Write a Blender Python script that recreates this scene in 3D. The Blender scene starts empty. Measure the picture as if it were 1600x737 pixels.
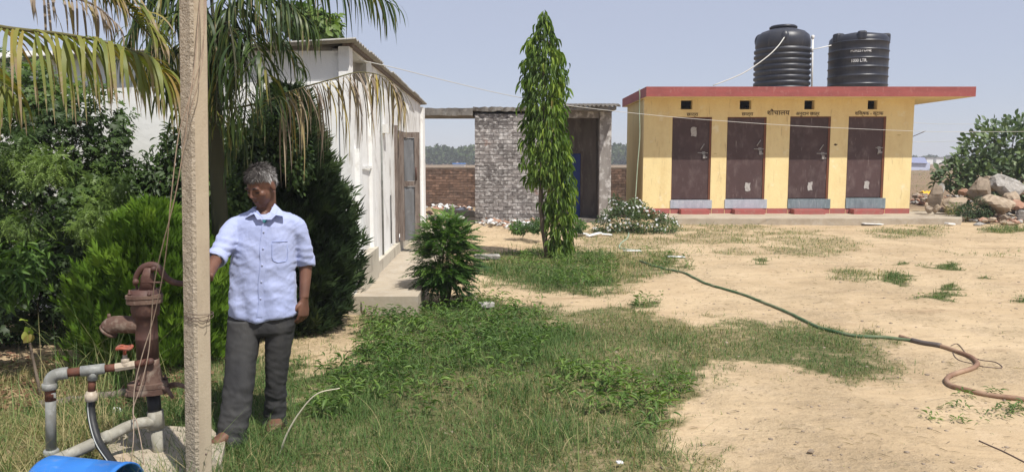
import bpy, bmesh, math, random
import numpy as np
from mathutils import Vector, Matrix, Euler
from mathutils import noise as mnoise

random.seed(7)
RNG = np.random.default_rng(11)
scene = bpy.context.scene
COL = scene.collection

# ------------------------------------------------------------------ camera
F_PX, CAM_Z = 1200.0, 1.6
PITCH = math.atan((368.5 - 250.0) / F_PX)
cam_data = bpy.data.cameras.new("camera")
cam_data.sensor_width = 36.0
cam_data.lens = 36.0 * F_PX / 1600.0
cam_data.clip_start = 0.05
cam_data.clip_end = 6000
cam = bpy.data.objects.new("camera", cam_data)
COL.objects.link(cam)
cam.location = (0, 0, CAM_Z)
cam.rotation_euler = (math.pi / 2 - PITCH, 0, 0)
scene.camera = cam

# ------------------------------------------------------------------ light
SUN_EL, SUN_AZ = math.radians(59), math.radians(38)      # behind the camera, to the right
world = bpy.data.worlds.new("World")
scene.world = world
world.use_nodes = True
wn = world.node_tree
wn.nodes.clear()
w_out = wn.nodes.new("ShaderNodeOutputWorld")
w_bg = wn.nodes.new("ShaderNodeBackground")
w_sky = wn.nodes.new("ShaderNodeTexSky")
w_sky.sky_type = 'NISHITA'
w_sky.sun_disc = False
w_sky.sun_elevation = SUN_EL
w_sky.sun_rotation = math.pi - SUN_AZ
w_sky.altitude = 800
w_sky.air_density = 1.0
w_sky.dust_density = 0.5
w_sky.ozone_density = 1.0
w_bg.inputs["Strength"].default_value = 0.1
w_mix = wn.nodes.new("ShaderNodeMix")                     # a pale even haze veils the whole sky
w_mix.data_type = 'RGBA'
w_mix.inputs[0].default_value = 0.74
w_mix.inputs[7].default_value = (5.05, 5.3, 6.55, 1.0)
wn.links.new(w_sky.outputs[0], w_mix.inputs[6])
wn.links.new(w_mix.outputs[2], w_bg.inputs["Color"])
wn.links.new(w_bg.outputs[0], w_out.inputs["Surface"])

sun_d = bpy.data.lights.new("sun", 'SUN')
sun_d.energy = 5.0
sun_d.angle = math.radians(0.5)
sun_d.color = (1.0, 0.955, 0.88)
sun = bpy.data.objects.new("sun", sun_d)
COL.objects.link(sun)
SUN_DIR = Vector((math.sin(SUN_AZ) * math.cos(SUN_EL), -math.cos(SUN_AZ) * math.cos(SUN_EL), math.sin(SUN_EL)))
sun.rotation_euler = SUN_DIR.to_track_quat('Z', 'Y').to_euler()
sun.location = (6, -10, 20)
scene.view_settings.view_transform = 'Standard'
scene.view_settings.look = 'None'
scene.view_settings.exposure = 0.15
scene.view_settings.gamma = 1.0
HAZE = 0.0011

# ------------------------------------------------------------------ geometry helpers
SP, CP = math.sin(PITCH), math.cos(PITCH)

def P(u, v, Y):
    """world point at distance Y along the ground seen at photo position (u, v)"""
    xc, yc = (u - 800.0) / F_PX, -(v - 368.5) / F_PX
    d = (xc, CP + yc * SP, yc * CP - SP)
    s = Y / d[1]
    return np.array([d[0] * s, Y, CAM_Z + d[2] * s])

def G(u, v, z=0.0):
    xc, yc = (u - 800.0) / F_PX, -(v - 368.5) / F_PX
    d = (xc, CP + yc * SP, yc * CP - SP)
    s = (z - CAM_Z) / d[2]
    return np.array([d[0] * s, d[1] * s, z])

def proj(p):
    p = np.asarray(p, dtype=float)
    x, y, z = p[..., 0], p[..., 1], p[..., 2] - CAM_Z
    dep = np.maximum(y * CP - z * SP, 0.05)
    up = y * SP + z * CP
    return 800 + F_PX * x / dep, 368.5 - F_PX * up / dep

def hash2(ix, iy, seed):
    n = (ix.astype(np.int64) * 374761393 + iy.astype(np.int64) * 668265263 + seed * 1442695041) & 0xffffffff
    n = ((n ^ (n >> 13)) * 1274126177) & 0xffffffff
    return ((n ^ (n >> 16)) & 0xffff) / 65535.0

def vnoise(x, y, seed=0):
    x, y = np.asarray(x, float), np.asarray(y, float)
    ix, iy = np.floor(x), np.floor(y)
    fx, fy = x - ix, y - iy
    fx, fy = fx * fx * (3 - 2 * fx), fy * fy * (3 - 2 * fy)
    a, b = hash2(ix, iy, seed), hash2(ix + 1, iy, seed)
    c, d = hash2(ix, iy + 1, seed), hash2(ix + 1, iy + 1, seed)
    return (a * (1 - fx) + b * fx) * (1 - fy) + (c * (1 - fx) + d * fx) * fy

def fbm(x, y, seed=0, o=3):
    t, a, s = 0, 1.0, 0
    for k in range(o):
        t = t + a * vnoise(x * 2 ** k, y * 2 ** k, seed + k * 17)
        s += a
        a *= 0.5
    return t / s

def gz(x, y):
    """height of the ground"""
    x, y = np.asarray(x, float), np.asarray(y, float)
    fade = np.clip((40 - np.abs(y - 10)) / 15, 0, 1)
    return fade * (0.05 * (fbm(x * 0.7, y * 0.7, 3, 2) - 0.5) + 0.022 * (fbm(x * 4, y * 4, 5, 2) - 0.5)) - 0.005

WLOC = {}

def wl(o):
    return WLOC.get(o.name, Vector((0, 0, 0))) if o else Vector((0, 0, 0))

def thing(name, label, cat, loc, group=None):
    o = bpy.data.objects.new(name, None)
    COL.objects.link(o)
    o.empty_display_size = 0.1
    o.location = Vector([float(c) for c in loc])
    WLOC[o.name] = Vector(o.location)
    tag(o, label, cat, group)
    return o

def tag(o, label=None, cat=None, group=None, kind=None):
    if label: o['label'] = label
    if cat: o['category'] = cat
    if group: o['group'] = group
    if kind: o['kind'] = kind
    return o

def link(name, me, parent=None, loc=None):
    o = bpy.data.objects.new(name, me)
    COL.objects.link(o)
    if parent is not None:
        o.parent = parent
        WLOC[o.name] = wl(parent)
    elif loc is not None:
        o.location = loc
        WLOC[o.name] = Vector(loc)
    return o

def mesh_np(name, V, F, mat, parent=None, var=None, smooth=True, loc=None, extra=None):
    """V (n,3) world coords, F (m,k) index array"""
    V = np.asarray(V, dtype=np.float32)
    F = np.asarray(F, dtype=np.int32)
    off = wl(parent) if parent is not None else (Vector(loc) if loc is not None else Vector((0, 0, 0)))
    V = V - np.array(off, dtype=np.float32)
    me = bpy.data.meshes.new(name)
    me.vertices.add(len(V)); me.vertices.foreach_set("co", V.ravel())
    k = F.shape[1]
    me.loops.add(F.size); me.loops.foreach_set("vertex_index", F.ravel())
    me.polygons.add(len(F))
    me.polygons.foreach_set("loop_start", np.arange(0, F.size, k, dtype=np.int32))
    me.polygons.foreach_set("loop_total", np.full(len(F), k, dtype=np.int32))
    me.polygons.foreach_set("use_smooth", np.full(len(F), smooth, dtype=bool))
    if var is not None:
        me.attributes.new("var", 'FLOAT', 'POINT').data.foreach_set("value", np.asarray(var, dtype=np.float32))
    for kx, vx in (extra or {}).items():
        me.attributes.new(kx, 'FLOAT', 'POINT').data.foreach_set("value", np.asarray(vx, dtype=np.float32))
    me.update(calc_edges=True)
    if mat: me.materials.append(mat)
    return link(name, me, parent, loc)

class MB:
    """collects simple shapes in world coordinates, builds them as ONE mesh object"""
    def __init__(s):
        s.v, s.f, s.m, s.sm = [], [], [], []
    def add(s, vs, fs, mi=0, smooth=False):
        b = len(s.v)
        s.v += [tuple(float(c) for c in p) for p in vs]
        for f in fs:
            s.f.append([b + i for i in f]); s.m.append(mi); s.sm.append(smooth)
        return s
    def box(s, c, size, rz=0.0, mi=0, R=None, taper=1.0):
        hx, hy, hz = size[0] / 2, size[1] / 2, size[2] / 2
        M = R if R is not None else Matrix.Rotation(rz, 3, 'Z')
        vs = []
        for z in (-1, 1):
            t = taper if z > 0 else 1.0
            for x, y in ((-1, -1), (1, -1), (1, 1), (-1, 1)):
                vs.append(Vector(c) + M @ Vector((x * hx * t, y * hy * t, z * hz)))
        return s.add(vs, [(3, 2, 1, 0), (4, 5, 6, 7), (0, 1, 5, 4), (1, 2, 6, 5), (2, 3, 7, 6), (3, 0, 4, 7)], mi)
    def span(s, a, b, mi=0):
        a, b = np.minimum(a, b), np.maximum(a, b)
        return s.box((a + b) / 2, b - a, 0, mi)
    def bevbox(s, c, size, bev, rz=0.0, mi=0, R=None):
        """box with all edges chamfered"""
        M = R if R is not None else Matrix.Rotation(rz, 3, 'Z')
        h = [size[i] / 2 for i in range(3)]
        bm = bmesh.new()
        bmesh.ops.create_cube(bm, size=1)
        for v in bm.verts:
            v.co = Vector((v.co.x * size[0], v.co.y * size[1], v.co.z * size[2]))
        bmesh.ops.bevel(bm, geom=bm.edges[:], offset=bev, segments=2, affect='EDGES', profile=0.5)
        s.add([Vector(c) + M @ v.co for v in bm.verts], [[v.index for v in f.verts] for f in bm.faces], mi, False)
        bm.free()
        return s
    def tube(s, pts, r, n=10, mi=0, caps=True, smooth=True, flat=1.0):
        pts = [Vector([float(c) for c in p]) for p in pts]
        m = len(pts)
        rs = list(r) if hasattr(r, '__len__') else [r] * m
        vs, fs = [], []
        ref = None
        for i, p in enumerate(pts):
            t = (pts[min(i + 1, m - 1)] - pts[max(i - 1, 0)])
            t = t.normalized() if t.length > 1e-9 else Vector((0, 0, 1))
            if ref is None:
                ref = Vector((0, 0, 1)) if abs(t.z) < 0.9 else Vector((1, 0, 0))
            x = ref - t * ref.dot(t)
            x = x.normalized() if x.length > 1e-6 else t.orthogonal().normalized()
            y = t.cross(x); ref = x
            for k in range(n):
                a = 2 * math.pi * k / n
                vs.append(p + x * math.cos(a) * rs[i] + y * math.sin(a) * rs[i] * flat)
        for i in range(m - 1):
            for k in range(n):
                k2 = (k + 1) % n
                fs.append((i * n + k, i * n + k2, (i + 1) * n + k2, (i + 1) * n + k))
        if caps:
            fs.append(tuple(range(n - 1, -1, -1)))
            fs.append(tuple((m - 1) * n + k for k in range(n)))
        return s.add(vs, fs, mi, smooth)
    def loft(s, rings, n=24, mi=0, power=2.0, smooth=True, caps=True):
        """rings: (centre, half-width vector, half-depth vector)"""
        vs, fs = [], []
        for c, ax, ay in rings:
            c, ax, ay = Vector(list(map(float, c))), Vector(list(map(float, ax))), Vector(list(map(float, ay)))
            for k in range(n):
                a = 2 * math.pi * k / n
                ca, sa = math.cos(a), math.sin(a)
                ca = math.copysign(abs(ca) ** (2 / power), ca); sa = math.copysign(abs(sa) ** (2 / power), sa)
                vs.append(c + ax * ca + ay * sa)
        m = len(rings)
        for i in range(m - 1):
            for k in range(n):
                k2 = (k + 1) % n
                fs.append((i * n + k, i * n + k2, (i + 1) * n + k2, (i + 1) * n + k))
        if caps:
            fs.append(tuple(range(n - 1, -1, -1))); fs.append(tuple((m - 1) * n + k for k in range(n)))
        return s.add(vs, fs, mi, smooth)
    def ball(s, c, r, R=None, n=14, m=9, mi=0):
        r = r if hasattr(r, '__len__') else (r, r, r)
        R = R if R is not None else Matrix.Identity(3)
        vs, fs = [], []
        for i in range(m + 1):
            th = math.pi * i / m
            th = min(max(th, 0.02), math.pi - 0.02)
            for k in range(n):
                a = 2 * math.pi * k / n
                vs.append(Vector(list(map(float, c))) + R @ Vector((r[0] * math.sin(th) * math.cos(a), r[1] * math.sin(th) * math.sin(a), -r[2] * math.cos(th))))
        for i in range(m):
            for k in range(n):
                k2 = (k + 1) % n
                fs.append((i * n + k, i * n + k2, (i + 1) * n + k2, (i + 1) * n + k))
        fs.append(tuple(range(n - 1, -1, -1))); fs.append(tuple(m * n + k for k in range(n)))
        return s.add(vs, fs, mi, True)
    def lathe(s, prof, c, n=40, mi=0, R=None, smooth=True):
        """prof: list of (radius, height)"""
        R = R if R is not None else Matrix.Identity(3)
        vs, fs = [], []
        for r, h in prof:
            for k in range(n):
                a = 2 * math.pi * k / n
                vs.append(Vector(list(map(float, c))) + R @ Vector((max(r, 0.0005) * math.cos(a), max(r, 0.0005) * math.sin(a), h)))
        m = len(prof)
        for i in range(m - 1):
            for k in range(n):
                k2 = (k + 1) % n
                fs.append((i * n + k, i * n + k2, (i + 1) * n + k2, (i + 1) * n + k))
        fs.append(tuple(range(n - 1, -1, -1))); fs.append(tuple((m - 1) * n + k for k in range(n)))
        return s.add(vs, fs, mi, smooth)
    def mesh(s, name, mats, off=Vector((0, 0, 0))):
        me = bpy.data.meshes.new(name)
        me.from_pydata([(v[0] - off[0], v[1] - off[1], v[2] - off[2]) for v in s.v], [], s.f)
        for m in (mats if isinstance(mats, (list, tuple)) else [mats]):
            if m: me.materials.append(m)
        me.polygons.foreach_set("material_index", s.m)
        me.polygons.foreach_set("use_smooth", s.sm)
        me.update()
        return me
    def build(s, name, mats, parent=None, loc=None):
        off = wl(parent) if parent is not None else (Vector(list(map(float, loc))) if loc is not None else Vector((0, 0, 0)))
        return link(name, s.mesh(name, mats, off), parent, Vector(list(map(float, loc))) if loc is not None and parent is None else None)

def curve(pts, n=40):
    """Catmull-Rom through points"""
    pts = [np.asarray(p, float) for p in pts]
    pts = [2 * pts[0] - pts[1]] + pts + [2 * pts[-1] - pts[-2]]
    out, m = [], len(pts) - 3
    for i in range(n + 1):
        t = i / n * m
        k = min(int(t), m - 1); t -= k
        a, b, c, d = pts[k:k + 4]
        out.append(0.5 * ((2 * b) + (-a + c) * t + (2 * a - 5 * b + 4 * c - d) * t ** 2 + (-a + 3 * b - 3 * c + d) * t ** 3))
    return out

def holed_wall(mb, o, ux, L, H, t, holes, z0=0.0, mi=0, mi_rev=0):
    """wall panel from o along ux (unit), thickness t to the back (left-hand normal ux x -z ...), with reveals"""
    ux = Vector(ux); un = Vector((-ux.y, ux.x, 0))      # towards the inside
    o = Vector(list(map(float, o)))
    xs = sorted({0.0, L} | {h[0] for h in holes} | {h[1] for h in holes})
    zs = sorted({0.0, H} | {h[2] for h in holes} | {h[3] for h in holes})
    def pt(a, z, d): return o + ux * a + un * d + Vector((0, 0, z0 + z))
    for i in range(len(xs) - 1):
        for j in range(len(zs) - 1):
            cx, cz = (xs[i] + xs[i + 1]) / 2, (zs[j] + zs[j + 1]) / 2
            if any(h[0] < cx < h[1] and h[2] < cz < h[3] for h in holes): continue
            a, b, c, d = xs[i], xs[i + 1], zs[j], zs[j + 1]
            mb.add([pt(a, c, 0), pt(b, c, 0), pt(b, d, 0), pt(a, d, 0)], [(0, 1, 2, 3)], mi)
            mb.add([pt(a, c, t), pt(b, c, t), pt(b, d, t), pt(a, d, t)], [(3, 2, 1, 0)], mi)
    for a, b, c, d in list(holes):
        mb.add([pt(a, c, 0), pt(a, c, t), pt(a, d, t), pt(a, d, 0)], [(0, 1, 2, 3)], mi_rev)
        mb.add([pt(b, c, 0), pt(b, c, t), pt(b, d, t), pt(b, d, 0)], [(3, 2, 1, 0)], mi_rev)
        mb.add([pt(a, d, 0), pt(b, d, 0), pt(b, d, t), pt(a, d, t)], [(3, 2, 1, 0)], mi_rev)
        mb.add([pt(a, c, 0), pt(b, c, 0), pt(b, c, t), pt(a, c, t)], [(0, 1, 2, 3)], mi_rev)
    mb.add([pt(0, 0, 0), pt(0, 0, t), pt(0, H, t), pt(0, H, 0)], [(3, 2, 1, 0)], mi)
    mb.add([pt(L, 0, 0), pt(L, 0, t), pt(L, H, t), pt(L, H, 0)], [(0, 1, 2, 3)], mi)
    mb.add([pt(0, H, 0), pt(L, H, 0), pt(L, H, t), pt(0, H, t)], [(0, 1, 2, 3)], mi)
    return mb

# ------------------------------------------------------------------ materials
def nd(nt, kind, **kw):
    n = nt.nodes.new(kind)
    for k, v in kw.items():
        if k in n.inputs: n.inputs[k].default_value = v
        else: setattr(n, k, v)
    return n

def base_mat(name, rough=0.7, spec=0.3):
    m = bpy.data.materials.new(name)
    m.use_nodes = True
    nt = m.node_tree
    b = nt.nodes["Principled BSDF"]
    b.inputs["Roughness"].default_value = rough
    b.inputs["Specular IOR Level"].default_value = spec
    return m, nt, b

def c4(c): return (c[0], c[1], c[2], 1.0)

def mapped(nt, scale=(1, 1, 1), world_pos=False):
    if world_pos:
        src = nd(nt, "ShaderNodeNewGeometry").outputs["Position"]
    else:
        src = nd(nt, "ShaderNodeTexCoord").outputs["Object"]
    mp = nd(nt, "ShaderNodeMapping")
    mp.inputs["Scale"].default_value = scale
    nt.links.new(src, mp.inputs["Vector"])
    return mp.outputs[0]

def noise_fac(nt, vec, scale, detail=4, rough=0.55, lo=0.35, hi=0.65):
    n = nd(nt, "ShaderNodeTexNoise")
    n.inputs["Scale"].default_value = scale
    n.inputs["Detail"].default_value = detail
    n.inputs["Roughness"].default_value = rough
    nt.links.new(vec, n.inputs["Vector"])
    r = nd(nt, "ShaderNodeMapRange")
    r.inputs["From Min"].default_value = lo
    r.inputs["From Max"].default_value = hi
    nt.links.new(n.outputs["Fac"], r.inputs["Value"])
    return r.outputs[0]

def mix(nt, fac, a, b, mode='MIX'):
    m = nd(nt, "ShaderNodeMix")
    m.data_type = 'RGBA'; m.blend_type = mode
    for val, idx in ((fac, 0), (a, 6), (b, 7)):
        if hasattr(val, 'node') or isinstance(val, bpy.types.NodeSocket): nt.links.new(val, m.inputs[idx])
        elif idx == 0: m.inputs[0].default_value = val
        else: m.inputs[idx].default_value = c4(val)
    return m.outputs[2]

def mathn(nt, op, a, b=None, clamp=False):
    m = nd(nt, "ShaderNodeMath", operation=op)
    m.use_clamp = clamp
    for i, val in enumerate((a, b)):
        if val is None: continue
        if isinstance(val, bpy.types.NodeSocket): nt.links.new(val, m.inputs[i])
        else: m.inputs[i].default_value = val
    return m.outputs[0]

def bump(nt, b, height, strength=0.3, dist=0.01):
    bp = nd(nt, "ShaderNodeBump")
    bp.inputs["Strength"].default_value = strength
    bp.inputs["Distance"].default_value = dist
    nt.links.new(height, bp.inputs["Height"])
    nt.links.new(bp.outputs[0], b.inputs["Normal"])

def surf(name, layers, rough=0.8, spec=0.25, bumps=None, world_pos=True, rand=0.0):
    """layers: first colour, then (colour, scale, lo, hi, stretch, amount) laid over through noise"""
    m, nt, b = base_mat(name, rough, spec)
    col = layers[0]
    for (c, sc, lo, hi, st, amt) in layers[1:]:
        f = noise_fac(nt, mapped(nt, st, world_pos), sc, 5, 0.6, lo, hi)
        f = mathn(nt, 'MULTIPLY', f, amt, True)
        col = mix(nt, f, col, c)
    if rand:
        oi = nd(nt, "ShaderNodeObjectInfo")
        r = nd(nt, "ShaderNodeMapRange")
        r.inputs["To Min"].default_value = 1 - rand; r.inputs["To Max"].default_value = 1 + rand
        nt.links.new(oi.outputs["Random"], r.inputs["Value"])
        cc = nd(nt, "ShaderNodeCombineColor")
        for i in range(3): nt.links.new(r.outputs[0], cc.inputs[i])
        col = mix(nt, 1.0, col, cc.outputs[0], 'MULTIPLY')
    if isinstance(col, bpy.types.NodeSocket): nt.links.new(col, b.inputs["Base Color"])
    else: b.inputs["Base Color"].default_value = c4(col)
    if bumps:
        h = None
        for sc, amt in bumps:
            n = nd(nt, "ShaderNodeTexNoise")
            n.inputs["Scale"].default_value = sc; n.inputs["Detail"].default_value = 6
            nt.links.new(mapped(nt, (1, 1, 1), world_pos), n.inputs["Vector"])
            x = mathn(nt, 'MULTIPLY', n.outputs["Fac"], amt)
            h = x if h is None else mathn(nt, 'ADD', h, x)
        bump(nt, b, h, 1.0, 1.0)
    return m

U_ = (1, 1, 1)
def leaf_mat(name, stops, rough=0.5, trans=0.3, spec=0.35, source='var', tips=None):
    m, nt, b = base_mat(name, rough, spec)
    if source == 'var':
        a = nd(nt, "ShaderNodeAttribute"); a.attribute_name = "var"
        fac = a.outputs["Fac"]
    else:
        fac = nd(nt, "ShaderNodeObjectInfo").outputs["Random"]
    r = nd(nt, "ShaderNodeValToRGB")
    e = r.color_ramp.elements
    e[0].position, e[0].color = stops[0][0], c4(stops[0][1])
    e[1].position, e[1].color = stops[-1][0], c4(stops[-1][1])
    for p, c in stops[1:-1]:
        x = e.new(p); x.color = c4(c)
    nt.links.new(fac, r.inputs[0])
    colr = r.outputs[0]
    if tips:
        at = nd(nt, "ShaderNodeAttribute"); at.attribute_name = "along"
        oi = nd(nt, "ShaderNodeObjectInfo")
        f = mathn(nt, 'ADD', at.outputs["Fac"], mathn(nt, 'MULTIPLY', mathn(nt, 'ADD', mathn(nt, 'SUBTRACT', noise_fac(nt, mapped(nt, U_, True), 30, 3, .6, .3, .7), .5), oi.outputs["Random"]), .35))
        mr = nd(nt, "ShaderNodeMapRange"); mr.inputs["From Min"].default_value = .85 if source == 'obj' and stops[0][1][0] > .1 else 1.0; mr.inputs["From Max"].default_value = mr.inputs["From Min"].default_value + .25
        nt.links.new(f, mr.inputs["Value"])
        colr = mix(nt, mr.outputs[0], colr, tips)
    nt.links.new(colr, b.inputs["Base Color"])
    t = nd(nt, "ShaderNodeBsdfTranslucent")
    tc = mix(nt, 1.0, colr, (1.3, 1.5, 0.6), 'MULTIPLY')
    nt.links.new(tc, t.inputs["Color"])
    ms = nd(nt, "ShaderNodeMixShader"); ms.inputs[0].default_value = trans
    out = nt.nodes["Material Output"]
    nt.links.new(b.outputs[0], ms.inputs[1]); nt.links.new(t.outputs[0], ms.inputs[2])
    nt.links.new(ms.outputs[0], out.inputs["Surface"])
    return m

M = {}
U = (1, 1, 1)
M['white_wall'] = surf("whitewash", [(0.82, 0.82, 0.805), ((0.50, 0.475, 0.44), 1.3, 0.46, 0.66, (1.7, 1.7, 0.4), 0.6), ((0.30, 0.265, 0.23), 2.4, 0.54, 0.67, (1.2, 1.2, 0.75), 0.75), ((0.25, 0.22, 0.19), 9, 0.63, 0.72, (1, 1, 0.6), 0.55), ((0.8, 0.8, 0.79), 6, 0.4, 0.6, U, 0.35)], 0.85, 0.2, [(9, 0.006), (60, 0.002)])
M['white_plain'] = surf("white_plaster", [(0.80, 0.80, 0.785), ((0.6, 0.58, 0.54), 1.6, 0.5, 0.75, (2, 2, 0.5), 0.5), ((0.42, 0.39, 0.35), 3.5, 0.6, 0.72, U, 0.5)], 0.85, 0.2, [(9, 0.005), (70, 0.0015)])
M['beige_plinth'] = surf("beige_plaster", [(0.5, 0.46, 0.38), ((0.3, 0.26, 0.21), 4, 0.5, 0.68, U, 0.7)], 0.9, 0.2, [(25, 0.004)])
M['concrete'] = surf("concrete", [(0.41, 0.35, 0.27), ((0.30, 0.25, 0.19), 2, 0.45, 0.65, U, 0.7), ((0.45, 0.41, 0.35), 9, 0.5, 0.7, U, 0.6)], 0.9, 0.2, [(20, 0.004), (120, 0.0012)])
M['old_concrete'] = surf("weathered_concrete", [(0.2, 0.185, 0.165), ((0.09, 0.08, 0.07), 2.2, 0.45, 0.62, U, 0.8), ((0.33, 0.31, 0.28), 8, 0.55, 0.7, U, 0.6)], 0.95, 0.15, [(15, 0.01), (90, 0.003)])
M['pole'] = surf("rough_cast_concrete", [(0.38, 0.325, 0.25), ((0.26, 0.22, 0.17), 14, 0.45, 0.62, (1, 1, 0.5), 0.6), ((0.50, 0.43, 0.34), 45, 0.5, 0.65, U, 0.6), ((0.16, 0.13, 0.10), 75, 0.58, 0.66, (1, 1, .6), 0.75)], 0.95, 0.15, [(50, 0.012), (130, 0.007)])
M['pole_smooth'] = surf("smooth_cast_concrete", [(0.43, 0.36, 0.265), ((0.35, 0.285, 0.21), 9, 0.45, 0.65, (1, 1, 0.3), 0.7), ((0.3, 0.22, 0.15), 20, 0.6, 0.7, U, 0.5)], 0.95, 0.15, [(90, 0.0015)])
M['yellow'] = surf("yellow_wall_paint", [(0.80, 0.65, 0.335), ((0.67, 0.50, 0.24), 1.3, 0.42, 0.7, (2, 2, 0.5), 0.6), ((0.82, 0.68, 0.36), 4, 0.45, 0.68, U, 0.6), ((0.42, 0.30, 0.16), 6, 0.62, 0.76, (2.2, 1, 0.35), 0.6), ((0.5, 0.42, 0.28), 30, 0.6, 0.72, U, 0.4), ((0.33, 0.24, 0.14), 11, 0.66, 0.74, (4, 1, 0.16), 0.6), ((0.86, 0.8, 0.62), 2.6, 0.6, 0.7, U, 0.5)], 0.75, 0.25, [(14, 0.004), (80, 0.001)])
M['olive'] = surf("dull_yellow", [(0.58, 0.45, 0.2), ((0.45, 0.36, 0.17), 1.5, 0.45, 0.7, (2, 2, 0.6), 0.6)], 0.8, 0.2, [(14, 0.004)])  # darker, duller yellow than the front wall
M['red_paint'] = surf("red_oxide_paint", [(0.32, 0.088, 0.08), ((0.22, 0.065, 0.06), 2, 0.42, 0.66, (1, 1, 3), 0.7), ((0.42, 0.21, 0.18), 14, 0.56, 0.72, (1, 1, .5), 0.55), ((0.5, 0.42, 0.38), 9, 0.68, 0.75, (2, 1, .3), 0.6)], 0.7, 0.25, [(30, 0.003)])
M['red_base'] = surf("red_plinth_paint", [(0.37, 0.11, 0.10), ((0.30, 0.14, 0.12), 6, 0.45, 0.65, U, 0.6), ((0.42, 0.27, 0.22), 12, 0.58, 0.72, U, 0.6)], 0.85, 0.2, [(40, 0.003)])
M['door_brown'] = surf("brown_door_sheet", [(0.078, 0.046, 0.045), ((0.055, 0.033, 0.033), 2, 0.4, 0.65, (1, 1, 0.5), 0.7), ((0.15, 0.11, 0.105), 3.2, 0.5, 0.72, (1.5, 1, 0.9), 0.65), ((0.26, 0.22, 0.205), 8, 0.62, 0.74, (2, 1, 0.4), 0.6), ((0.045, 0.028, 0.026), 14, 0.64, 0.72, (3, 1, 0.25), 0.7)], 0.55, 0.3, [(5, 0.008)], rand=0.16)
M['door_frame'] = surf("brown_frame_paint", [(0.17, 0.062, 0.03), ((0.1, 0.04, 0.025), 10, 0.45, 0.65, (1, 1, 0.2), 0.7)], 0.6, 0.3)
M['sill_blue'] = surf("blue_grey_sill", [(0.40, 0.425, 0.48), ((0.29, 0.32, 0.37), 5, 0.45, 0.65, (2, 1, 0.5), 0.6), ((0.55, 0.56, 0.58), 14, 0.55, 0.7, U, 0.6)], 0.8, 0.2, [(40, 0.002)])
M['sill_teal'] = surf("teal_grey_sill", [(0.2, 0.25, 0.275), ((0.13, 0.165, 0.185), 5, 0.45, 0.65, (2, 1, 0.5), 0.7), ((0.36, 0.4, 0.42), 14, 0.55, 0.7, (2, 1, .5), 0.6)], 0.8, 0.2, [(40, 0.002)])
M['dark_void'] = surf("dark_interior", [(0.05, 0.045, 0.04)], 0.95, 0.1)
M['tank'] = surf("black_tank_plastic", [(0.022, 0.025, 0.038), ((0.05, 0.05, 0.055), 3, 0.45, 0.7, (1, 1, 0.5), 0.7), ((0.10, 0.095, 0.085), 6, 0.58, 0.75, (3, 3, 0.3), 0.5)], 0.42, 0.4)
M['white_pvc'] = surf("white_pvc", [(0.7, 0.7, 0.68), ((0.5, 0.48, 0.44), 6, 0.5, 0.7, (1, 1, 0.2), 0.6)], 0.45, 0.4)
M['steel'] = surf("bolt_steel", [(0.33, 0.32, 0.31), ((0.25, 0.2, 0.16), 30, 0.5, 0.65, U, 0.6)], 0.45, 0.5)
M['paper'] = surf("pale_paper", [(0.42, 0.40, 0.38), ((0.22, 0.19, 0.18), 25, 0.5, 0.65, U, 0.5)], 0.9, 0.2)
M['white_scrap'] = surf("white_scrap", [(0.75, 0.75, 0.74), ((0.55, 0.53, 0.5), 9, 0.5, 0.65, U, 0.5)], 0.8, 0.2)
M['ink'] = surf("dark_brown_lettering", [(0.06, 0.035, 0.025)], 0.9, 0.1)
M['white_ink'] = surf("white_lettering", [(0.75, 0.75, 0.75)], 0.8, 0.2)
M['hut_brick'] = surf("whitewashed_brick", [(0.22, 0.20, 0.19), ((0.10, 0.09, 0.086), 1.4, 0.45, 0.6, U, 0.75), ((0.23, 0.125, 0.09), 2.3, 0.64, 0.72, U, 0.6), ((0.55, 0.53, 0.51), 13, 0.5, 0.62, (0.7, 1, 1.1), 0.75), ((0.6, 0.58, 0.56), 2.2, 0.55, 0.68, U, 0.5)], 0.92, 0.15, [(30, 0.008), (120, 0.003)], rand=0.25)
M['hut_mortar'] = surf("grey_mortar", [(0.13, 0.12, 0.11), ((0.38, 0.36, 0.35), 5, 0.5, 0.62, U, 0.7)], 0.95, 0.1, [(40, 0.006)])
M['red_brick'] = surf("weathered_red_brick", [(0.18, 0.115, 0.085), ((0.10, 0.075, 0.062), 1.5, 0.42, 0.62, U, 0.7), ((0.32, 0.2, 0.14), 7, 0.52, 0.66, U, 0.7)], 0.95, 0.12, [(40, 0.006)], rand=0.35)
M['red_mortar'] = surf("mud_mortar", [(0.13, 0.1, 0.08), ((0.22, 0.17, 0.13), 8, 0.5, 0.65, U, 0.6)], 0.95, 0.1, [(40, 0.005)])
M['pillar_plaster'] = surf("stained_grey_plaster", [(0.3, 0.28, 0.26), ((0.16, 0.14, 0.13), 1.8, 0.42, 0.6, (1.5, 1.5, 0.5), 0.8), ((0.55, 0.53, 0.51), 7, 0.5, 0.63, U, 0.8)], 0.95, 0.12, [(30, 0.006)])
M['porch_plaster'] = surf("brown_grey_plaster", [(0.2, 0.17, 0.15), ((0.12, 0.1, 0.09), 2, 0.45, 0.62, (1.5, 1.5, 0.4), 0.8), ((0.3, 0.27, 0.24), 6, 0.55, 0.7, (1, 1, 0.4), 0.7)], 0.95, 0.12, [(30, 0.005)])
M['blue_door'] = surf("blue_door_paint", [(0.025, 0.07, 0.34), ((0.015, 0.045, 0.22), 3, 0.45, 0.65, (1, 1, 0.3), 0.7)], 0.5, 0.3)
M['grey_sheet'] = surf("grey_metal_sheet", [(0.15, 0.155, 0.165), ((0.11, 0.105, 0.10), 3, 0.5, 0.7, U, 0.7), ((0.26, 0.26, 0.27), 7, 0.55, 0.7, U, 0.5)], 0.55, 0.4, [(4, 0.006)])
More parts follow.
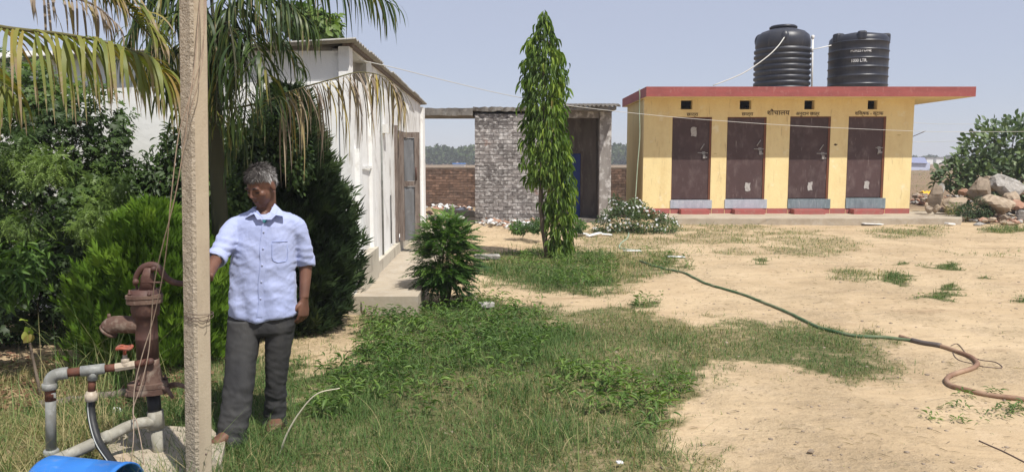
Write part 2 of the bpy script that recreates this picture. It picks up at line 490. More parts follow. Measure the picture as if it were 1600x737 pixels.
M['old_wood'] = surf("weathered_wood", [(0.20, 0.165, 0.145), ((0.11, 0.08, 0.065), 12, 0.42, 0.62, (3, 3, 0.3), 0.8), ((0.3, 0.24, 0.2), 20, 0.55, 0.7, (3, 3, 0.3), 0.6)], 0.85, 0.2, [(40, 0.003)])
M['roof_sheet'] = surf("cement_roof_sheet", [(0.33, 0.32, 0.3), ((0.2, 0.19, 0.18), 2, 0.45, 0.65, (1, 3, 1), 0.7), ((0.42, 0.40, 0.37), 11, 0.5, 0.7, U, 0.5)], 0.9, 0.2, [(50, 0.002)])
M['rust'] = surf("rusty_cast_iron", [(0.085, 0.040, 0.031), ((0.05, 0.026, 0.022), 8, 0.42, 0.62, U, 0.8), ((0.15, 0.085, 0.062), 22, 0.56, 0.70, U, 0.6)], 0.62, 0.4, [(80, 0.0008), (220, 0.0006)])
M['rust_dusty'] = surf("dusty_rusty_iron", [(0.15, 0.098, 0.075), ((0.085, 0.048, 0.038), 9, 0.45, 0.62, U, 0.8), ((0.30, 0.25, 0.20), 20, 0.5, 0.68, U, 0.7)], 0.85, 0.2, [(60, 0.003)])
M['rust_pipe'] = surf("rusty_pipe", [(0.14, 0.055, 0.035), ((0.08, 0.035, 0.025), 18, 0.42, 0.62, U, 0.8)], 0.7, 0.3, [(150, 0.001)])
M['galv'] = surf("galvanised_pipe", [(0.24, 0.25, 0.235), ((0.15, 0.145, 0.125), 6, 0.45, 0.65, (2, 2, 0.5), 0.7), ((0.36, 0.36, 0.35), 25, 0.5, 0.7, U, 0.6)], 0.5, 0.45, [(120, 0.0006)])
M['galv_dirty'] = surf("dirty_pipe", [(0.29, 0.275, 0.225), ((0.18, 0.16, 0.125), 7, 0.45, 0.65, U, 0.7), ((0.46, 0.44, 0.38), 25, 0.5, 0.7, U, 0.6)], 0.75, 0.25, [(120, 0.0008)])
M['valve_red'] = surf("valve_wheel_red", [(0.32, 0.085, 0.05), ((0.2, 0.1, 0.08), 25, 0.45, 0.62, U, 0.7)], 0.6, 0.3)
M['brass'] = surf("dull_brass", [(0.42, 0.36, 0.28), ((0.3, 0.24, 0.18), 30, 0.45, 0.6, U, 0.6)], 0.5, 0.45)
M['black_hose'] = surf("black_rubber_hose", [(0.02, 0.021, 0.023), ((0.05, 0.05, 0.048), 8, 0.5, 0.7, U, 0.6)], 0.5, 0.35)
M['hose_stripe'] = surf("pale_hose_stripe", [(0.4, 0.42, 0.4)], 0.6, 0.3)
M['green_hose'] = surf("green_garden_hose", [(0.06, 0.12, 0.055), ((0.20, 0.21, 0.13), 4, 0.42, 0.64, U, 0.85)], 0.7, 0.25)
M['pale_hose'] = surf("pale_green_hose", [(0.33, 0.40, 0.29), ((0.25, 0.3, 0.2), 6, 0.45, 0.68, U, 0.8)], 0.5, 0.4)
M['brown_hose'] = surf("brown_hose", [(0.22, 0.125, 0.08), ((0.36, 0.24, 0.16), 5, 0.42, 0.62, U, 0.85)], 0.6, 0.3)
M['dark_hose'] = surf("dark_hose_joint", [(0.12, 0.1, 0.09)], 0.6, 0.3)
M['wire_tan'] = surf("tan_string", [(0.42, 0.33, 0.25), ((0.3, 0.22, 0.17), 40, 0.45, 0.6, U, 0.6)], 0.8, 0.2)
M['wire_white'] = surf("white_cable", [(0.52, 0.51, 0.48)], 0.6, 0.3)
M['wire_dark'] = surf("dark_wire", [(0.14, 0.1, 0.08)], 0.6, 0.3)
M['blue_plastic'] = surf("blue_plastic", [(0.03, 0.165, 0.52), ((0.05, 0.22, 0.58), 4, 0.45, 0.65, U, 0.6), ((0.3, 0.38, 0.5), 30, 0.6, 0.72, (.4, 3, 3), 0.45), ((0.3, 0.27, 0.22), 7, 0.58, 0.72, U, 0.4)], 0.38, 0.4)
M['stone_tan'] = surf("tan_rock", [(0.40, 0.32, 0.235), ((0.28, 0.22, 0.16), 4, 0.42, 0.62, U, 0.7), ((0.52, 0.44, 0.34), 10, 0.52, 0.68, U, 0.6)], 0.95, 0.15, [(12, 0.02), (50, 0.006)])
M['stone_grey'] = surf("grey_rock", [(0.38, 0.36, 0.33), ((0.2, 0.19, 0.175), 5, 0.42, 0.6, U, 0.8), ((0.5, 0.48, 0.46), 12, 0.52, 0.66, U, 0.7)], 0.95, 0.15, [(12, 0.02), (50, 0.008)])
M['stone_brown'] = surf("brown_rock", [(0.31, 0.25, 0.19), ((0.2, 0.16, 0.12), 5, 0.42, 0.6, U, 0.8)], 0.95, 0.15, [(12, 0.02), (50, 0.006)])
M['stone_red'] = surf("brick_rubble", [(0.4, 0.25, 0.18), ((0.28, 0.15, 0.1), 6, 0.42, 0.62, U, 0.7)], 0.95, 0.15, [(20, 0.01)])
M['bark'] = surf("grey_bark", [(0.16, 0.125, 0.095), ((0.09, 0.07, 0.055), 9, 0.42, 0.62, (3, 3, 0.5), 0.8)], 0.9, 0.15, [(40, 0.004)])
M['palm_bark'] = surf("green_palm_stem", [(0.055, 0.055, 0.028), ((0.05, 0.05, 0.028), 5, 0.42, 0.62, (2, 2, 3), 0.8)], 0.7, 0.25, [(30, 0.004)])
M['stem'] = surf("green_stem", [(0.12, 0.11, 0.05)], 0.7, 0.25)
M['tarp'] = surf("pale_blue_tarp", [(0.5, 0.54, 0.68)], 0.6, 0.2)
M['tarp_shade'] = surf("tarp_roof_shade", [(0.22, 0.24, 0.36)], 0.7, 0.2)  # slate tone is the shed roof's shade, put into its colour
M['yellow_cloth'] = surf("yellow_cloth", [(0.7, 0.42, 0.04)], 0.8, 0.2)

M['straw'] = surf('bleached_straw', [(0.62, 0.57, 0.44)], 0.7, 0.2)
# ------------------------------------------------------------------ where plants grow (ground cover map)
def in_poly(u, v, poly):
    ins = np.zeros(u.shape, bool)
    n = len(poly)
    for i in range(n):
        x0, y0 = poly[i]; x1, y1 = poly[(i + 1) % n]
        if y0 == y1: continue
        c = ((y0 > v) != (y1 > v)) & (u < (x1 - x0) * (v - y0) / (y1 - y0) + x0)
        ins ^= c
    return ins

POLY_MAIN = [(440, 640), (520, 560), (560, 500), (640, 478), (700, 470), (790, 470), (830, 485), (960, 486), (1100, 490), (1200, 498), (1330, 508), (1400, 535), (1405, 562), (1345, 603), (1290, 578), (1200, 572), (1110, 578), (1075, 600), (1085, 620), (1055, 640), (1095, 690), (1150, 745), (1300, 1100), (-100, 1100), (330, 737), (330, 690)]
POLY_LEFT = [(-700, 575), (60, 575), (300, 545), (350, 560), (460, 545), (480, 600), (440, 660), (330, 740), (330, 1100), (-1500, 1100)]
POLY_TREE = [(745, 395), (860, 383), (1000, 396), (1095, 404), (1065, 418), (1005, 432), (965, 458), (870, 458), (790, 442), (735, 434)]
POLY_BAND = [(890, 374), (960, 356), (1150, 350), (1340, 376), (1330, 388), (1180, 399), (1000, 396)]
POLY_WEED = [(490, 630), (530, 560), (590, 500), (640, 478), (790, 471), (870, 495), (840, 560), (760, 605), (670, 645), (560, 660)]
POLY_WEED2 = [(860, 580), (960, 575), (1095, 606), (1060, 645), (950, 650), (880, 620)]
POLY_WEED3 = [(1000, 399), (1095, 404), (1060, 418), (985, 415)]
POLY_WEED4 = [(790, 397), (930, 392), (985, 420), (960, 450), (860, 448), (800, 425)]
POLY_DRYPATH = [(490, 515), (575, 497), (560, 540), (515, 585), (480, 590)]
SPOTS = [(1345, 432, 85, 9, .55, 0), (1400, 437, 30, 8, .9, 1), (1478, 418, 32, 6, .9, 1), (1453, 467, 40, 7, .9, 1), (1594, 469, 20, 6, 1, 1),
         (1418, 413, 14, 3, .8, 1), (1420, 361, 80, 9, .5, 0), (1570, 359, 42, 9, .9, 0), (1545, 440, 14, 4, .8, 1), (1476, 450, 20, 4, .8, 1),
         (1250, 395, 60, 5, .5, 0), (1500, 393, 40, 4, .3, 0), (1180, 412, 18, 3, .8, 1), (1000, 478, 25, 4, .8, 1), (1320, 590, 30, 12, .6, 0),
         (1475, 643, 40, 9, .9, 2), (1555, 652, 36, 12, .9, 2), (1515, 612, 36, 9, .9, 2), (1130, 600, 30, 12, .3, 0), (1560, 395, 30, 3, .3, 0)]

def cover(x, y):
    """returns grass, weed, dryness at ground points"""
    u, v = proj(np.stack([x, y, np.zeros_like(x)], -1))
    s = np.clip((v - 250) / 300, 0.12, 1.4)
    wu = u + s * (70 * (fbm(x * 1.1, y * 1.1, 21) - .5) + 40 * (vnoise(x * 5, y * 5, 23) - .5))
    wv = v + s * (34 * (fbm(x * 1.1, y * 1.1, 31) - .5) + 18 * (vnoise(x * 5, y * 5, 33) - .5))
    g = np.zeros_like(u); w = np.zeros_like(u); d = np.full_like(u, 0.25)
    n1 = fbm(x * 1.6 + 7, y * 1.6, 41)
    n2 = fbm(x * .8 + 3, y * .8, 43)
    hi = vnoise(x * 9, y * 9, 57) * .6 + vnoise(x * 21, y * 21, 58) * .4
    def soft(poly):
        q = 0
        for (du, dv) in ((0, 0), (55, 0), (-55, 0), (0, 22), (0, -22), (35, 14), (-35, -14)):
            q = q + in_poly(wu + du * s, wv + dv * s, poly)
        return np.clip(q / 7 * 1.9 - .9 * hi, 0, 1)
    a = soft(POLY_MAIN) > .12
    g = np.where(a, (0.62 + 0.75 * (n1 - .25)) * soft(POLY_MAIN), g)
    d = np.where(a, np.clip(0.05 + 1.3 * (n2 - .5) + 0.30 * np.clip((wu - 780) / 300, 0, 1), 0.03, .75), d)
    b = soft(POLY_LEFT) > .15
    g = np.where(b, 0.75 + .5 * (n1 - .4), g)
    d = np.where(b, np.clip(0.16 + 1.3 * (n2 - .5) + .38 * (wu < 170) + .22 * (wv < 635), .05, .85), d)
    c = soft(POLY_TREE) > .15
    g = np.where(c, (.8 + .4 * (n1 - .5)) * soft(POLY_TREE), g); d = np.where(c, np.clip(0.2 + 1.2 * (n2 - .5) + .4 * (wu > 960), .05, .9), d)
    e = soft(POLY_BAND) > .12
    g = np.where(e, .35 * (n1 > .42) + .08, g); d = np.where(e, .62, d)
    for (cu, cv, ru, rv, dens, k) in SPOTS:
        m = ((wu - cu) / ru) ** 2 + ((wv - cv) / rv) ** 2
        q = np.clip(1.15 - m, 0, 1) * dens
        if k == 0: g = np.maximum(g, q * (n1 > .36)); d = np.where(q > 0.05, .45, d)
        elif k == 1: w = np.maximum(w, q * .8); g = np.maximum(g, q * .7); d = np.where(q > 0.05, .12, d)
        else: w = np.maximum(w, q)
    for poly, amt in ((POLY_WEED, .95), (POLY_WEED2, .95), (POLY_WEED3, .9), (POLY_WEED4, .9)):
        m = soft(poly)
        w = np.where(m > .1, np.maximum(w, m * amt * np.clip(.35 + 1.6 * (fbm(x * 2.3, y * 2.3, 51) - .3), 0, 1)), w)
    p2 = soft([(380, 500), (640, 478), (560, 560), (500, 610), (430, 650), (380, 600)])
    g = np.where((p2 > .1) & (g < .3), .42 * p2 * (n1 > .3), g); d = np.where((p2 > .1) & (g < .45), .55, d)
    path = soft(POLY_DRYPATH) > .35
    g = np.where(path, .16, g); w = np.where(path, 0, w); d = np.where(path, .8, d)
    away = (u < -900) | (u > 2600) | (y < 1.0)                 # outside the picture: the same yard goes on
    g = np.where(away, .25 * (n1 > .5), g); w = np.where(away, 0, w)
    g = np.where(g > 0, g, 0.012)
    return np.clip(g, 0, 1), np.clip(w, 0, 1), d

# ------------------------------------------------------------------ ground
def axis(lo, hi, step, far, grow=1.22):
    a = list(np.arange(lo, hi + 1e-6, step))
    s, x = step, hi
    while x < far:
        s *= grow; x += s; a.append(x)
    s, x = step, lo
    while x > -far:
        s *= grow; x -= s; a.insert(0, x)
    return np.array(a)

gxs, gys = axis(-8, 14, 0.085, 2500), axis(2.6, 24, 0.085, 2500)
GX, GY = np.meshgrid(gxs, gys)
gx, gy = GX.ravel(), GY.ravel()
cg, cw, cd = cover(gx, gy)
# bare trodden soil scuffs and ripples
gzv = gz(gx, gy)
nx_, ny_ = len(gxs), len(gys)
ii = (np.arange(ny_ - 1)[:, None] * nx_ + np.arange(nx_ - 1)[None]).ravel()
GF = np.stack([ii, ii + 1, ii + nx_ + 1, ii + nx_], 1)

m, nt, b = base_mat("sandy_yard", 0.95, 0.12)
va = nd(nt, "ShaderNodeAttribute"); va.attribute_name = "veg"
da = nd(nt, "ShaderNodeAttribute"); da.attribute_name = "dry"
fa = nd(nt, "ShaderNodeAttribute"); fa.attribute_name = "field"
pos = mapped(nt, U, True)
sand = mix(nt, noise_fac(nt, pos, 0.55, 5, 0.6, 0.4, 0.62), (0.495, 0.38, 0.24), (0.425, 0.318, 0.196))
sand = mix(nt, mathn(nt, 'MULTIPLY', noise_fac(nt, pos, 3.5, 5, 0.65, 0.5, 0.7), 0.6), sand, (0.54, 0.42, 0.28))
sand = mix(nt, mathn(nt, 'MULTIPLY', noise_fac(nt, pos, 30, 4, 0.7, 0.55, 0.72), 0.5), sand, (0.28, 0.185, 0.11))
sand = mix(nt, mathn(nt, 'MULTIPLY', noise_fac(nt, mapped(nt, (0.5, 1.6, 1), True), 1.1, 6, 0.7, 0.57, 0.7), 0.55), sand, (0.27, 0.175, 0.105))
litter = mix(nt, noise_fac(nt, pos, 14, 5, 0.7, 0.4, 0.62), (0.085, 0.10, 0.036), (0.16, 0.145, 0.07))
dryl = mix(nt, noise_fac(nt, pos, 22, 5, 0.7, 0.4, 0.62), (0.2, 0.145, 0.075), (0.33, 0.25, 0.14))
litter = mix(nt, da.outputs["Fac"], litter, dryl)
vf = mathn(nt, 'ADD', va.outputs["Fac"], mathn(nt, 'MULTIPLY', mathn(nt, 'SUBTRACT', noise_fac(nt, pos, 9, 4, 0.6, 0.3, 0.7), 0.5), 0.5))
vr = nd(nt, "ShaderNodeMapRange"); vr.inputs["From Min"].default_value = 0.2; vr.inputs["From Max"].default_value = 0.75
nt.links.new(vf, vr.inputs["Value"])
col = mix(nt, vr.outputs[0], sand, litter)
furrow = mix(nt, noise_fac(nt, mapped(nt, (0.05, 0.6, 1), True), 1.0, 5, 0.65, 0.38, 0.62), (0.27, 0.185, 0.115), (0.19, 0.135, 0.085))
furrow = mix(nt, mathn(nt, 'MULTIPLY', noise_fac(nt, mapped(nt, (0.02, 0.12, 1), True), 1.0, 4, 0.6, 0.5, 0.66), .6), furrow, (0.17, 0.15, 0.075))
col = mix(nt, fa.outputs["Fac"], col, furrow)
nt.links.new(col, b.inputs["Base Color"])
n1 = nd(nt, "ShaderNodeTexNoise"); n1.inputs["Scale"].default_value = 11; n1.inputs["Detail"].default_value = 8; n1.inputs["Roughness"].default_value = 0.7
nt.links.new(pos, n1.inputs["Vector"])
n2 = nd(nt, "ShaderNodeTexNoise"); n2.inputs["Scale"].default_value = 70; n2.inputs["Detail"].default_value = 4
nt.links.new(pos, n2.inputs["Vector"])
n0 = nd(nt, "ShaderNodeTexNoise"); n0.inputs["Scale"].default_value = 3.2; n0.inputs["Detail"].default_value = 3; n0.inputs["Distortion"].default_value = 0.6
nt.links.new(mapped(nt, (0.7, 1.2, 1), True), n0.inputs["Vector"])
rough_ = mathn(nt, 'MULTIPLY', n1.outputs["Fac"], mathn(nt, 'ADD', mathn(nt, 'MULTIPLY', noise_fac(nt, pos, 0.8, 4, 0.6, 0.42, 0.62), 0.045), 0.008))
bump(nt, b, mathn(nt, 'ADD', mathn(nt, 'ADD', rough_, mathn(nt, 'MULTIPLY', n2.outputs["Fac"], 0.004)), mathn(nt, 'MULTIPLY', n0.outputs["Fac"], 0.05)), 1.0, 1.0)
M['ground'] = m
fieldv = np.clip((gy - 23.5) / 3.0, 0, 1)
ground = mesh_np("ground", np.stack([gx, gy, gzv], 1), GF, m, extra={"veg": np.clip(cg + cw * .8, 0, 1) * (cg > .05), "dry": cd, "field": fieldv})
tag(ground, kind='structure')

# ------------------------------------------------------------------ text
def lettering(name, text, pos, size, mat, parent, rx=math.pi / 2, rz=0.0, sx=1.0, bend=None):
    cu = bpy.data.curves.new(name, 'FONT')
    cu.body = text; cu.size = size; cu.align_x = 'CENTER'; cu.align_y = 'CENTER'
    cu.extrude = 0.0015; cu.resolution_u = 3; cu.offset = size * 0.012
    t = bpy.data.objects.new(name, cu); COL.objects.link(t)
    bpy.context.view_layer.update()
    me = bpy.data.meshes.new_from_object(t.evaluated_get(bpy.context.evaluated_depsgraph_get()))
    bpy.data.objects.remove(t); bpy.data.curves.remove(cu)
    R = Matrix.Rotation(rz, 4, 'Z') @ Matrix.Rotation(rx, 4, 'X') @ Matrix.Diagonal((sx, 1, 1, 1))
    off = Vector(list(map(float, pos))) - wl(parent)
    if bend:                                     # wrap round a vertical cylinder of radius bend
        for vtx in me.vertices:
            x, z, dpt = vtx.co.x * sx, vtx.co.y, vtx.co.z
            a = x / bend + rz
            vtx.co = Vector(((bend + dpt + .002) * math.sin(a), -(bend + dpt + .002) * math.cos(a), z)) + off
    else:
        me.transform(Matrix.Translation(off) @ R)
    me.materials.clear(); me.materials.append(mat)
    me.name = name
    return link(name, me, parent)

# ------------------------------------------------------------------ toilet block
APRON_Z = 0.16
Yf = float(G(1200, 333.5, APRON_Z)[1])                # front wall plane
Ya = float(G(1200, 351, 0)[1])                        # apron front
def fx(u, v=260, Y=None): return float(P(u, v, Y or Yf)[0])
def fz(v, Y=None, u=1200): return float(P(u, v, Y or Yf)[2])
TX0, TX1 = fx(1005, 250), fx(1424.5, 250)
TD = 3.0
SOF = fz(154)
Yo = Yf - 0.74                                        # front of the roof slab
ROOF0, ROOF1 = fz(151, Yo), fz(135.5, Yo)
SOF = ROOF0
ap = MB()
a0, a1 = fx(1040, 345, Ya), fx(1502, 345, Ya)
ap.bevbox(((a0 + a1) / 2, (Ya + Yf + .6) / 2 + .3, APRON_Z / 2 - .1), (a1 - a0, Yf + 1.2 - Ya, APRON_Z + .2), 0.012)
ap.add([(a1, Ya + .02, -.1), (a1 + .75, Ya + 1.2, -.1), (a1 + .75, Yf + 1, -.1), (a1, Yf + 1, -.1), (a1, Ya + .02, APRON_Z - .01), (a1 + .75, Ya + 1.2, APRON_Z - .01), (a1 + .75, Yf + 1, APRON_Z - .01), (a1, Yf + 1, APRON_Z - .01)],
       [(4, 5, 6, 7), (0, 1, 5, 4), (1, 2, 6, 5)])
tag(ap.build("pavement", M['concrete']), kind='structure')

toilet = thing("toilet_block", "yellow toilet block with red flat roof and four brown doors", "building", (TX0, Yf, APRON_Z))
doors_px = [(1049.5, 1111, 183, 312, 1047, 1112), (1135, 1196, 183, 311, 1132, 1198), (1232.5, 1296, 182, 310.5, 1230.5, 1297), (1323.5, 1382, 182, 309, 1321, 1383)]
vents_px = [(1064, 1082, 155, 171), (1156, 1174, 155, 171), (1257, 1273, 155, 171), (1356, 1371, 155, 171)]
holes, door_geo = [], []
for (u0, u1, v0, v1, s0, s1) in doors_px:
    uc = (u0 + u1) / 2
    x0, x1 = fx(u0, 250), fx(u1, 250)
    z0, z1 = fz(v1), fz(v0)
    holes.append((x0 - TX0, x1 - TX0, 0.18, z1 - APRON_Z))
    door_geo.append((x0, x1, z0, z1, fx(s0, 318), fx(s1, 318)))
for (u0, u1, v0, v1) in vents_px:
    holes.append((fx(u0, 162) - TX0, fx(u1, 162) - TX0, fz(v1) - APRON_Z, min(fz(v0), ROOF0 - .04) - APRON_Z))
wmb = MB()
holed_wall(wmb, (TX0, Yf, 0), (1, 0, 0), TX1 - TX0, ROOF0 - APRON_Z, 0.2, holes, APRON_Z)
wmb.build("front_wall", M['yellow'], toilet)
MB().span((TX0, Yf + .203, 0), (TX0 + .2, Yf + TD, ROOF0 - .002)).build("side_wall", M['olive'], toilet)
MB().span((TX1 - .2, Yf + .203, 0), (TX1, Yf + TD, ROOF0 - .002)).build("side_wall", M['yellow'], toilet)
MB().span((TX0 + .203, Yf + TD - .2, 0), (TX1 - .203, Yf + TD, ROOF0 - .002)).build("back_wall", M['yellow'], toilet)
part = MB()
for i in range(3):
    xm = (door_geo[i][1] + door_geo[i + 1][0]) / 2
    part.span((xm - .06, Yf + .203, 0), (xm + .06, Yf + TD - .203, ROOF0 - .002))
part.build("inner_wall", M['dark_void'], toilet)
# roof slab: red edge, yellow soffit, grey top
r0, r1 = fx(1010, 143, Yo), fx(1525, 143, Yo)
rb = Yf + TD + .25
rm = MB()
q = [(r0, Yo, ROOF0), (r1, Yo, ROOF0 + .0), (r1, rb, ROOF0), (r0 - .05, rb, ROOF0), (r0, Yo, ROOF1), (r1, Yo, ROOF1), (r1, rb, ROOF1), (r0 - .05, rb, ROOF1)]
rm.add(q, [(3, 2, 1, 0)], 1); rm.add(q, [(4, 5, 6, 7)], 2); rm.add(q, [(0, 1, 5, 4), (1, 2, 6, 5), (2, 3, 7, 6), (3, 0, 4, 7)], 0)
rm.build("roof_slab", [M['red_paint'], M['yellow'], M['concrete']], toilet)
# red base band, butting between the steps
bandz = fz(325.5)
segs, x = [], TX0 - .004
for g_ in door_geo:
    segs.append((x, g_[4] - .003)); x = g_[5] + .003
segs.append((x, TX1 + .004))
for s0, s1 in segs: MB().span((s0, Yf - .006, APRON_Z - .02), (s1, Yf + .003, bandz)).build("base_band", M['red_base'], toilet)
MB().span((TX0 - .006, Yf + .004, APRON_Z - .02), (TX0 + .003, Yf + TD, bandz - .01)).build("base_band", M['red_base'], toilet)
step_px = [(1064, 1108), (1148, 1195), (1241, 1290), (1334, 1380)]
bolt_lay = [(1100, 239, 28), (1188, 233, 25), (1286, 240, 20), (1374, 231, 20)]
for i, g_ in enumerate(door_geo):
    x0, x1, z0, z1, s0, s1 = g_
    sz0, sz1 = fz(325.5), fz(312.5 if i < 2 else 310)
    MB().bevbox(((s0 + s1) / 2, Yf + .03, (sz0 + z0 - .006) / 2), (s1 - s0, .1, z0 - .008 - sz0), .004).build("door_sill", M['sill_blue'] if i < 2 else M['sill_teal'], toilet)
    MB().span((s0 + .01, Yf - .004, APRON_Z - .02), (s1 - .01, Yf + .1, sz0 - .003)).build("sill_base", M['red_base'], toilet)
    w0, w1 = fx(step_px[i][0], 330, Yf - .3), fx(step_px[i][1], 330, Yf - .3)
    st = MB().bevbox(((w0 + w1) / 2, Yf - .16, APRON_Z + .055), (w1 - w0, .3, .15), .008)
    st.build("step", M['red_base'], toilet)
    d = MB().bevbox(((x0 + x1) / 2 - .02, Yf + .045, (z0 + z1) / 2), (x1 - x0 - .075, .035, z1 - z0 - .03), .004)
    # two sheet seams slightly proud
    zm = z0 + (z1 - z0) * .62
    d.span((x0 + .03, Yf + .0245, zm), (x1 - .08, Yf + .028, zm + .012))
    door = d.build("door", M['door_brown'], toilet)
    fr = MB()
    fr.span((x1 - .058, Yf + .01, z0 - .004), (x1 - .002, Yf + .1, z1 - .002))
    fr.span((x0 + .002, Yf + .03, z0 - .004), (x0 + .018, Yf + .1, z1 - .002))
    fr.span((x0 + .02, Yf + .012, z1 - .03), (x1 - .06, Yf + .1, z1 - .002))
    fr.build("frame", M['door_frame'], door)
    bu, bv, lw = bolt_lay[i]
    bp = P(bu, bv, Yf + .02)
    bo = MB()
    bo.tube([bp + (-.17 if i != 3 else -.1, 0, .004), bp + (.1, 0, 0)], .012, 6)
    bo.span(bp + (-.05, .0, -.035), bp + (.03, .006, .035))
    bo.tube([bp + (-.02, -.005, .0), bp + (-.1 + .02 * i, -.02, .04 if i != 3 else -.17)] if i == 3 else [bp + (-.1, -.012, .09), bp + (.0, -.012, .24)], .013, 6)
    bo.bevbox(bp + (.0, -.012, -.1), (.07, .03, .1), .008)
    bo.tube([bp + (-.022, -.012, -.06), bp + (-.02, -.012, -.01), bp + (.02, -.012, -.01), bp + (.022, -.012, -.06)], .007, 6)
    bo.span(bp + (.05, -.006, -.14), bp + (.09, .006, -.1))
    bo.build("bolt", M['steel'], door)
    if i == 0: pa = P(1084, 206, Yf + .022); pw, ph = .15, .24
    elif i == 1: pa = P(1168, 292, Yf + .022); pw, ph = .14, .22
    elif i == 2: pa = P(1265.5, 291, Yf + .022); pw, ph = .12, .22
    else: pa = P(1354, 289, Yf + .022); pw, ph = .13, .2
    pm = MB()
    n = 5
    vs, fs = [], []
    for a in range(n):
        for c in range(n):
            jx = .010 * math.sin(a * 3 + c * 1.7 + i); jz = .012 * math.sin(a * 1.3 + c * 2.9 + i * 2)
            edge = 1 if a in (0, n - 1) or c in (0, n - 1) else 0
            vs.append(pa + (pw * (a / (n - 1) - .5) + edge * jx, -.003 - .003 * math.sin(a * 2.3 + c * 1.9), ph * (c / (n - 1) - .5) + edge * jz))
    for a in range(n - 1):
        for c in range(n - 1):
            fs.append((a * n + c, (a + 1) * n + c, (a + 1) * n + c + 1, a * n + c + 1))
    pm.add(vs, fs).build("pasted_paper", M['paper'], door)
for (u0, u1, v0, v1) in vents_px:      # far side of the vent holes stays the open dark room
    pass
def wl_text(txt, u, v, size, sx=1.0):
    lettering("lettering", txt, P(u, v, Yf - .004), size, M['ink'], toilet, sx=sx)
wl_text("छात्रा", 1082, 179, .12, 1.15)
wl_text("छात्रा", 1168, 178.5, .12, 1.15)
wl_text("शौचालय", 1216, 176.5, .17, 1.15)
wl_text("अनुदान छात्र", 1262, 178, .13, 1.0)
wl_text("शिक्षक - स्टाफ", 1358, 177.5, .13, .95)
# stray daubs of old paint on the wall
for (u, v, w, h) in ((1306, 226, .1, .05), (1405, 211, .13, .03), (1118, 240, .1, .02)):
    c = P(u, v, Yf - .003)
    mb = MB(); k = 9
    mb.add([c + (w * .5 * math.cos(2 * math.pi * j / k) * (1 + .3 * math.sin(j * 3)), 0, h * .5 * math.sin(2 * math.pi * j / k) * (1 + .4 * math.cos(j * 2))) for j in range(k)], [tuple(range(k))])
    mb.build("paint_daub", M['ink'] if v < 240 and w < .11 else M['olive'], toilet)

# hose hanging at the left corner of the toilet block
hg = MB()
hp = [P(999, 139, Yo - .03), P(999.5, 150, Yo - .02), P(999, 175, Yo + .1), P(999.5, 214, Yo + .1), P(996, 260, Yo + .05), P(992, 318, Yo - .1), P(986, 345, Yo - .4)]
hg.tube(curve(hp, 30), .014, 8)
hose1 = hg.build("hanging_hose", M['pale_hose'], None, hp[-1])
tag(hose1, "thin green hose hanging down the left corner of the yellow toilet block", "hose")

# ------------------------------------------------------------------ tanks
def tank_lug(mb, c, ang, R, z0, z1, w, dpt, flare=1.0):
    ca, sa = math.cos(ang), math.sin(ang)
    Mx = Matrix(((-sa, ca, 0), (ca, sa, 0), (0, 0, 1))).transposed()
    Mx = Matrix.Rotation(ang - math.pi / 2, 3, 'Z')
    mb.bevbox((c[0] + ca * (R - dpt / 2), c[1] + sa * (R - dpt / 2), (z0 + z1) / 2), (w, dpt, z1 - z0), min(w, dpt) * .22, R=Mx)

Yt = Yf + 1.35
tz0 = ROOF1
tc = P(1222, 100, Yt); tR = 0.5 * (1264 - 1181) / F_PX * Yt * 0.985
ztop = float(P(1222, 44, Yt)[2]); H = ztop - tz0
t1 = thing("water_tank", "black ribbed water tank with domed top and a hose over its lid", "water tank", (tc[0], Yt, tz0))
prof = [(tR * .97, 0), (tR * .99, .03)]
hs = float(P(1222, 76, Yt)[2]) - tz0
nr = 8
for i in range(nr):
    za = .05 + (hs - .05) * i / nr; zb = .05 + (hs - .05) * (i + 1) / nr; dz = zb - za
    prof += [(tR * 1.02, za + dz * .15), (tR * 1.03, za + dz * .4), (tR * 1.02, za + dz * .62), (tR * .965, za + dz * .75), (tR * .965, za + dz * .95)]
prof += [(tR * .99, hs + .02), (tR * .985, hs + .2), (tR * .93, hs + .34), (tR * .78, hs + .44), (tR * .55, hs + .5), (tR * .46, hs + .53), (tR * .46, hs + .55)]
MB().lathe(prof, (tc[0], Yt, tz0), 48).build("tank_body", M['tank'], t1)
MB().lathe([(tR * .49, hs + .545), (tR * .5, hs + .55), (tR * .5, hs + .59), (tR * .44, hs + .62), (tR * .1, hs + .635)], (tc[0], Yt, tz0), 32).build("lid", M['tank'], t1)
for a in (-105, 12, 165, 60):
    lg = MB(); ar = math.radians(a)
    Rm = Matrix.Rotation(ar - math.pi / 2, 3, 'Z')
    cc = Vector((tc[0] + math.cos(ar) * tR * .82, Yt + math.sin(ar) * tR * .82, tz0 + hs + .22))
    lg.ball(cc, (.15, tR * .2, .2), R=Rm, n=14, m=8)
    lg.build("lifting_lug", M['tank'], t1)
lettering("tank_mark", "//I", (tc[0], Yt, tz0 + hs - .02), .1, M['white_ink'], t1, bend=tR * 1.03, rz=math.radians(62))

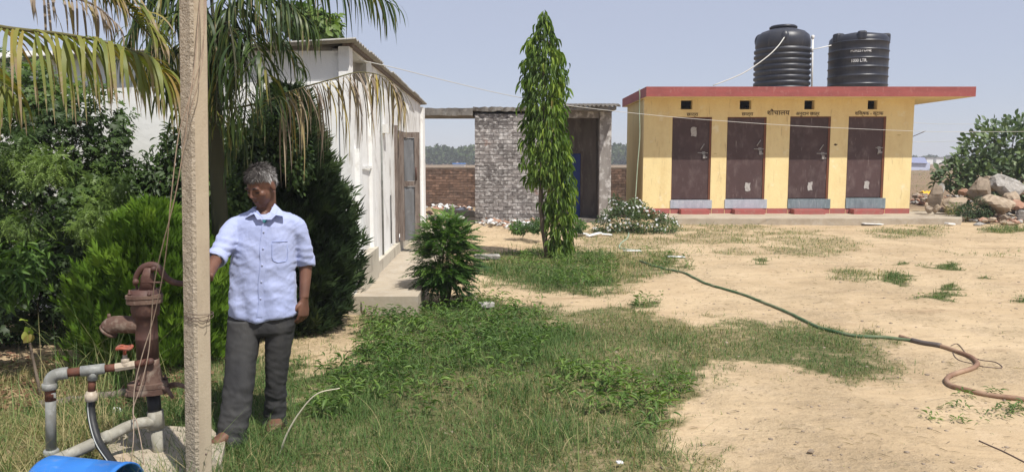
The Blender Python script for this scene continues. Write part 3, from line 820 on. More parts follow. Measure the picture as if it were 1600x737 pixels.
tc2 = P(1340.5, 100, Yt); tR2 = 0.5 * (1384 - 1297) / F_PX * Yt * .98
t2 = thing("water_tank", "black water tank with flat shouldered top and white lettering", "water tank", (tc2[0], Yt, tz0))
hs2 = float(P(1340, 68, Yt)[2]) - tz0
prof = [(tR2 * 1.0, 0)]
nr = 6
for i in range(nr):
    za = hs2 * i / nr; dz = hs2 / nr
    prof += [(tR2 * (1.0), za + dz * .12), (tR2 * 1.0, za + dz * .8), (tR2 * 1.022, za + dz * .86), (tR2 * 1.022, za + dz * .95), (tR2, za + dz)]
prof += [(tR2 * 1.0, hs2 + .02), (tR2 * .99, hs2 + .1), (tR2 * .9, hs2 + .18), (tR2 * .6, hs2 + .23), (tR2 * .4, hs2 + .25), (tR2 * .4, hs2 + .24)]
MB().lathe(prof, (tc2[0], Yt, tz0), 48).build("tank_body", M['tank'], t2)
MB().lathe([(tR2 * .42, hs2 + .22), (tR2 * .42, hs2 + .26), (tR2 * .1, hs2 + .27)], (tc2[0], Yt, tz0), 32).build("lid", M['tank'], t2)
for a in (-165, -108, -18, 60, 120):
    lg = MB(); tank_lug(lg, (tc2[0], Yt), math.radians(a), tR2 * 1.02, tz0 + hs2 - .02, tz0 + hs2 + .24, .24, .26)
    lg.build("lifting_lug", M['tank'], t2)
lettering("lettering", "PURESTONE", (tc2[0], Yt, tz0 + hs2 * .79), .125, M['white_ink'], t2, bend=tR2 * 1.0, rz=math.radians(-19), sx=.78)
lettering("lettering", "1000 LTR.", (tc2[0], Yt, tz0 + hs2 * .595), .125, M['white_ink'], t2, bend=tR2 * 1.0, rz=math.radians(-22), sx=.8)

# white vent pipe between the tanks and the thin pipe that joins them
vp = P(1270, 100, Yt - .2)
vt = thing("vent_pipe", "thin white upright pipe between the two black tanks on the roof", "pipe", (vp[0], Yt - .2, tz0))
ztp = float(P(1270, 58, Yt - .2)[2])
MB().tube([(vp[0], Yt - .2, tz0), (vp[0] - .03, Yt - .2, ztp)], .026, 10).build("pipe_shaft", M['white_pvc'], vt)
MB().lathe([(.035, -.05), (.045, -.03), (.047, .03), (.03, .05)], (vp[0] - .03, Yt - .2, ztp), 14).build("cap", M['white_pvc'], vt)
lp = [P(1262, 79, Yt - .25), P(1280, 75.5, Yt - .25), P(1299, 71, Yt - .3)]
tag(MB().tube(lp, .013, 8).build("connecting_pipe", M['white_pvc'], None, lp[0]), "short pale pipe linking the two black tanks behind the white upright pipe", "pipe")
hp = [P(1236, 47, Yt - .1), P(1228, 55, Yt - .62), P(1216, 72, Yt - .95), P(1196, 91, Yt - 1.1), P(1160, 115, Yt - 1.2), P(1114, 134, Yt - 1.3)]
tag(MB().tube(curve(hp, 30), .015, 8).build("tank_hose", M['wire_white'], None, hp[-1]), "pale hose running from the tank lid down to the red roof edge", "hose")

# ------------------------------------------------------------------ hut
Yh = float(G(800, 348, 0)[1])
def hx(u, Y=None): return float(P(u, 260, Y or Yh)[0])
def hz(v, Y=None): return float(P(800, v, Y or Yh)[2])
hut = thing("brick_hut", "old whitewashed brick hut with grey slab roof and blue door in its porch", "hut", (hx(742), Yh, 0))
HX0, HX1, HXP0, HXP1 = hx(742), hx(872), hx(936.5), hx(955)
HZ = hz(174)
HB = Yh + 3.0
# brick skin on the front wall
def brick_wall(name_wall, parent, x0, x1, z0, z1, yf, th, mat_b, mat_m, limit, bl=.23, bh=.075, jt=.011, vis=None, seed=0, origin_pt=None):
    rr = random.Random(seed)
    MB().span((x0 + .004, yf + .012, z0 - .1), (x1 - .004, yf + th, z1 - .003)).build(name_wall, mat_m, parent)
    sizes, spots = [], []
    rows = int((z1 - z0) / (bh + jt))
    for r in range(rows):
        z = z0 + (r + .5) * (z1 - z0) / rows
        x = x0
        off = (bl + jt) / 2 if r % 2 else 0
        if off:
            spots.append((x0 + off / 2 - jt / 2, z, off - jt)); x = x0 + off
        while x < x1 - .02:
            l = min(bl, x1 - x)
            if l > .03: spots.append((x + l / 2, z, l))
            x += bl + jt
    meshes = []
    for k in range(4):
        mb = MB().bevbox((0, 0, 0), (1, 1, 1), .06)
        mb2 = MB()
        bmv = [Vector(p) for p in MB().box((0, 0, 0), (1, 1, 1)).v]
        jit = [p + Vector((rr.uniform(-.02, .02), rr.uniform(-.1, .05) if p.y < 0 else 0, rr.uniform(-.07, .07))) for p in bmv]
        mb2.add(jit, [(3, 2, 1, 0), (4, 5, 6, 7), (0, 1, 5, 4), (1, 2, 6, 5), (2, 3, 7, 6), (3, 0, 4, 7)])
        meshes.append(mb2.mesh("brick", mat_b))
    hh = (z1 - z0) / rows - jt
    order = sorted(spots, key=lambda s: -(1 if (vis is None or vis(s[0], s[1])) else 0))
    rest = MB()
    nb = 0
    for (x, z, l) in order:
        dy = rr.uniform(-.006, .006)
        show = vis is None or vis(x, z)
        if rr.random() < .015 and not show: continue
        if nb < limit and show:
            o = bpy.data.objects.new("brick", meshes[rr.randrange(4)]); COL.objects.link(o)
            o.parent = parent
            o.location = Vector((x, yf + .03 + dy, z)) - wl(parent)
            o.scale = (l, .06, hh)
            nb += 1
        else:
            rest.box((x, yf + .03 + dy, z), (l, .06, hh))
    if rest.v: tag(rest.build("far_brickwork", mat_b, parent), kind='stuff')

brick_wall("front_wall", hut, HX0, HX1, -.05, HZ - .06, Yh, .25, M['hut_brick'], M['hut_mortar'], 300, bh=.082, vis=lambda x, z: x < hx(838), seed=3)
MB().span((HX0, Yh + .253, -.1), (HX0 + .24, HB, HZ - .003)).build("side_wall", M['hut_mortar'], hut)
MB().span((HX0, HB + .003, -.1), (HXP1, HB + .24, HZ - .003)).build("back_wall", M['hut_mortar'], hut)
# porch: back wall with the door hole, inner side walls, pillar
Yp = Yh + 1.15
dz1 = float(P(890, 238, Yp)[2])
dx0, dx1 = float(P(880, 260, Yp)[0]), float(P(909, 260, Yp)[0])
px1 = HXP0 + .0
pb = MB(); holed_wall(pb, (HX1 + .003, Yp, 0), (1, 0, 0), HXP1 - HX1 - .26, HZ + .05, .2, [(dx0 - HX1, dx1 - HX1, .12, dz1 + .05)], -.06)
pb.build("porch_wall", M['porch_plaster'], hut)
MB().span((HX1 - .2, Yh + .254, -.1), (HX1, Yp + .2, HZ - .003)).build("porch_side_wall", M['porch_plaster'], hut)
MB().span((HXP1 - .25, Yh + .304, -.1), (HXP1, HB, HZ - .003)).build("porch_side_wall", M['porch_plaster'], hut)
MB().bevbox(((HXP0 + HXP1) / 2, Yh + .15, HZ / 2 - .05), (HXP1 - HXP0, .3, HZ + .09), .015).build("pillar", M['pillar_plaster'], hut)
dr = MB().span((dx0 + .03, Yp + .06, .08), (dx1 - .03, Yp + .1, dz1 - .03))
dr.span((dx0 + .1, Yp + .05, .5), (dx1 - .1, Yp + .0595, .56)); dr.span((dx0 + .1, Yp + .05, 1.3), (dx1 - .1, Yp + .0595, 1.36))
bd = dr.build("door", M['blue_door'], hut)
fr = MB().span((dx1 - .028, Yp - .02, .07), (dx1 + .03, Yp + .12, dz1 + .03)); fr.span((dx0 - .03, Yp - .02, .07), (dx0 + .028, Yp + .12, dz1 + .03)); fr.span((dx0 + .03, Yp - .018, dz1 - .028), (dx1 - .03, Yp + .118, dz1 + .028))
fr.build("frame", M['old_wood'], bd)
MB().span((HX1 + .003, Yh + .1, -.1), (HXP0 - .003, Yp, .09)).build("porch_floor", M['old_concrete'], hut)
# roof: slab with broken edge plus the porch slab
def ragged_slab(mb, x0, x1, y0, y1, z0, z1, n=26, seed=0, amp=.03, dip=None):
    rr = random.Random(seed)
    lo, hi = [], []
    for i in range(n + 1):
        x = x0 + (x1 - x0) * i / n
        lo.append((x, y0 + rr.uniform(-amp, amp), z0 + rr.uniform(-amp * .5, amp * .5)))
        hi.append((x, y0 + rr.uniform(-amp, amp), z1 + rr.uniform(-amp * .5, amp * .5)))
    bl = [(p[0], y1, z0) for p in lo]; bh = [(p[0], y1, z1) for p in hi]
    vs = lo + hi + bl + bh; m1 = n + 1; fs = []
    for i in range(n):
        fs += [(i, i + 1, m1 + i + 1, m1 + i), (m1 + i, m1 + i + 1, 3 * m1 + i + 1, 3 * m1 + i), (2 * m1 + i + 1, 2 * m1 + i, 3 * m1 + i, 3 * m1 + i + 1), (i + 1, i, 2 * m1 + i, 2 * m1 + i + 1)]
    fs += [(0, m1, 3 * m1, 2 * m1), (n, 2 * m1 + n, 3 * m1 + n, m1 + n)]
    return mb.add(vs, fs)
rs = MB()
ragged_slab(rs, HX0 - .04, HX1 - .15, Yh - .07, HB + .3, HZ, HZ + .1, seed=5)
rs.build("roof_slab", M['old_concrete'], hut)
Yq = Yh - .52
ps = MB(); zq = hz(171.5, Yq)
ragged_slab(ps, HX1 - .147, hx(962, Yq), Yq, HB + .28, HZ + .0, HZ + .085, n=18, seed=9, amp=.02)
ps.build("porch_roof", M['old_concrete'], hut)
pc = MB()
n = 60
xs_ = np.linspace(HX1 - .1, hx(968, Yq), n)
vs, fs = [], []
for k, (yy, zz) in enumerate(((Yq - .06, HZ + .09), (Yq - .06, HZ + .13), (Yq + 1.2, HZ + .23), (Yq + 1.2, HZ + .19))):
    for i, x in enumerate(xs_): vs.append((x, yy, zz + .018 * math.sin(i * 1.57)))
for k in range(4):
    k2 = (k + 1) % 4
    for i in range(n - 1): fs.append((k * n + i, k * n + i + 1, k2 * n + i + 1, k2 * n + i))
pc.add(vs, fs).build("roof_sheet", M['old_concrete'], hut)
MB().span((HX1 + .003, Yh + .06, HZ - .16), (HXP0 - .003, Yh + .22, HZ - .003)).build("porch_beam", M['pillar_plaster'], hut)

# slab bridging from the white building to the hut
bs = MB()
bx0, bx1 = hx(655), HX0 - .045
ragged_slab(bs, bx0, bx1, Yh - .12, Yh + 1.4, hz(181), hz(169.5), n=16, seed=12, amp=.02)
tag(bs.build("roof_beam", M['old_concrete'], None, (bx0, Yh, 0)), "grey concrete roof slab bridging the gap between white building and brick hut", "roof slab")

# ------------------------------------------------------------------ boundary wall of red bricks
Yb = float(G(700, 323, 0)[1])
bw = thing("boundary_wall", "low weathered red brick boundary wall behind the brick hut", "wall", (float(P(700, 300, Yb)[0]), Yb, 0))
zb = float(P(700, 263.5, Yb)[2])
def bvis(x, z):
    u, v = proj(np.array([x, Yb, z])); u = float(u)
    return 662 < u < 741 or 953 < u < 976
brick_wall("wall_core", bw, -9.0, 5.4, -.05, zb, Yb, .23, M['red_brick'], M['red_mortar'], 300, bh=.078, vis=bvis, seed=8)
MB().span((-9.0, Yb - .01, zb + .003), (5.4, Yb + .24, zb + .035)).build("coping", M['red_mortar'], bw)

# ------------------------------------------------------------------ white building
WY0, WY1 = 8.0, 16.2
XW = float(P(548, 260, WY0)[0])
SL = (float(P(657.5, 260, WY1)[0]) - XW) / (WY1 - WY0)
def wx(y): return XW + SL * (y - WY0)
wb = thing("white_building", "long whitewashed building with corrugated sheet roof", "building", (XW, WY0, 0))
WZ = 0.19
ridge = float(P(552, 60, WY0 - .15)[2])
wall_top = ridge - .06
ux = Vector((SL, 1, 0)).normalized()
LW = (WY1 - WY0) / ux.y
def along(u, v=300):      # distance along the right wall at photo column u
    k = (u - 800) / F_PX
    # depth ~ y (pitch effect small): x = k * dep
    lo, hi = WY0, 30.0
    for _ in range(40):
        md = (lo + hi) / 2
        uu, _v = proj(np.array([wx(md), md, 1.3]))
        if uu < u: lo = md
        else: hi = md
    return (lo - WY0) / ux.y
def rwp(s, z, out=0.0):   # point on the right wall
    n = Vector((ux.y, -ux.x, 0))
    p = Vector((XW, WY0, 0)) + ux * s + n * out
    return Vector((p.x, p.y, z))
s_n0, s_n1 = along(550.5), along(577)
s_d0, s_d1 = along(619), along(631)
door_z0, door_z1 = .36, float(rwp(s_d0, 0).z) + 2.02
rw = MB()
cl0 = 2.46
holed_wall(rw, (XW, WY0 + .152, 0), ux, LW - .152, wall_top, .2, [(.02, s_n1 - .15, cl0, wall_top - .02), (s_d0 - .15, s_d1 - .15, door_z0, door_z1)], 0.0)
rw.build("side_wall", M['white_wall'], wb)
fw = MB()
fw.span((XW - 5.5, WY0, -.1), (XW - .103, WY0 + .15, wall_top - .36))
fw.span((XW - 5.5, WY0 + .02, wall_top - .357), (XW - .103, WY0 + .15, wall_top - .04))
fw.build("front_wall", M['white_plain'], wb)
MB().span((XW - .1, WY0 - .02, -.1), (XW + .012, WY0 + .15, wall_top)).build("corner_pillar", M['white_plain'], wb)
pm = MB()
a, bq = rwp(s_n1 - .09, 0, .015), rwp(s_n1 + .05, 0, .015)
pm.tube([rwp(s_n1, cl0 - .02, .0), rwp(s_n1, wall_top, .0)], .05, 4, smooth=False)
pm.build("post", M['white_plain'], wb)
MB().span((wx(WY1) - .35, WY1 + .01, 0), (wx(WY1) + .05, WY1 + .4, wall_top - .05)).build("far_pillar", M['white_plain'], wb)
MB().span((XW - 5.5, WY1 + .41, 0), (wx(WY1) - .0, WY1 + .6, wall_top - .06)).build("back_wall", M['white_plain'], wb)
# plinth / niche on the side wall and conduit pipe
nm = MB()
for (z0, z1, o_) in ((.0, .56, .10),):
    p0, p1 = rwp(.16, z0, .0), rwp(s_n1, z1, o_)
    q = [rwp(.16, z0, -.05), rwp(s_n1, z0, -.05), rwp(s_n1, z0, o_), rwp(.16, z0, o_)]
    q += [Vector((p.x, p.y, z1)) for p in q]
    nm.add(q, [(3, 2, 1, 0), (4, 5, 6, 7), (0, 1, 5, 4), (1, 2, 6, 5), (2, 3, 7, 6), (3, 0, 4, 7)])
nm.build("plinth", M['beige_plinth'], wb)
fr = MB()
fr.span(rwp(.16, .56, .0), rwp(.30, 1.72, .07)); fr.span(rwp(.305, 1.5, .0), rwp(s_n1, 1.53, .04)); fr.span(rwp(s_n1 - .02, .56, .0), rwp(s_n1 + .12, cl0 - .05, .05))
fr.build("wall_pilaster", M['white_plain'], wb)
k0, k1 = along(596), along(607)
kb = MB()
q = [rwp(s_n1 + .003, 0, -.05), rwp(LW, 0, -.05), rwp(LW, 0, .06), rwp(s_n1 + .003, 0, .06)]
q += [Vector((p.x, p.y, .34)) for p in q]
kb.add(q, [(3, 2, 1, 0), (4, 5, 6, 7), (0, 1, 5, 4), (1, 2, 6, 5), (2, 3, 7, 6), (3, 0, 4, 7)])
kb.build("wall_kerb", M['beige_plinth'], wb)
for uu, za, zb_ in ((595, .3, 2.55), (608, .4, 1.1), (577, .6, 1.8)):
    s_ = along(uu)
    MB().tube([rwp(s_, za, .02), rwp(s_, zb_, .02)], .008 if uu == 608 else .012, 6).build("wall_pipe", M['galv'] if uu != 608 else M['black_hose'], wb)
sb = MB().box(rwp(along(600), 2.02, .04), (.1, .22, .12), 0); sb.build("meter_box", M['white_pvc'], wb)
# door: frame in the wall and the leaf swung out to face the yard
dfm = MB()
dfm.span(rwp(s_d0 - .22, door_z0, -.1), rwp(s_d0 - .13, door_z1 + .10, .05)); dfm.span(rwp(s_d1 - .02, door_z0, -.1), rwp(s_d1 + .1, door_z1 + .04, .05))
dfm.span(rwp(s_d0 + .023, door_z1 - .03, -.1), rwp(s_d1 - .023, door_z1 + .038, .05))
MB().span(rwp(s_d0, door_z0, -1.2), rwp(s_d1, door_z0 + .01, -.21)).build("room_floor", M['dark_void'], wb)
hinge = rwp(s_d0 - .1, 0, .06)
lw_ = float(P(656, 290, hinge.y)[0]) - hinge.x
dl = MB()
th = .045
zs_ = [door_z0 + .02, door_z0 + .78 * (door_z1 - door_z0) * .58, door_z1 - .02]
zmid = door_z0 + (door_z1 - door_z0) * .53
x0_, x1_ = hinge.x, hinge.x + lw_
yy = hinge.y - .02
dl.span((x0_, yy, door_z0), (x0_ + .075, yy + th, door_z1)); dl.span((x1_ - .075, yy, door_z0), (x1_, yy + th, door_z1))
for zc in (door_z1 - .04, zmid):
    dl.span((x0_ + .077, yy + .003, zc - .04), (x1_ - .077, yy + th - .003, zc + .038))
leaf = dl.build("door_leaf", M['old_wood'], wb)
for i, (za, zb_) in enumerate(((door_z0 + .01, zmid - .045), (zmid + .042, door_z1 - .085))):
    pn = MB(); n = 6; vs, fs = [], []
    for a in range(n):
        for c in range(n):
            vs.append((x0_ + .078 + (lw_ - .156) * a / (n - 1), yy + .02 + .008 * math.sin(a * 1.9 + c * 1.1 + i), za + (zb_ - za) * c / (n - 1)))
    for a in range(n - 1):
        for c in range(n - 1): fs.append((a * n + c, (a + 1) * n + c, (a + 1) * n + c + 1, a * n + c + 1))
    pn.add(vs, fs, 0, True).build("panel", M['grey_sheet'], leaf)
MB().tube([(x1_ - .05, yy - .02, zmid + .05), (x1_ - .05, yy - .02, zmid + .25)], .012, 6).build("latch", M['rust'], leaf)
dfm.build("door_frame", M['old_wood'], wb)
# corrugated roof in sheets
xl = XW - 5.9
slope = .055
def roof_sheet(y0, y1, k):
    n = 26
    ys_ = np.linspace(y0, y1, n)
    vs, fs = [], []
    for side in (0, 1):
        for t in (0, 1):
            for i, y in enumerate(ys_):
                z = ridge + .014 * math.sin(i * math.pi * 0.5) + (0 if side == 0 else -.012) + .004 * (k % 2)
                x = (wx(y) + .1 + .015 * math.sin(k * 2.3)) if t == 0 else xl
                if t: z -= slope * (wx(y) - xl)
                vs.append((x, y, z))
    def id(side, t, i): return (side * 2 + t) * n + i
    for i in range(n - 1):
        fs.append((id(0, 0, i), id(0, 0, i + 1), id(0, 1, i + 1), id(0, 1, i)))
        fs.append((id(1, 1, i), id(1, 1, i + 1), id(1, 0, i + 1), id(1, 0, i)))
        fs.append((id(1, 0, i), id(1, 0, i + 1), id(0, 0, i + 1), id(0, 0, i)))
    fs.append((id(0, 0, 0), id(0, 1, 0), id(1, 1, 0), id(1, 0, 0)))
    MB().add(vs, fs, 0, True).build("roof_sheet", M['roof_sheet'], wb)
ys_ = np.linspace(WY0 - .16, WY1 + .65, 10)
for k in range(9): roof_sheet(ys_[k], ys_[k + 1] - .008, k)
# timber plate under the roof edge
pl = MB(); q = [rwp(.0, wall_top + .0, -.06), rwp(LW, wall_top, -.06), rwp(LW, wall_top, .045), rwp(.0, wall_top, .045)]
q += [p + Vector((0, 0, .042)) for p in q]
pl.add(q, [(3, 2, 1, 0), (4, 5, 6, 7), (0, 1, 5, 4), (1, 2, 6, 5), (2, 3, 7, 6), (3, 0, 4, 7)]).build("roof_batten", M['old_wood'], wb)
# walkway along the wall
q0 = G(552, 490, 0); wkx1 = float(P(655, 470, 8.0)[0])
wy0 = float(G(600, 491, 0)[1])
wk = MB()
q = [(XW - .03, wy0, -.1), (wkx1, wy0, -.1), (wkx1 + SL * 8.2, WY1 + .6, -.1), (wx(WY1) - .0, WY1 + .6, -.1)]
q += [(p[0], p[1], WZ) for p in q]
wk.add(q, [(4, 5, 6, 7), (0, 1, 5, 4), (1, 2, 6, 5), (2, 3, 7, 6), (3, 0, 4, 7)])
tag(wk.build("walkway", M['concrete']), kind='structure')
# ------------------------------------------------------------------ foliage tools
def unit(a):
    return a / np.maximum(np.linalg.norm(a, axis=-1, keepdims=True), 1e-9)

def frames(d, n, L, W):
    """matrices whose columns are across*W, along*L, normal*L"""
    d = unit(d)
    x = unit(np.cross(d, n))
    z = np.cross(x, d)
    return np.stack([x * np.asarray(W)[:, None], d * np.asarray(L)[:, None], z * np.asarray(L)[:, None]], -1)

def t_lance(segs=4, fold=.12, droop=.25, peak=.35, base=.15):
    """leaf along +y, width 1, tip tapering, folded along the midrib"""
    V, F = [], []
    for i in range(segs + 1):
        t = i / segs
        w = .5 * (base + (1 - base) * math.sin(min(t / peak, 1) * math.pi / 2)) if t < peak else .5 * math.cos((t - peak) / (1 - peak) * math.pi / 2) ** .8
        z = -droop * t * t
        y = t * (1 - .2 * droop * t)
        if i == segs: V += [(0, y, z)]
        else: V += [(-w, y, z + fold * w), (0, y, z), (w, y, z + fold * w)]
    for i in range(segs - 1):
        a, b = 3 * i, 3 * i + 3
        F += [(a, a + 1, b + 1), (a, b + 1, b), (a + 1, a + 2, b + 2), (a + 1, b + 2, b + 1)]
    a = 3 * (segs - 1); t = 3 * segs
    F += [(a, a + 1, t), (a + 1, a + 2, t)]
    return np.array(V, float), np.array(F)

def t_palmate(lobes=5):
    V, F = [(0, 0, 0)], []
    for k in range(lobes):
        a = math.radians(-80 + 160 * k / (lobes - 1))
        l = 1.0 - .25 * abs(k - (lobes - 1) / 2) / ((lobes - 1) / 2)
        s, c = math.sin(a), math.cos(a)
        w = .17
        b = len(V)
        V += [(s * l * .5 - c * w, c * l * .5 + s * w, -.02), (s * l * .5 + c * w, c * l * .5 - s * w, -.02), (s * l, c * l, -.16)]
        F += [(0, b + 1, b), (b, b + 1, b + 2)]
    return np.array(V, float), np.array(F)

def t_spray(n=5, spread=34, seed=0):
    """flat scale-leaf spray: forked thin blades"""
    rr = random.Random(seed)
    V, F = [], []
    for k in range(n):
        a = math.radians(-spread + 2 * spread * k / (n - 1) + rr.uniform(-6, 6))
        l = rr.uniform(.65, 1) * (1 - .25 * abs(k - (n - 1) / 2) / ((n - 1) / 2))
        y0 = rr.uniform(0, .25); w = rr.uniform(.05, .08)
        s, c = math.sin(a), math.cos(a)
        z = rr.uniform(-.08, .08)
        b = len(V)
        V += [(s * .05 - w * .4 * c, y0, 0), (s * .05 + w * .4 * c, y0, 0), (s * l * .55 + c * w, y0 + c * l * .55, z), (s * l * .55 - c * w, y0 + c * l * .55, z), (s * l, y0 + c * l, z * 1.8)]
        F += [(b, b + 1, b + 2), (b, b + 2, b + 3), (b + 3, b + 2, b + 4)]
    return np.array(V, float), np.array(F)

def t_pinnate(pairs=8, seed=0, droop=.25):
    rr = random.Random(seed)
    V, F = [], []
    for i in range(pairs):
        t = (i + 1) / (pairs + .5)
        for s in (-1, 1):
            l = .34 * math.sin(math.pi * (.25 + .65 * t)) * rr.uniform(.85, 1.1); w = .085
            y, z = t, -droop * t * t
            a = math.radians(58 + rr.uniform(-8, 8))
            dx, dy = s * math.sin(a), math.cos(a)
            b = len(V); dz = rr.uniform(-.05, .02)
            V += [(0, y, z), (dx * l * .45 - dy * w, y + dy * l * .45 + abs(dx) * w, z + dz * .5), (dx * l, y + dy * l, z + dz - .03), (dx * l * .45 + dy * w, y + dy * l * .45 - abs(dx) * w, z + dz * .5)]
            F += [(b, b + 1, b + 2), (b, b + 2, b + 3)]
    b = len(V)
    V += [(-.008, 0, 0), (.008, 0, 0), (.004, .55, -droop * .3), (-.004, .55, -droop * .3), (0, 1.02, -droop)]
    F += [(b, b + 1, b + 2), (b, b + 2, b + 3), (b + 3, b + 2, b + 4)]
    b = len(V)
    V += [(0, .97, -droop), (-.05, 1.12, -droop * 1.1), (0, 1.3, -droop * 1.3), (.05, 1.12, -droop * 1.1)]
    F += [(b, b + 1, b + 2), (b, b + 2, b + 3)]
    return np.array(V, float), np.array(F)

def t_blade(droop, segs=3, start=0.0):
    """grass blade growing along +z, bending to +y"""
    V, F = [], []
    for i in range(segs + 1):
        t = i / segs
        y = droop * t ** 2; z = t * (1 - .35 * droop * t)
        w = .5 * (1 - t ** 1.5)
        if i == segs: V.append((0, y, z))
        else: V += [(-w, y, z), (w, y, z)]
    for i in range(segs - 1):
        a = 2 * i
        F += [(a, a + 1, a + 3), (a, a + 3, a + 2)]
    a = 2 * (segs - 1)
    F.append((a, a + 1, a + 2))
    return np.array(V, float), np.array(F)

def scatter(T, pos, Ms):
    V, F = T[0], T[1]
    n, k = len(pos), len(V)
    VV = np.einsum('nij,kj->nki', Ms, V) + pos[:, None]
    FF = F[None] + (np.arange(n) * k)[:, None, None]
    return VV.reshape(-1, 3), FF.reshape(-1, 3), k

def foliage(name, mat, Ts, pos, Ms, var, parent=None, kind='stuff', n_obj=0, mat_obj=None, obj_name="leaf", order=None, **kw):
    """joined leaves as one part; the n_obj leading ones (by order) become objects that share meshes"""
    n = len(pos)
    pick = RNG.integers(0, len(Ts), n)
    idx = np.arange(n)
    if n_obj:
        o_ = np.argsort(order)
        lead, idx = o_[:n_obj], o_[n_obj:]
        mes = []
        for T_ in Ts:
            V, F = T_[0], T_[1]
            me = bpy.data.meshes.new(obj_name)
            me.from_pydata([tuple(map(float, v)) for v in V], [], [tuple(map(int, f)) for f in F]); me.materials.append(mat_obj or mat)
            me.polygons.foreach_set("use_smooth", [True] * len(F))
            if len(T_) > 2: me.attributes.new("along", 'FLOAT', 'POINT').data.foreach_set("value", T_[2].astype(np.float32))
            me.update()
            mes.append(me)
        off = wl(parent)
        for i in lead:
            o = bpy.data.objects.new(obj_name, mes[pick[i]]); COL.objects.link(o)
            o.parent = parent
            m4 = Matrix([list(map(float, Ms[i][r])) + [float(pos[i][r] - off[r])] for r in range(3)] + [[0, 0, 0, 1]])
            o.matrix_local = m4
    Vs, Fs, vr, al, b = [], [], [], [], 0
    for t in range(len(Ts)):
        s = idx[pick[idx] == t]
        if not len(s): continue
        V, F, k = scatter(Ts[t], pos[s], Ms[s])
        Vs.append(V); Fs.append(F + b); vr.append(np.repeat(var[s], k)); b += len(V)
        if len(Ts[t]) > 2: al.append(np.tile(Ts[t][2], len(s)))
    if not Vs: return None
    o = mesh_np(name, np.concatenate(Vs), np.concatenate(Fs), mat, parent, np.concatenate(vr), True, extra={"along": np.concatenate(al)} if al else None, **kw)
    if kind: o['kind'] = kind
    return o

def rand_dirs(n):
    v = RNG.normal(size=(n, 3))
    return unit(v)

def blob_points(blobs, n, shell=.55):
    """points in a union of ellipsoids (centre, radii) with outward directions"""
    w = np.array([b[1][0] * b[1][2] for b in blobs]); w = w / w.sum()
    k = RNG.choice(len(blobs), n, p=w)
    d = rand_dirs(n)
    r = (shell ** 3 + (1 - shell ** 3) * RNG.random(n)) ** (1 / 3)
    C = np.array([b[0] for b in blobs])[k]; R = np.array([b[1] for b in blobs])[k]
    lump = 1 + .22 * (np.sin(d[:, 0] * 7 + k) * np.sin(d[:, 2] * 6 + 1.3 * k))
    p = C + d * R * (r * lump)[:, None]
    return p, d, r

LM = {}
LM['mast'] = leaf_mat("mast_tree_leaf", [(0, (0.05, 0.095, 0.018)), (.45, (0.125, 0.205, 0.034)), (.97, (0.29, 0.38, 0.065)), (1, (0.3, 0.24, 0.08))], .5, .36, .3)
LM['mast_o'] = leaf_mat("mast_tree_leaf_single", [(0, (0.06, 0.11, 0.022)), (.45, (0.14, 0.225, 0.036)), (.96, (0.30, 0.39, 0.065)), (1, (0.3, 0.24, 0.08))], .5, .36, .3, 'obj')
LM['creeper'] = leaf_mat("creeper_leaf", [(0, (0.022, 0.042, 0.011)), (.6, (0.058, 0.105, 0.022)), (1, (0.14, 0.21, 0.042))], .5, .28)
LM['thuja'] = leaf_mat("arborvitae_spray", [(0, (0.05, 0.10, 0.012)), (.5, (0.10, 0.19, 0.018)), (1, (0.17, 0.27, 0.028))], .6, .2, .2)
LM['conifer'] = leaf_mat("dark_conifer_spray", [(0, (0.012, 0.024, 0.010)), (.6, (0.026, 0.046, 0.016)), (1, (0.055, 0.085, 0.03))], .6, .12, .2)
LM['bush'] = leaf_mat("bush_leaf", [(0, (0.03, 0.07, 0.016)), (.5, (0.055, 0.12, 0.024)), (1, (0.12, 0.21, 0.035))], .5, .3, .3)
LM['bush_o'] = leaf_mat("bush_leaf_single", [(0, (0.03, 0.07, 0.016)), (.5, (0.06, 0.125, 0.024)), (1, (0.12, 0.21, 0.035))], .5, .3, .3, 'obj')
LM['peri'] = leaf_mat("flower_bush_leaf", [(0, (0.03, 0.055, 0.018)), (.5, (0.06, 0.10, 0.03)), (1, (0.11, 0.16, 0.05))], .5, .25)
LM['calo'] = leaf_mat("broad_grey_green_leaf", [(0, (0.06, 0.095, 0.045)), (.5, (0.10, 0.15, 0.07)), (1, (0.18, 0.24, 0.11))], .5, .2)
LM['calo_o'] = leaf_mat("broad_grey_green_leaf_single", [(0, (0.065, 0.10, 0.048)), (.5, (0.11, 0.16, 0.075)), (1, (0.20, 0.26, 0.12))], .5, .2, .35, 'obj')
LM['grass'] = leaf_mat("grass_blade", [(0, (0.038, 0.08, 0.022)), (.35, (0.085, 0.155, 0.042)), (.62, (0.16, 0.215, 0.07)), (.8, (0.30, 0.26, 0.12)), (1, (0.44, 0.36, 0.20))], .6, .25, .2)
LM['weed'] = leaf_mat("weed_leaf", [(0, (0.035, 0.075, 0.016)), (.5, (0.075, 0.14, 0.028)), (1, (0.16, 0.245, 0.05))], .5, .25)
LM['palm_y'] = leaf_mat("yellow_green_leaflet", [(0, (0.12, 0.15, 0.03)), (.5, (0.20, 0.21, 0.045)), (.85, (0.28, 0.22, 0.05)), (1, (0.26, 0.15, 0.05))], .5, .3, .3, 'obj', (0.33, 0.25, 0.17))
LM['palm_g'] = leaf_mat("green_leaflet", [(0, (0.03, 0.055, 0.016)), (.6, (0.055, 0.09, 0.022)), (1, (0.12, 0.14, 0.03))], .45, .25, .35, 'obj', (0.28, 0.21, 0.13))
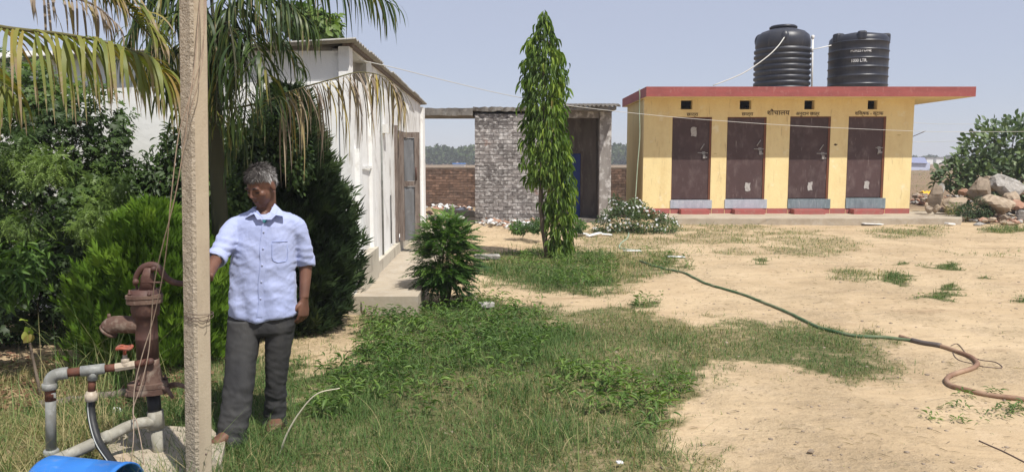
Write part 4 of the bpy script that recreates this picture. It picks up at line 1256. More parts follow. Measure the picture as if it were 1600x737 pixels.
LM['palm_gs'] = leaf_mat("green_leaflets", [(0, (0.03, 0.055, 0.016)), (.6, (0.055, 0.09, 0.022)), (.9, (0.12, 0.14, 0.03)), (1, (0.25, 0.2, 0.06))], .45, .25, .35, 'var', (0.28, 0.21, 0.13))
LM['palm_d'] = leaf_mat("dry_leaflet", [(0, (0.20, 0.155, 0.12)), (.55, (0.32, 0.26, 0.21)), (.8, (0.28, 0.22, 0.09)), (1, (0.38, 0.30, 0.07))], .7, .15, .15, 'obj')
LM['palm_ds'] = leaf_mat("dry_leaflets", [(0, (0.20, 0.155, 0.12)), (.6, (0.34, 0.28, 0.22)), (1, (0.26, 0.2, 0.08))], .7, .15, .15)
LM['petal'] = leaf_mat("white_petal", [(0, (0.7, 0.7, 0.72)), (1, (0.82, 0.82, 0.84))], .6, .2, .2)
LM['far'] = leaf_mat("far_tree_leaf", [(0, (0.025, 0.045, 0.016)), (.5, (0.05, 0.075, 0.025)), (1, (0.09, 0.115, 0.04))], .7, .1, .1)

# ------------------------------------------------------------------ mast tree
def mast_tree():
    Y = float(G(865, 402, 0)[1])
    base = G(862, 400, -.02); base[1] = Y
    t = thing("mast_tree", "tall narrow mast tree with drooping glossy leaves before the brick hut", "tree", base)
    px = lambda u, v: P(u, v, Y)
    top = px(850, 24)
    trunk = [px(856, 402), px(848, 350), px(845, 300), px(848, 200), px(850, 100), top]
    MB().tube(curve(trunk, 16), list(np.linspace(.05, .012, 17)), 8).build("trunk", M['bark'], t)
    prof = [(20, 849, 851), (32, 845, 856), (45, 837, 861), (60, 827, 868), (80, 821, 876), (100, 817, 884), (125, 817, 886), (150, 813, 885), (163, 815, 884), (200, 819, 886), (225, 816, 889), (245, 816, 886), (262, 817, 884), (278, 820, 880), (292, 826, 868)]
    lobe = [(225, 862, 886), (245, 858, 893), (270, 852, 897), (300, 850, 901), (330, 846, 899), (360, 852, 895), (390, 855, 894), (410, 858, 892)]
    pos, dr, out = [], [], []
    def fill(pr, n, sh):
        v = RNG.uniform(pr[0][0], pr[-1][0], n * 2)
        l = np.interp(v, [p[0] for p in pr], [p[1] for p in pr]); r = np.interp(v, [p[0] for p in pr], [p[2] for p in pr])
        keep = RNG.random(n * 2) < (r - l + 8) / 75
        v, l, r = v[keep][:n], l[keep][:n], r[keep][:n]
        a = RNG.uniform(0, 2 * math.pi, len(v))
        # drooping branch tiers: ragged outline
        ph = RNG.random(len(v))
        tier = .62 + .50 * (((v + 20 * np.sin(a * 2 + 1) + 9 * np.sin(a * 5)) % 31) / 31)
        rr = np.sqrt(sh ** 2 + (1 - sh ** 2) * ph) * tier
        sc = Y / F_PX
        c = np.array([px((a_ + b_) / 2, v_) for a_, b_, v_ in zip(l, r, v)])
        R = (r - l) / 2 * sc
        o = np.stack([np.cos(a), np.sin(a), np.zeros_like(a)], 1)
        rr = rr * np.where(RNG.random(len(v)) < .10, 1.22, 1.0)
        pos.append(c + o * (R * rr)[:, None] + np.array([0, 0, .05])); out.append(o)
    fill(prof, 2500, .45); fill(lobe, 1200, .2)
    p, o = np.concatenate(pos), np.concatenate(out)
    n = len(p)
    d = unit(o * RNG.uniform(.1, .9, (n, 1)) + np.array([0, 0, -1.0]) + rand_dirs(n) * .3)
    nr = unit(o + np.array([0, 0, .55]) + rand_dirs(n) * .9)
    L = RNG.uniform(.10, .21, n); W = RNG.uniform(.020, .036, n)
    Ms = frames(d, nr, L, W)
    clump = fbm(p[:, 0] * 5 + p[:, 1] * 3, p[:, 2] * 6, 61, 2)
    var = np.clip(.25 + 1.1 * (clump - .4) + RNG.uniform(-.2, .3, n), 0, 1)
    out_s = np.einsum('ij,ij->i', o, np.tile(np.array([.3, -1, 0]), (n, 1)))
    Ts = [t_lance(4, .35, dz, .3, .1) for dz in (.05, .2, .4)]
    foliage("crown", LM['mast'], Ts, p, Ms, var, t, n_obj=300, mat_obj=LM['mast_o'], order=-out_s - RNG.random(n) * .4)
    lb = MB()
    for i in range(46):
        v = random.uniform(60, 380)
        cu = 850 if v < 285 else 873
        a = random.uniform(0, 6.28); r_ = random.uniform(.1, .27)
        c0 = px(cu + (0 if v < 285 else random.uniform(-8, 8)), v)
        if v > 285: c0[1] += random.uniform(-.1, .1)
        o_ = np.array([math.cos(a), math.sin(a), 0]) * r_
        lb.tube([c0, c0 + o_ * .5 + (0, 0, .02), c0 + o_ - (0, 0, .16)], [.009, .006, .003], 4)
    lb.tube([px(860, 398), px(868, 330), px(872, 250)], [.03, .022, .012], 6)
    tag(lb.build("limb", M['bark'], t), kind='stuff')
mast_tree()

# ------------------------------------------------------------------ conifers
def cone_plant(name, label, cat, prof, Y, depth, n, mat, Ts, Lr, up, out_w, shell, var0, foli, base_uv):
    b = P(base_uv[0], base_uv[1], Y); b[2] = 0
    t = thing(name, label, cat, b)
    v = RNG.uniform(prof[0][0], prof[-1][0], n * 3)
    l = np.interp(v, [p[0] for p in prof], [p[1] for p in prof]); r = np.interp(v, [p[0] for p in prof], [p[2] for p in prof])
    mx = max(p[2] - p[1] for p in prof)
    k = RNG.random(n * 3) < (r - l + 6) / mx
    v, l, r = v[k][:n], l[k][:n], r[k][:n]
    n = len(v)
    a = RNG.uniform(0, 2 * math.pi, n)
    rr = np.sqrt(shell ** 2 + (1 - shell ** 2) * RNG.random(n)) * (1 + .12 * np.sin(a * 5 + v * .06) + .1 * np.sin(a * 9 - v * .11)) * np.where(RNG.random(n) < .12, RNG.uniform(1.05, 1.22, n), 1)
    sc = Y / F_PX
    c = np.array([P((x + y) / 2, z, Y) for x, y, z in zip(l, r, v)])
    o = np.stack([np.cos(a), np.sin(a) * depth, np.zeros(n)], 1)
    p = c + o * ((r - l) / 2 * sc * rr)[:, None]
    p[:, 2] = np.maximum(p[:, 2], .02)
    on = unit(o)
    d = unit(on * out_w + np.array([0, 0, up]) + rand_dirs(n) * .35)
    tang = np.stack([-np.sin(a), np.cos(a), np.zeros(n)], 1)
    nr = unit(tang * RNG.choice([-1, 1], (n, 1)) * .8 + on * .7 + rand_dirs(n) * .4)
    L = RNG.uniform(*Lr, n)
    Ms = frames(d, nr, L, L)
    cl = fbm(a * 3, v * .035, 71, 2)
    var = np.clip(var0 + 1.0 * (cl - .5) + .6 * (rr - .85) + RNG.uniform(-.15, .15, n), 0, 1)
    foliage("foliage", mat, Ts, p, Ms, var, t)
    MB().tube([(b[0], b[1], -.05), (b[0], b[1], P(0, prof[0][0] + 30, Y)[2])], [.05, .012], 7).build("trunk", M['bark'], t)
    return t
cone_plant("arborvitae", "rounded bright green arborvitae bush behind the rusty hand pump", "shrub",
           [(322, 230, 240), (338, 205, 268), (360, 182, 300), (400, 158, 330), (440, 142, 346), (490, 136, 352), (530, 142, 348), (556, 160, 335), (572, 190, 320)], 6.0, 1.0,
           9500, LM['thuja'], [t_spray(5, 34, s) for s in range(4)], (.07, .14), 1.0, .42, .72, .5, None, (245, 570))
cone_plant("conifer", "dark feathery conifer behind the man at the white wall corner", "tree",
           [(140, 440, 462), (165, 420, 475), (200, 408, 487), (240, 395, 502), (290, 385, 520), (340, 375, 538), (380, 365, 550), (430, 362, 548), (480, 362, 540), (505, 370, 525), (522, 385, 505)], 7.15, .9,
           15000, LM['conifer'], [t_spray(6, 44, s + 9) for s in range(4)], (.08, .17), .75, .7, .55, .55, None, (450, 505))

# ------------------------------------------------------------------ leafy masses at the left
def leafy(name, label, cat, blobs, n, mat, Ts, Lr, wr=1.0, var0=.5, group=None, shell=.5, stems=True, base=None, up=.7, nstem=5, gaps=0.0, **kw):
    bl = [(P(u, v, Y), np.array([ru * Y / F_PX, dep, rv * Y / F_PX])) for (u, v, ru, rv, Y, dep) in blobs]
    if base is None:
        base = np.array([bl[0][0][0], bl[0][0][1], 0])
    t = thing(name, label, cat, base, group)
    p, d, r = blob_points(bl, n, shell)
    ok = p[:, 2] > .03
    if gaps: ok &= (fbm(p[:, 0] * 4.5 + p[:, 1] * 2, p[:, 2] * 4.5 - p[:, 1] * 2, 83, 2) > gaps) | (r < .62)
    p, d, r = p[ok], d[ok], r[ok]
    n = len(p)
    nr = unit(d * .8 + np.array([.15, -.25, up]) + rand_dirs(n) * .55)
    dd = unit(d * .5 + np.array([0, 0, -.45]) + rand_dirs(n) * .6)
    L = RNG.uniform(*Lr, n)
    Ms = frames(dd, nr, L, L * wr)
    cl = fbm(p[:, 0] * 2.6 + p[:, 1], p[:, 2] * 2.6, 81, 2)
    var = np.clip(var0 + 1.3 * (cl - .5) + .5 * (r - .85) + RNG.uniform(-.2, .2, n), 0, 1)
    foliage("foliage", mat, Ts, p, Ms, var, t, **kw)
    if stems:
        sm = MB()
        for c, R in bl:
            for k in range(nstem):
                e = c + np.array([random.uniform(-.7, .7), random.uniform(-.6, .6), random.uniform(-.2, .8)]) * R
                b0 = np.array([base[0] + random.uniform(-.2, .2), base[1] + random.uniform(-.2, .2), 0])
                sm.tube(curve([b0, (b0 + e) / 2 + np.array([random.uniform(-.1, .1), random.uniform(-.1, .1), .15]), e], 8), list(np.linspace(.012, .004, 9)), 5)
        if sm.v: tag(sm.build("stem", M['bark'], t), kind='stuff')
    return t
PAL = [t_palmate(5), t_palmate(3)]
leafy("creeper", "tall dark mass of palmate-leaved creeper under the yellow palm frond at left", "creeper",
      [(40, 150, 85, 65, 7.1, .6), (130, 180, 60, 60, 7.2, .5), (20, 330, 120, 190, 6.9, .8), (95, 225, 95, 105, 7.1, .7), (125, 360, 80, 110, 6.9, .6), (60, 460, 100, 90, 6.7, .6), (165, 260, 45, 90, 7.3, .4), (-90, 250, 120, 180, 6.9, .7), (-120, 430, 130, 120, 6.6, .7), (40, 540, 110, 50, 6.6, .4), (130, 510, 60, 60, 6.7, .4)],
      36000, LM['creeper'], PAL, (.035, .078), 1.0, .36, shell=.35, nstem=1, gaps=.47)
leafy("fine_leaved_shrub", "lime green fine-leaved sprigs growing through the dark creeper", "shrub",
      [(85, 265, 42, 34, 6.15, .25), (5, 215, 36, 55, 6.2, .25), (150, 345, 30, 40, 6.3, .2), (40, 350, 34, 26, 6.05, .2), (190, 300, 22, 34, 6.7, .2)],
      2600, LM['creeper'], [t_pinnate(6, 1, .4), t_pinnate(5, 2, .5)], (.05, .10), 1.0, .75, shell=.45, nstem=0, gaps=.45)
leafy("shrub", "low dark leafy shrub between the creeper and the bright arborvitae", "shrub",
      [(185, 330, 50, 60, 7.3, .4), (215, 420, 55, 75, 7.0, .45), (260, 300, 45, 50, 7.5, .35), (320, 330, 60, 80, 7.5, .35), (300, 420, 60, 90, 7.3, .4), (345, 240, 45, 60, 7.6, .3), (285, 235, 40, 45, 7.6, .25), (225, 285, 40, 45, 7.5, .3)],
      9500, LM['creeper'], [t_lance(3, .2, .2, .45, .1)], (.05, .1), .45, .33, shell=.3, nstem=2)
leafy("climbing_vine", "small-leaved vine clambering over the dark conifer beside the white wall", "vine",
      [(400, 235, 48, 60, 6.75, .35), (440, 180, 35, 40, 6.8, .3), (380, 300, 35, 50, 6.7, .3), (465, 250, 22, 50, 6.65, .2)],
      4200, LM['creeper'], [t_lance(3, .2, .2, .45, .1)], (.03, .055), .6, .42, shell=.4, nstem=0, base=np.array([P(400, 400, 6.8)[0], 6.8, 0]))
leafy("sapling", "small sapling with yellowish drooping leaves at the left edge under the creeper", "sapling",
      [(20, 425, 34, 48, 5.5, .2), (55, 400, 20, 30, 5.6, .15), (-20, 440, 30, 40, 5.5, .2)],
      420, LM['bush'], [t_lance(4, .25, .35, .4, .1)], (.07, .14), .22, .75, shell=.4, up=.5, stems=False)
leafy("sapling", "little plant with one large pale leaf under the creeper near the ground", "sapling",
      [(45, 515, 9, 14, 5.1, .03)], 7, LM['mast'], [t_lance(4, .2, .3, .5, .2)], (.06, .09), .62, 1.0, shell=.2, up=.2, nstem=1)
leafy("treetop", "round leafy treetop rising behind the white building roof edge", "tree",
      [(505, 45, 26, 26, 12.2, .5), (470, 35, 30, 25, 12.4, .6)], 1500, LM['creeper'], [t_lance(3, .2, .2, .45, .1)], (.09, .16), .6, .5, shell=.4)

# ------------------------------------------------------------------ palms
def t_leaflet(e0, e1, seed=0, segs=7):
    rr = random.Random(seed)
    V, F = [], []
    y = z = 0.0
    for i in range(segs + 1):
        t = i / segs
        w = .5 * min(1, .35 + 2.6 * t) * (1 - t ** 2.2) ** .8
        tw = .5 * math.sin(t * 2 + seed)
        if i == segs: V.append((.0, y, z))
        else: V += [(-w, y, z + tw * w * .05), (w, y, z - tw * w * .05)]
        e = math.radians(e0 + (e1 - e0) * min(1, (t * 1.5)) ** .8)
        y += math.cos(e) / segs; z += math.sin(e) / segs
    for i in range(segs - 1):
        a = 2 * i
        F += [(a, a + 1, a + 3), (a, a + 3, a + 2)]
    F.append((2 * segs - 2, 2 * segs - 1, 2 * segs))
    return np.array(V, float), np.array(F), np.array([i / segs for i in range(segs) for _ in (0, 1)] + [1.0])
LT = {'arch': [t_leaflet(35, -55, 1), t_leaflet(20, -70, 2), t_leaflet(5, -80, 3)], 'hang': [t_leaflet(-15, -84, 4), t_leaflet(-35, -88, 5), t_leaflet(0, -86, 6)], 'limp': [t_leaflet(-50, -93, 7), t_leaflet(-65, -88, 8), t_leaflet(-35, -95, 9)]}

def frond(palm, pts, n, L, W, style, mat_o, mat_s, mat_r, n_obj, jitter=.25, start=.12, lean=.6, thick=.016):
    """one palm leaf: rachis plus leaflets on both sides"""
    c = [np.asarray(p, float) for p in curve(pts, 40)]
    fr = MB().tube(c, list(np.linspace(thick, thick * .25, 41)), 6).build("frond", mat_r, palm)
    pos, Ms, var = [], [], []
    for i in range(n):
        for s in (-1, 1):
            t = start + (1 - start) * (i + random.random() * .6) / n
            x = t * 40; k = min(int(x), 39)
            p = c[k] + (c[k + 1] - c[k]) * (x - k)
            tg = unit(c[min(k + 1, 40)] - c[max(k - 1, 0)])
            h = np.cross(tg, (0, 0, 1.0))
            h = unit(h) if np.linalg.norm(h) > .15 else np.array([1.0, 0, 0])
            o = unit(s * h * (1 - .35 * t) + np.array([tg[0], tg[1], 0]) * lean * (.5 + t) + np.array([random.uniform(-jitter, jitter), random.uniform(-jitter, jitter), 0]))
            o[2] = 0; o = unit(o)
            ll = L * (.55 + .45 * math.sin(math.pi * min(1, t * .9 + .08))) * (random.uniform(.4, 1.25) if style == 'limp' else random.uniform(.75, 1.12))
            if t > .93: ll *= .75
            ww = W * random.uniform(.75, 1.15)
            X = np.cross(o, (0, 0, 1.0))
            tilt = random.uniform(-.7, .7)
            X = X * math.cos(tilt) + o * math.sin(tilt) * .6
            Ms.append(np.stack([X * ww, o * ll, np.array([random.uniform(-.1, .1), random.uniform(-.1, .1), 1.0]) * ll], -1)); pos.append(p); var.append(random.random())
    pos, Ms, var = np.array(pos), np.array(Ms), np.array(var)
    k = min(n_obj, len(pos))
    order = pos[:, 1] + RNG.random(len(pos)) * .05
    foliage("leaflet", mat_s, LT[style], pos, Ms, var, fr, n_obj=k, mat_obj=mat_o, obj_name="leaflet", order=order)
    return fr
Q = lambda *a: [P(*x) for x in a]
YL = 4.7
pb = np.array([P(-230, 300, 5.2)[0], 5.2, 0.0])
palm1 = thing("palm_tree", "palm beyond the left edge whose yellowing fronds hang over the dark creeper", "palm tree", pb)
MB().tube(curve([pb, pb + (.05, 0, 1.2), P(-190, 20, 5.2)], 12), list(np.linspace(.13, .09, 13)), 10).build("trunk", M['palm_bark'], palm1)
frond(palm1, Q((-190, 20, 5.2), (-90, 20, 4.9), (0, 42, YL), (100, 54, YL), (170, 68, YL), (228, 90, YL), (266, 128, YL + .05)), 54, .60, .028, 'hang', LM['palm_y'], LM['palm_gs'], M['stem'], 108, start=.3)
frond(palm1, Q((-190, 20, 5.2), (-60, -70, 5.0), (60, -60, 4.95), (130, -30, 4.95), (200, 20, 5.0), (250, 75, 5.0)), 44, .46, .034, 'arch', LM['palm_y'], LM['palm_gs'], M['stem'], 88, start=.35, lean=1.2)
frond(palm1, Q((-190, 20, 5.2), (-60, -20, 5.2), (60, -12, 5.2), (140, 5, 5.2), (185, 40, 5.25)), 20, .42, .020, 'limp', LM['palm_d'], LM['palm_ds'], M['old_wood'], 40, start=.45)
frond(palm1, Q((-190, 20, 5.2), (-120, 30, 5.0), (-40, 90, 4.9), (20, 150, 4.9)), 26, .55, .036, 'hang', LM['palm_y'], LM['palm_gs'], M['stem'], 52, start=.3)

pc = np.array([P(338, 300, 6.2)[0], 6.2, 0.0])
palm2 = thing("palm_tree", "green palm behind the concrete pole with one dry frond over the white wall", "palm tree", pc)
crown_c = P(338, 75, 6.2)
MB().tube(curve([pc, pc + (.02, 0, 1.0), P(336, 180, 6.2), crown_c], 14), list(np.linspace(.075, .05, 15)), 10).build("trunk", M['palm_bark'], palm2)
cx = (338, 75, 6.2)
G_ = (LM['palm_g'], LM['palm_gs'], M['palm_bark'])
frond(palm2, Q((340, 170, 6.2), (372, 168, 6.15), (415, 158, 6.2), (457, 142, 6.3), (515, 125, 6.45), (564, 113, 6.6), (610, 126, 6.75), (634, 168, 6.85)), 64, .66, .017, 'limp', LM['palm_d'], LM['palm_ds'], M['stem'], 128, start=.36, jitter=.7, thick=.010)
frond(palm2, Q(cx, (345, 10, 6.0), (395, -50, 5.9), (470, -62, 5.9), (550, -38, 6.0), (612, 8, 6.1)), 52, .62, .022, 'hang', *G_, 70, start=.2)
frond(palm2, Q(cx, (352, 25, 6.1), (395, -8, 6.0), (445, 5, 5.9), (485, 48, 5.9)), 44, .55, .022, 'hang', *G_, 60, start=.2)
frond(palm2, Q(cx, (318, 10, 6.1), (285, -30, 6.0), (225, -45, 5.9), (165, -20, 5.9)), 40, .55, .022, 'hang', *G_, 30, start=.2)
frond(palm2, Q(cx, (322, 30, 6.0), (290, 18, 5.8), (250, 55, 5.7), (225, 120, 5.7)), 38, .50, .024, 'hang', *G_, 30, start=.2)
frond(palm2, Q(cx, (358, 50, 6.0), (390, 55, 5.85), (415, 110, 5.8), (425, 180, 5.8)), 36, .48, .024, 'hang', *G_, 10, start=.15)
frond(palm2, Q(cx, (350, 40, 5.9), (360, 45, 5.7), (368, 110, 5.6), (368, 190, 5.6)), 40, .5, .024, 'limp', LM['palm_g'], LM['palm_gs'], M['palm_bark'], 0, start=.1)
frond(palm2, Q(cx, (300, 60, 6.2), (270, 95, 6.2), (250, 160, 6.2)), 28, .42, .022, 'hang', LM['palm_y'], LM['palm_gs'], M['palm_bark'], 0, start=.2)
frond(palm2, Q(cx, (330, -30, 6.2), (345, -120, 6.1), (420, -160, 6.0), (520, -130, 6.0)), 40, .6, .024, 'hang', *G_, 0, start=.2)
frond(palm2, Q(cx, (315, 0, 6.1), (268, -15, 6.0), (218, 30, 5.9), (190, 100, 5.9)), 38, .52, .02, 'hang', *G_, 0, start=.2)
frond(palm2, Q(cx, (365, 20, 6.2), (420, 40, 6.3), (470, 110, 6.3)), 32, .46, .02, 'hang', *G_, 0, start=.2)
frond(palm2, Q(cx, (345, 40, 5.95), (340, 90, 5.85), (338, 200, 5.85)), 50, .55, .02, 'limp', *G_, 0, start=.1)
frond(palm2, Q(cx, (372, 60, 6.0), (385, 130, 5.9), (378, 220, 5.9)), 40, .5, .02, 'limp', *G_, 0, start=.1)
frond(palm2, Q(cx, (300, 90, 6.0), (285, 130, 5.95), (280, 200, 5.95)), 34, .45, .02, 'limp', *G_, 0, start=.1)
frond(palm2, Q(cx, (350, 120, 6.1), (362, 180, 6.0), (352, 270, 5.95)), 26, .34, .02, 'limp', *G_, 0, start=.1)

# ------------------------------------------------------------------ bush by the walkway
def bush():
    Y = float(G(695, 478, 0)[1]) + .15
    t = thing("bush", "small feathery-leaved green bush at the end of the white building's walkway", "bush", (P(695, 400, Y)[0], Y, 0))
    c = P(697, 408, Y); c0 = np.array([c[0], Y, 0])
    n = 1150
    d = rand_dirs(n); d[:, 2] = np.where(d[:, 2] < -.4, -d[:, 2], d[:, 2]); d = unit(d)
    sh = RNG.uniform(.2, .85, n) ** .8
    R = np.array([.39, .36, .60])
    p = c + d * R * sh[:, None] + np.array([0, 0, .0])
    q_ = RNG.random(n) < .3
    p[q_] = np.array([c[0], c[1], .26]) + d[q_] * np.array([.33, .30, .24]) * sh[q_][:, None]
    p = p[p[:, 2] > .04]; n = len(p); d = unit((p - c) / R)
    dd = unit(d * np.array([1, 1, .35]) + np.array([0, 0, .05]) + rand_dirs(n) * .45)
    nr = unit(np.array([.1, -.25, 1.0]) + rand_dirs(n) * .35 + d * .3)
    L = RNG.uniform(.09, .175, n)
    Ms = frames(dd, nr, L, L)
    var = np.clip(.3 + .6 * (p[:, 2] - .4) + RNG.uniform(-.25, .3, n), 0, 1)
    Ts = [t_pinnate(8, s, .2 + .1 * s) for s in range(3)]
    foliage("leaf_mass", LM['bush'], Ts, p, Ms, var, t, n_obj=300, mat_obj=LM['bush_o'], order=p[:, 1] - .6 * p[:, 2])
    sm = MB()
    for k in range(22):
        e = p[k * 7]
        b0 = c0 + np.array([random.uniform(-.06, .06), random.uniform(-.06, .06), 0])
        sm.tube(curve([b0, b0 * .5 + e * .5 + np.array([0, 0, .12]), e], 6), list(np.linspace(.011, .003, 7)), 5)
    tag(sm.build("stem", M['stem'], t), kind='stuff')
bush()

# ------------------------------------------------------------------ white-flowered bush
def flower_bush():
    Y = float(G(990, 366, 0)[1]) + .5
    t = thing("flower_bush", "low bush covered in small white flowers by the yellow block's left corner", "bush", (P(990, 350, Y)[0], Y, 0))
    bl = [(P(u, v, Y + dy), np.array([ru * Y / F_PX, .45, rv * Y / F_PX])) for (u, v, ru, rv, dy) in ((975, 342, 38, 26, 0), (1010, 348, 34, 20, -.1), (1040, 352, 22, 16, -.1), (945, 352, 22, 15, -.1), (990, 326, 26, 14, .3), (962, 322, 12, 18, .3))]
    p, d, r = blob_points(bl, 5200, .45)
    ok = p[:, 2] > .02; p, d, r = p[ok], d[ok], r[ok]; n = len(p)
    nr = unit(d * .5 + np.array([0, -.2, .8]) + rand_dirs(n) * .6); dd = unit(d + rand_dirs(n) * .7)
    L = RNG.uniform(.04, .075, n)
    var = np.clip(.45 + .9 * (fbm(p[:, 0] * 4, p[:, 2] * 4, 91, 2) - .5) + RNG.uniform(-.2, .25, n), 0, 1)
    foliage("foliage", LM['peri'], [t_lance(2, .2, .15, .5, .1)], p, frames(dd, nr, L, L * .45), var, t)
    p, d, r = blob_points(bl, 300, .97)
    ok = (p[:, 2] > .08) & (d[:, 1] < .35) & (d[:, 2] > -.4)
    p, d = p[ok] + d[ok] * .02, d[ok]; n = len(p)
    V, F = [(0, 0, .0)], []
    for k in range(5):
        a = 2 * math.pi * k / 5
        for w, rd in ((-.45, .9), (.45, .9)): V.append((rd * math.sin(a + w), rd * math.cos(a + w), .12))
        F.append((0, 2 * k + 2, 2 * k + 1))
    nr = unit(d + np.array([0, -.4, .5]) + rand_dirs(n) * .3)
    L = RNG.uniform(.022, .034, n)
    foliage("flower", LM['petal'], [(np.array(V, float), np.array(F))], p, frames(unit(np.cross(nr, rand_dirs(n))), nr, L, L), RNG.random(n), t)
flower_bush()

# ------------------------------------------------------------------ broad-leaved shrub at the right
def broad_shrub():
    Y = 22.2
    t = thing("broad_leaved_shrub", "large grey-green broad-leaved shrub behind the rock heap", "shrub", (P(1580, 300, Y)[0], Y, 0))
    S = Y / F_PX
    bl = [(P(u, v, Y + dy), np.array([ru * S, dp, rv * S])) for (u, v, ru, rv, dy, dp) in ((1560, 236, 52, 50, 0, .9), (1600, 222, 48, 44, .2, .9), (1520, 258, 36, 36, -.2, .7), (1490, 275, 28, 22, -.3, .5), (1470, 284, 15, 10, -.3, .3), (1560, 280, 70, 34, -.2, .8), (1650, 240, 50, 60, .2, .9), (1620, 285, 60, 34, 0, .8), (1700, 270, 50, 50, 0, .8))]
    p, d, r = blob_points(bl, 4200, .5)
    ok = p[:, 2] > .1; p, d, r = p[ok], d[ok], r[ok]; n = len(p)
    nr = unit(d * .6 + np.array([.1, -.25, .8]) + rand_dirs(n) * .55); dd = unit(d + np.array([0, 0, .35]) + rand_dirs(n) * .5)
    L = RNG.uniform(.13, .24, n)
    u, v = proj(p)
    var = np.clip(.45 + .9 * (fbm(p[:, 0] * 1.7, p[:, 2] * 1.7, 95, 2) - .5) + RNG.uniform(-.2, .25, n), 0, 1)
    foliage("foliage", LM['calo'], [t_lance(3, .25, .15, .5, .35), t_lance(3, .1, .3, .5, .35)], p, frames(dd, nr, L, L * .58), var, t, n_obj=300, mat_obj=LM['calo_o'], order=p[:, 1] - .8 * r + 5 * (u > 1605))
    sm = MB()
    for c, R in bl:
        for k in range(4):
            e = c + np.array([random.uniform(-.6, .6), random.uniform(-.5, .5), random.uniform(-.1, .8)]) * R
            b0 = np.array([P(1570, 300, Y)[0] + random.uniform(-.5, .5), Y + random.uniform(-.3, .3), 0])
            sm.tube(curve([b0, (b0 + e) / 2 + np.array([0, 0, -.1]), e], 6), list(np.linspace(.035, .01, 7)), 5)
    tag(sm.build("stem", M['bark'], t), kind='stuff')
broad_shrub()
leafy("weed_bush", "low dry-edged green weed growing between the tan boulders and the concrete apron", "weed",
      [(1528, 325, 16, 18, 20.0, .3), (1508, 330, 16, 10, 19.8, .25), (1540, 330, 12, 14, 19.9, .2)], 1100, LM['peri'], [t_lance(2, .2, .2, .4, .1)], (.06, .11), .3, .4, stems=False)
leafy("weed_bush", "yellowish dry weed at the foot of the leaning rock by the apron", "weed",
      [(1492, 326, 14, 9, 19.9, .2)], 260, LM['grass'], [t_lance(2, .2, .2, .4, .1)], (.06, .12), .16, .75, stems=False, up=.2)
leafy("weed_bush", "straggling green weeds at the foot of the brick hut beside the mast tree", "weed",
      [(812, 355, 16, 9, 15.4, .3), (838, 352, 14, 10, 15.0, .3), (900, 352, 16, 10, 16.2, .3)], 1500, LM['bush'], [t_lance(2, .2, .2, .4, .1)], (.06, .1), .3, .55, stems=False)

# ------------------------------------------------------------------ grass
def grass_field():
    n = 720000
    lo, hi = 2.9, 23.0
    # more candidates close by
    y = (lo ** .75 + RNG.random(n) * (hi ** .75 - lo ** .75)) ** (1 / .75)
    x = RNG.uniform(-.80, .76, n) * y
    g, w, d = cover(x, y)
    k = RNG.random(n) < g * .95
    x, y, d, g = x[k], y[k], d[k], g[k]
    u, v = proj(np.stack([x, y, np.zeros_like(x)], 1))
    inside = ~((x > XW - .05) & (x < wkx1 + SL * (y - 8) + .0) & (y > wy0 - .02)) & ~((x < XW) & (y > WY0)) & ~((x > a0 - .02) & (x < a1 + .5) & (y > Ya - .02)) & ~((y > Yh - .02) & (x < HXP1 + .1) & (x > HX0))
    x, y, d, g, u, v = x[inside], y[inside], d[inside], g[inside], u[inside], v[inside]
    n = len(x)
    left = (u < 320) & (v > 540)
    h = RNG.uniform(.03, .085, n) * (.6 + .7 * g) * np.where(left, RNG.uniform(.9, 2.0, n), 1)
    h *= (.75 + 1.1 * np.clip(fbm(x * 2.1, y * 2.1, 49, 2) - .42, 0, 1) * 2.2) * RNG.choice([1, 1, 1, 1, 1.7], n)
    h *= np.where(g < .05, .45, 1) * np.where((u > 900) & (v > 480), .72, 1) * np.where(y > 9, 1.1, 1)
    wd = (.0022 + .00045 * y) * RNG.uniform(.7, 1.3, n)
    a = RNG.uniform(0, 2 * math.pi, n)
    dry = RNG.random(n) < d
    var = np.where(dry, RNG.uniform(.66, 1.0, n), np.clip(RNG.uniform(.05, .6, n) + .25 * (fbm(x * 1.3, y * 1.3, 47) - .5), 0, .64))
    flat = np.where(dry, RNG.random(n) < .6, RNG.random(n) < .25)
    lean = np.where(flat, RNG.uniform(.7, 1.35, n), RNG.uniform(0, .5, n))
    ca, sa, cl, sl = np.cos(a), np.sin(a), np.cos(lean), np.sin(lean)
    X = np.stack([ca, sa, 0 * a], 1); fw_ = np.stack([-sa, ca, 0 * a], 1)
    up_ = np.stack([-sa * sl, ca * sl, cl], 1); fo = np.stack([-sa * cl, ca * cl, -sl], 1)
    Ms = np.stack([X * wd[:, None], fo * h[:, None], up_ * h[:, None]], -1)
    p = np.stack([x, y, gz(x, y) - .003], 1)
    o = foliage("grass", LM['grass'], [t_blade(.25, 2), t_blade(.6, 2), t_blade(.95, 3)], p, Ms, var, None)
    return n
print("grass blades", grass_field())

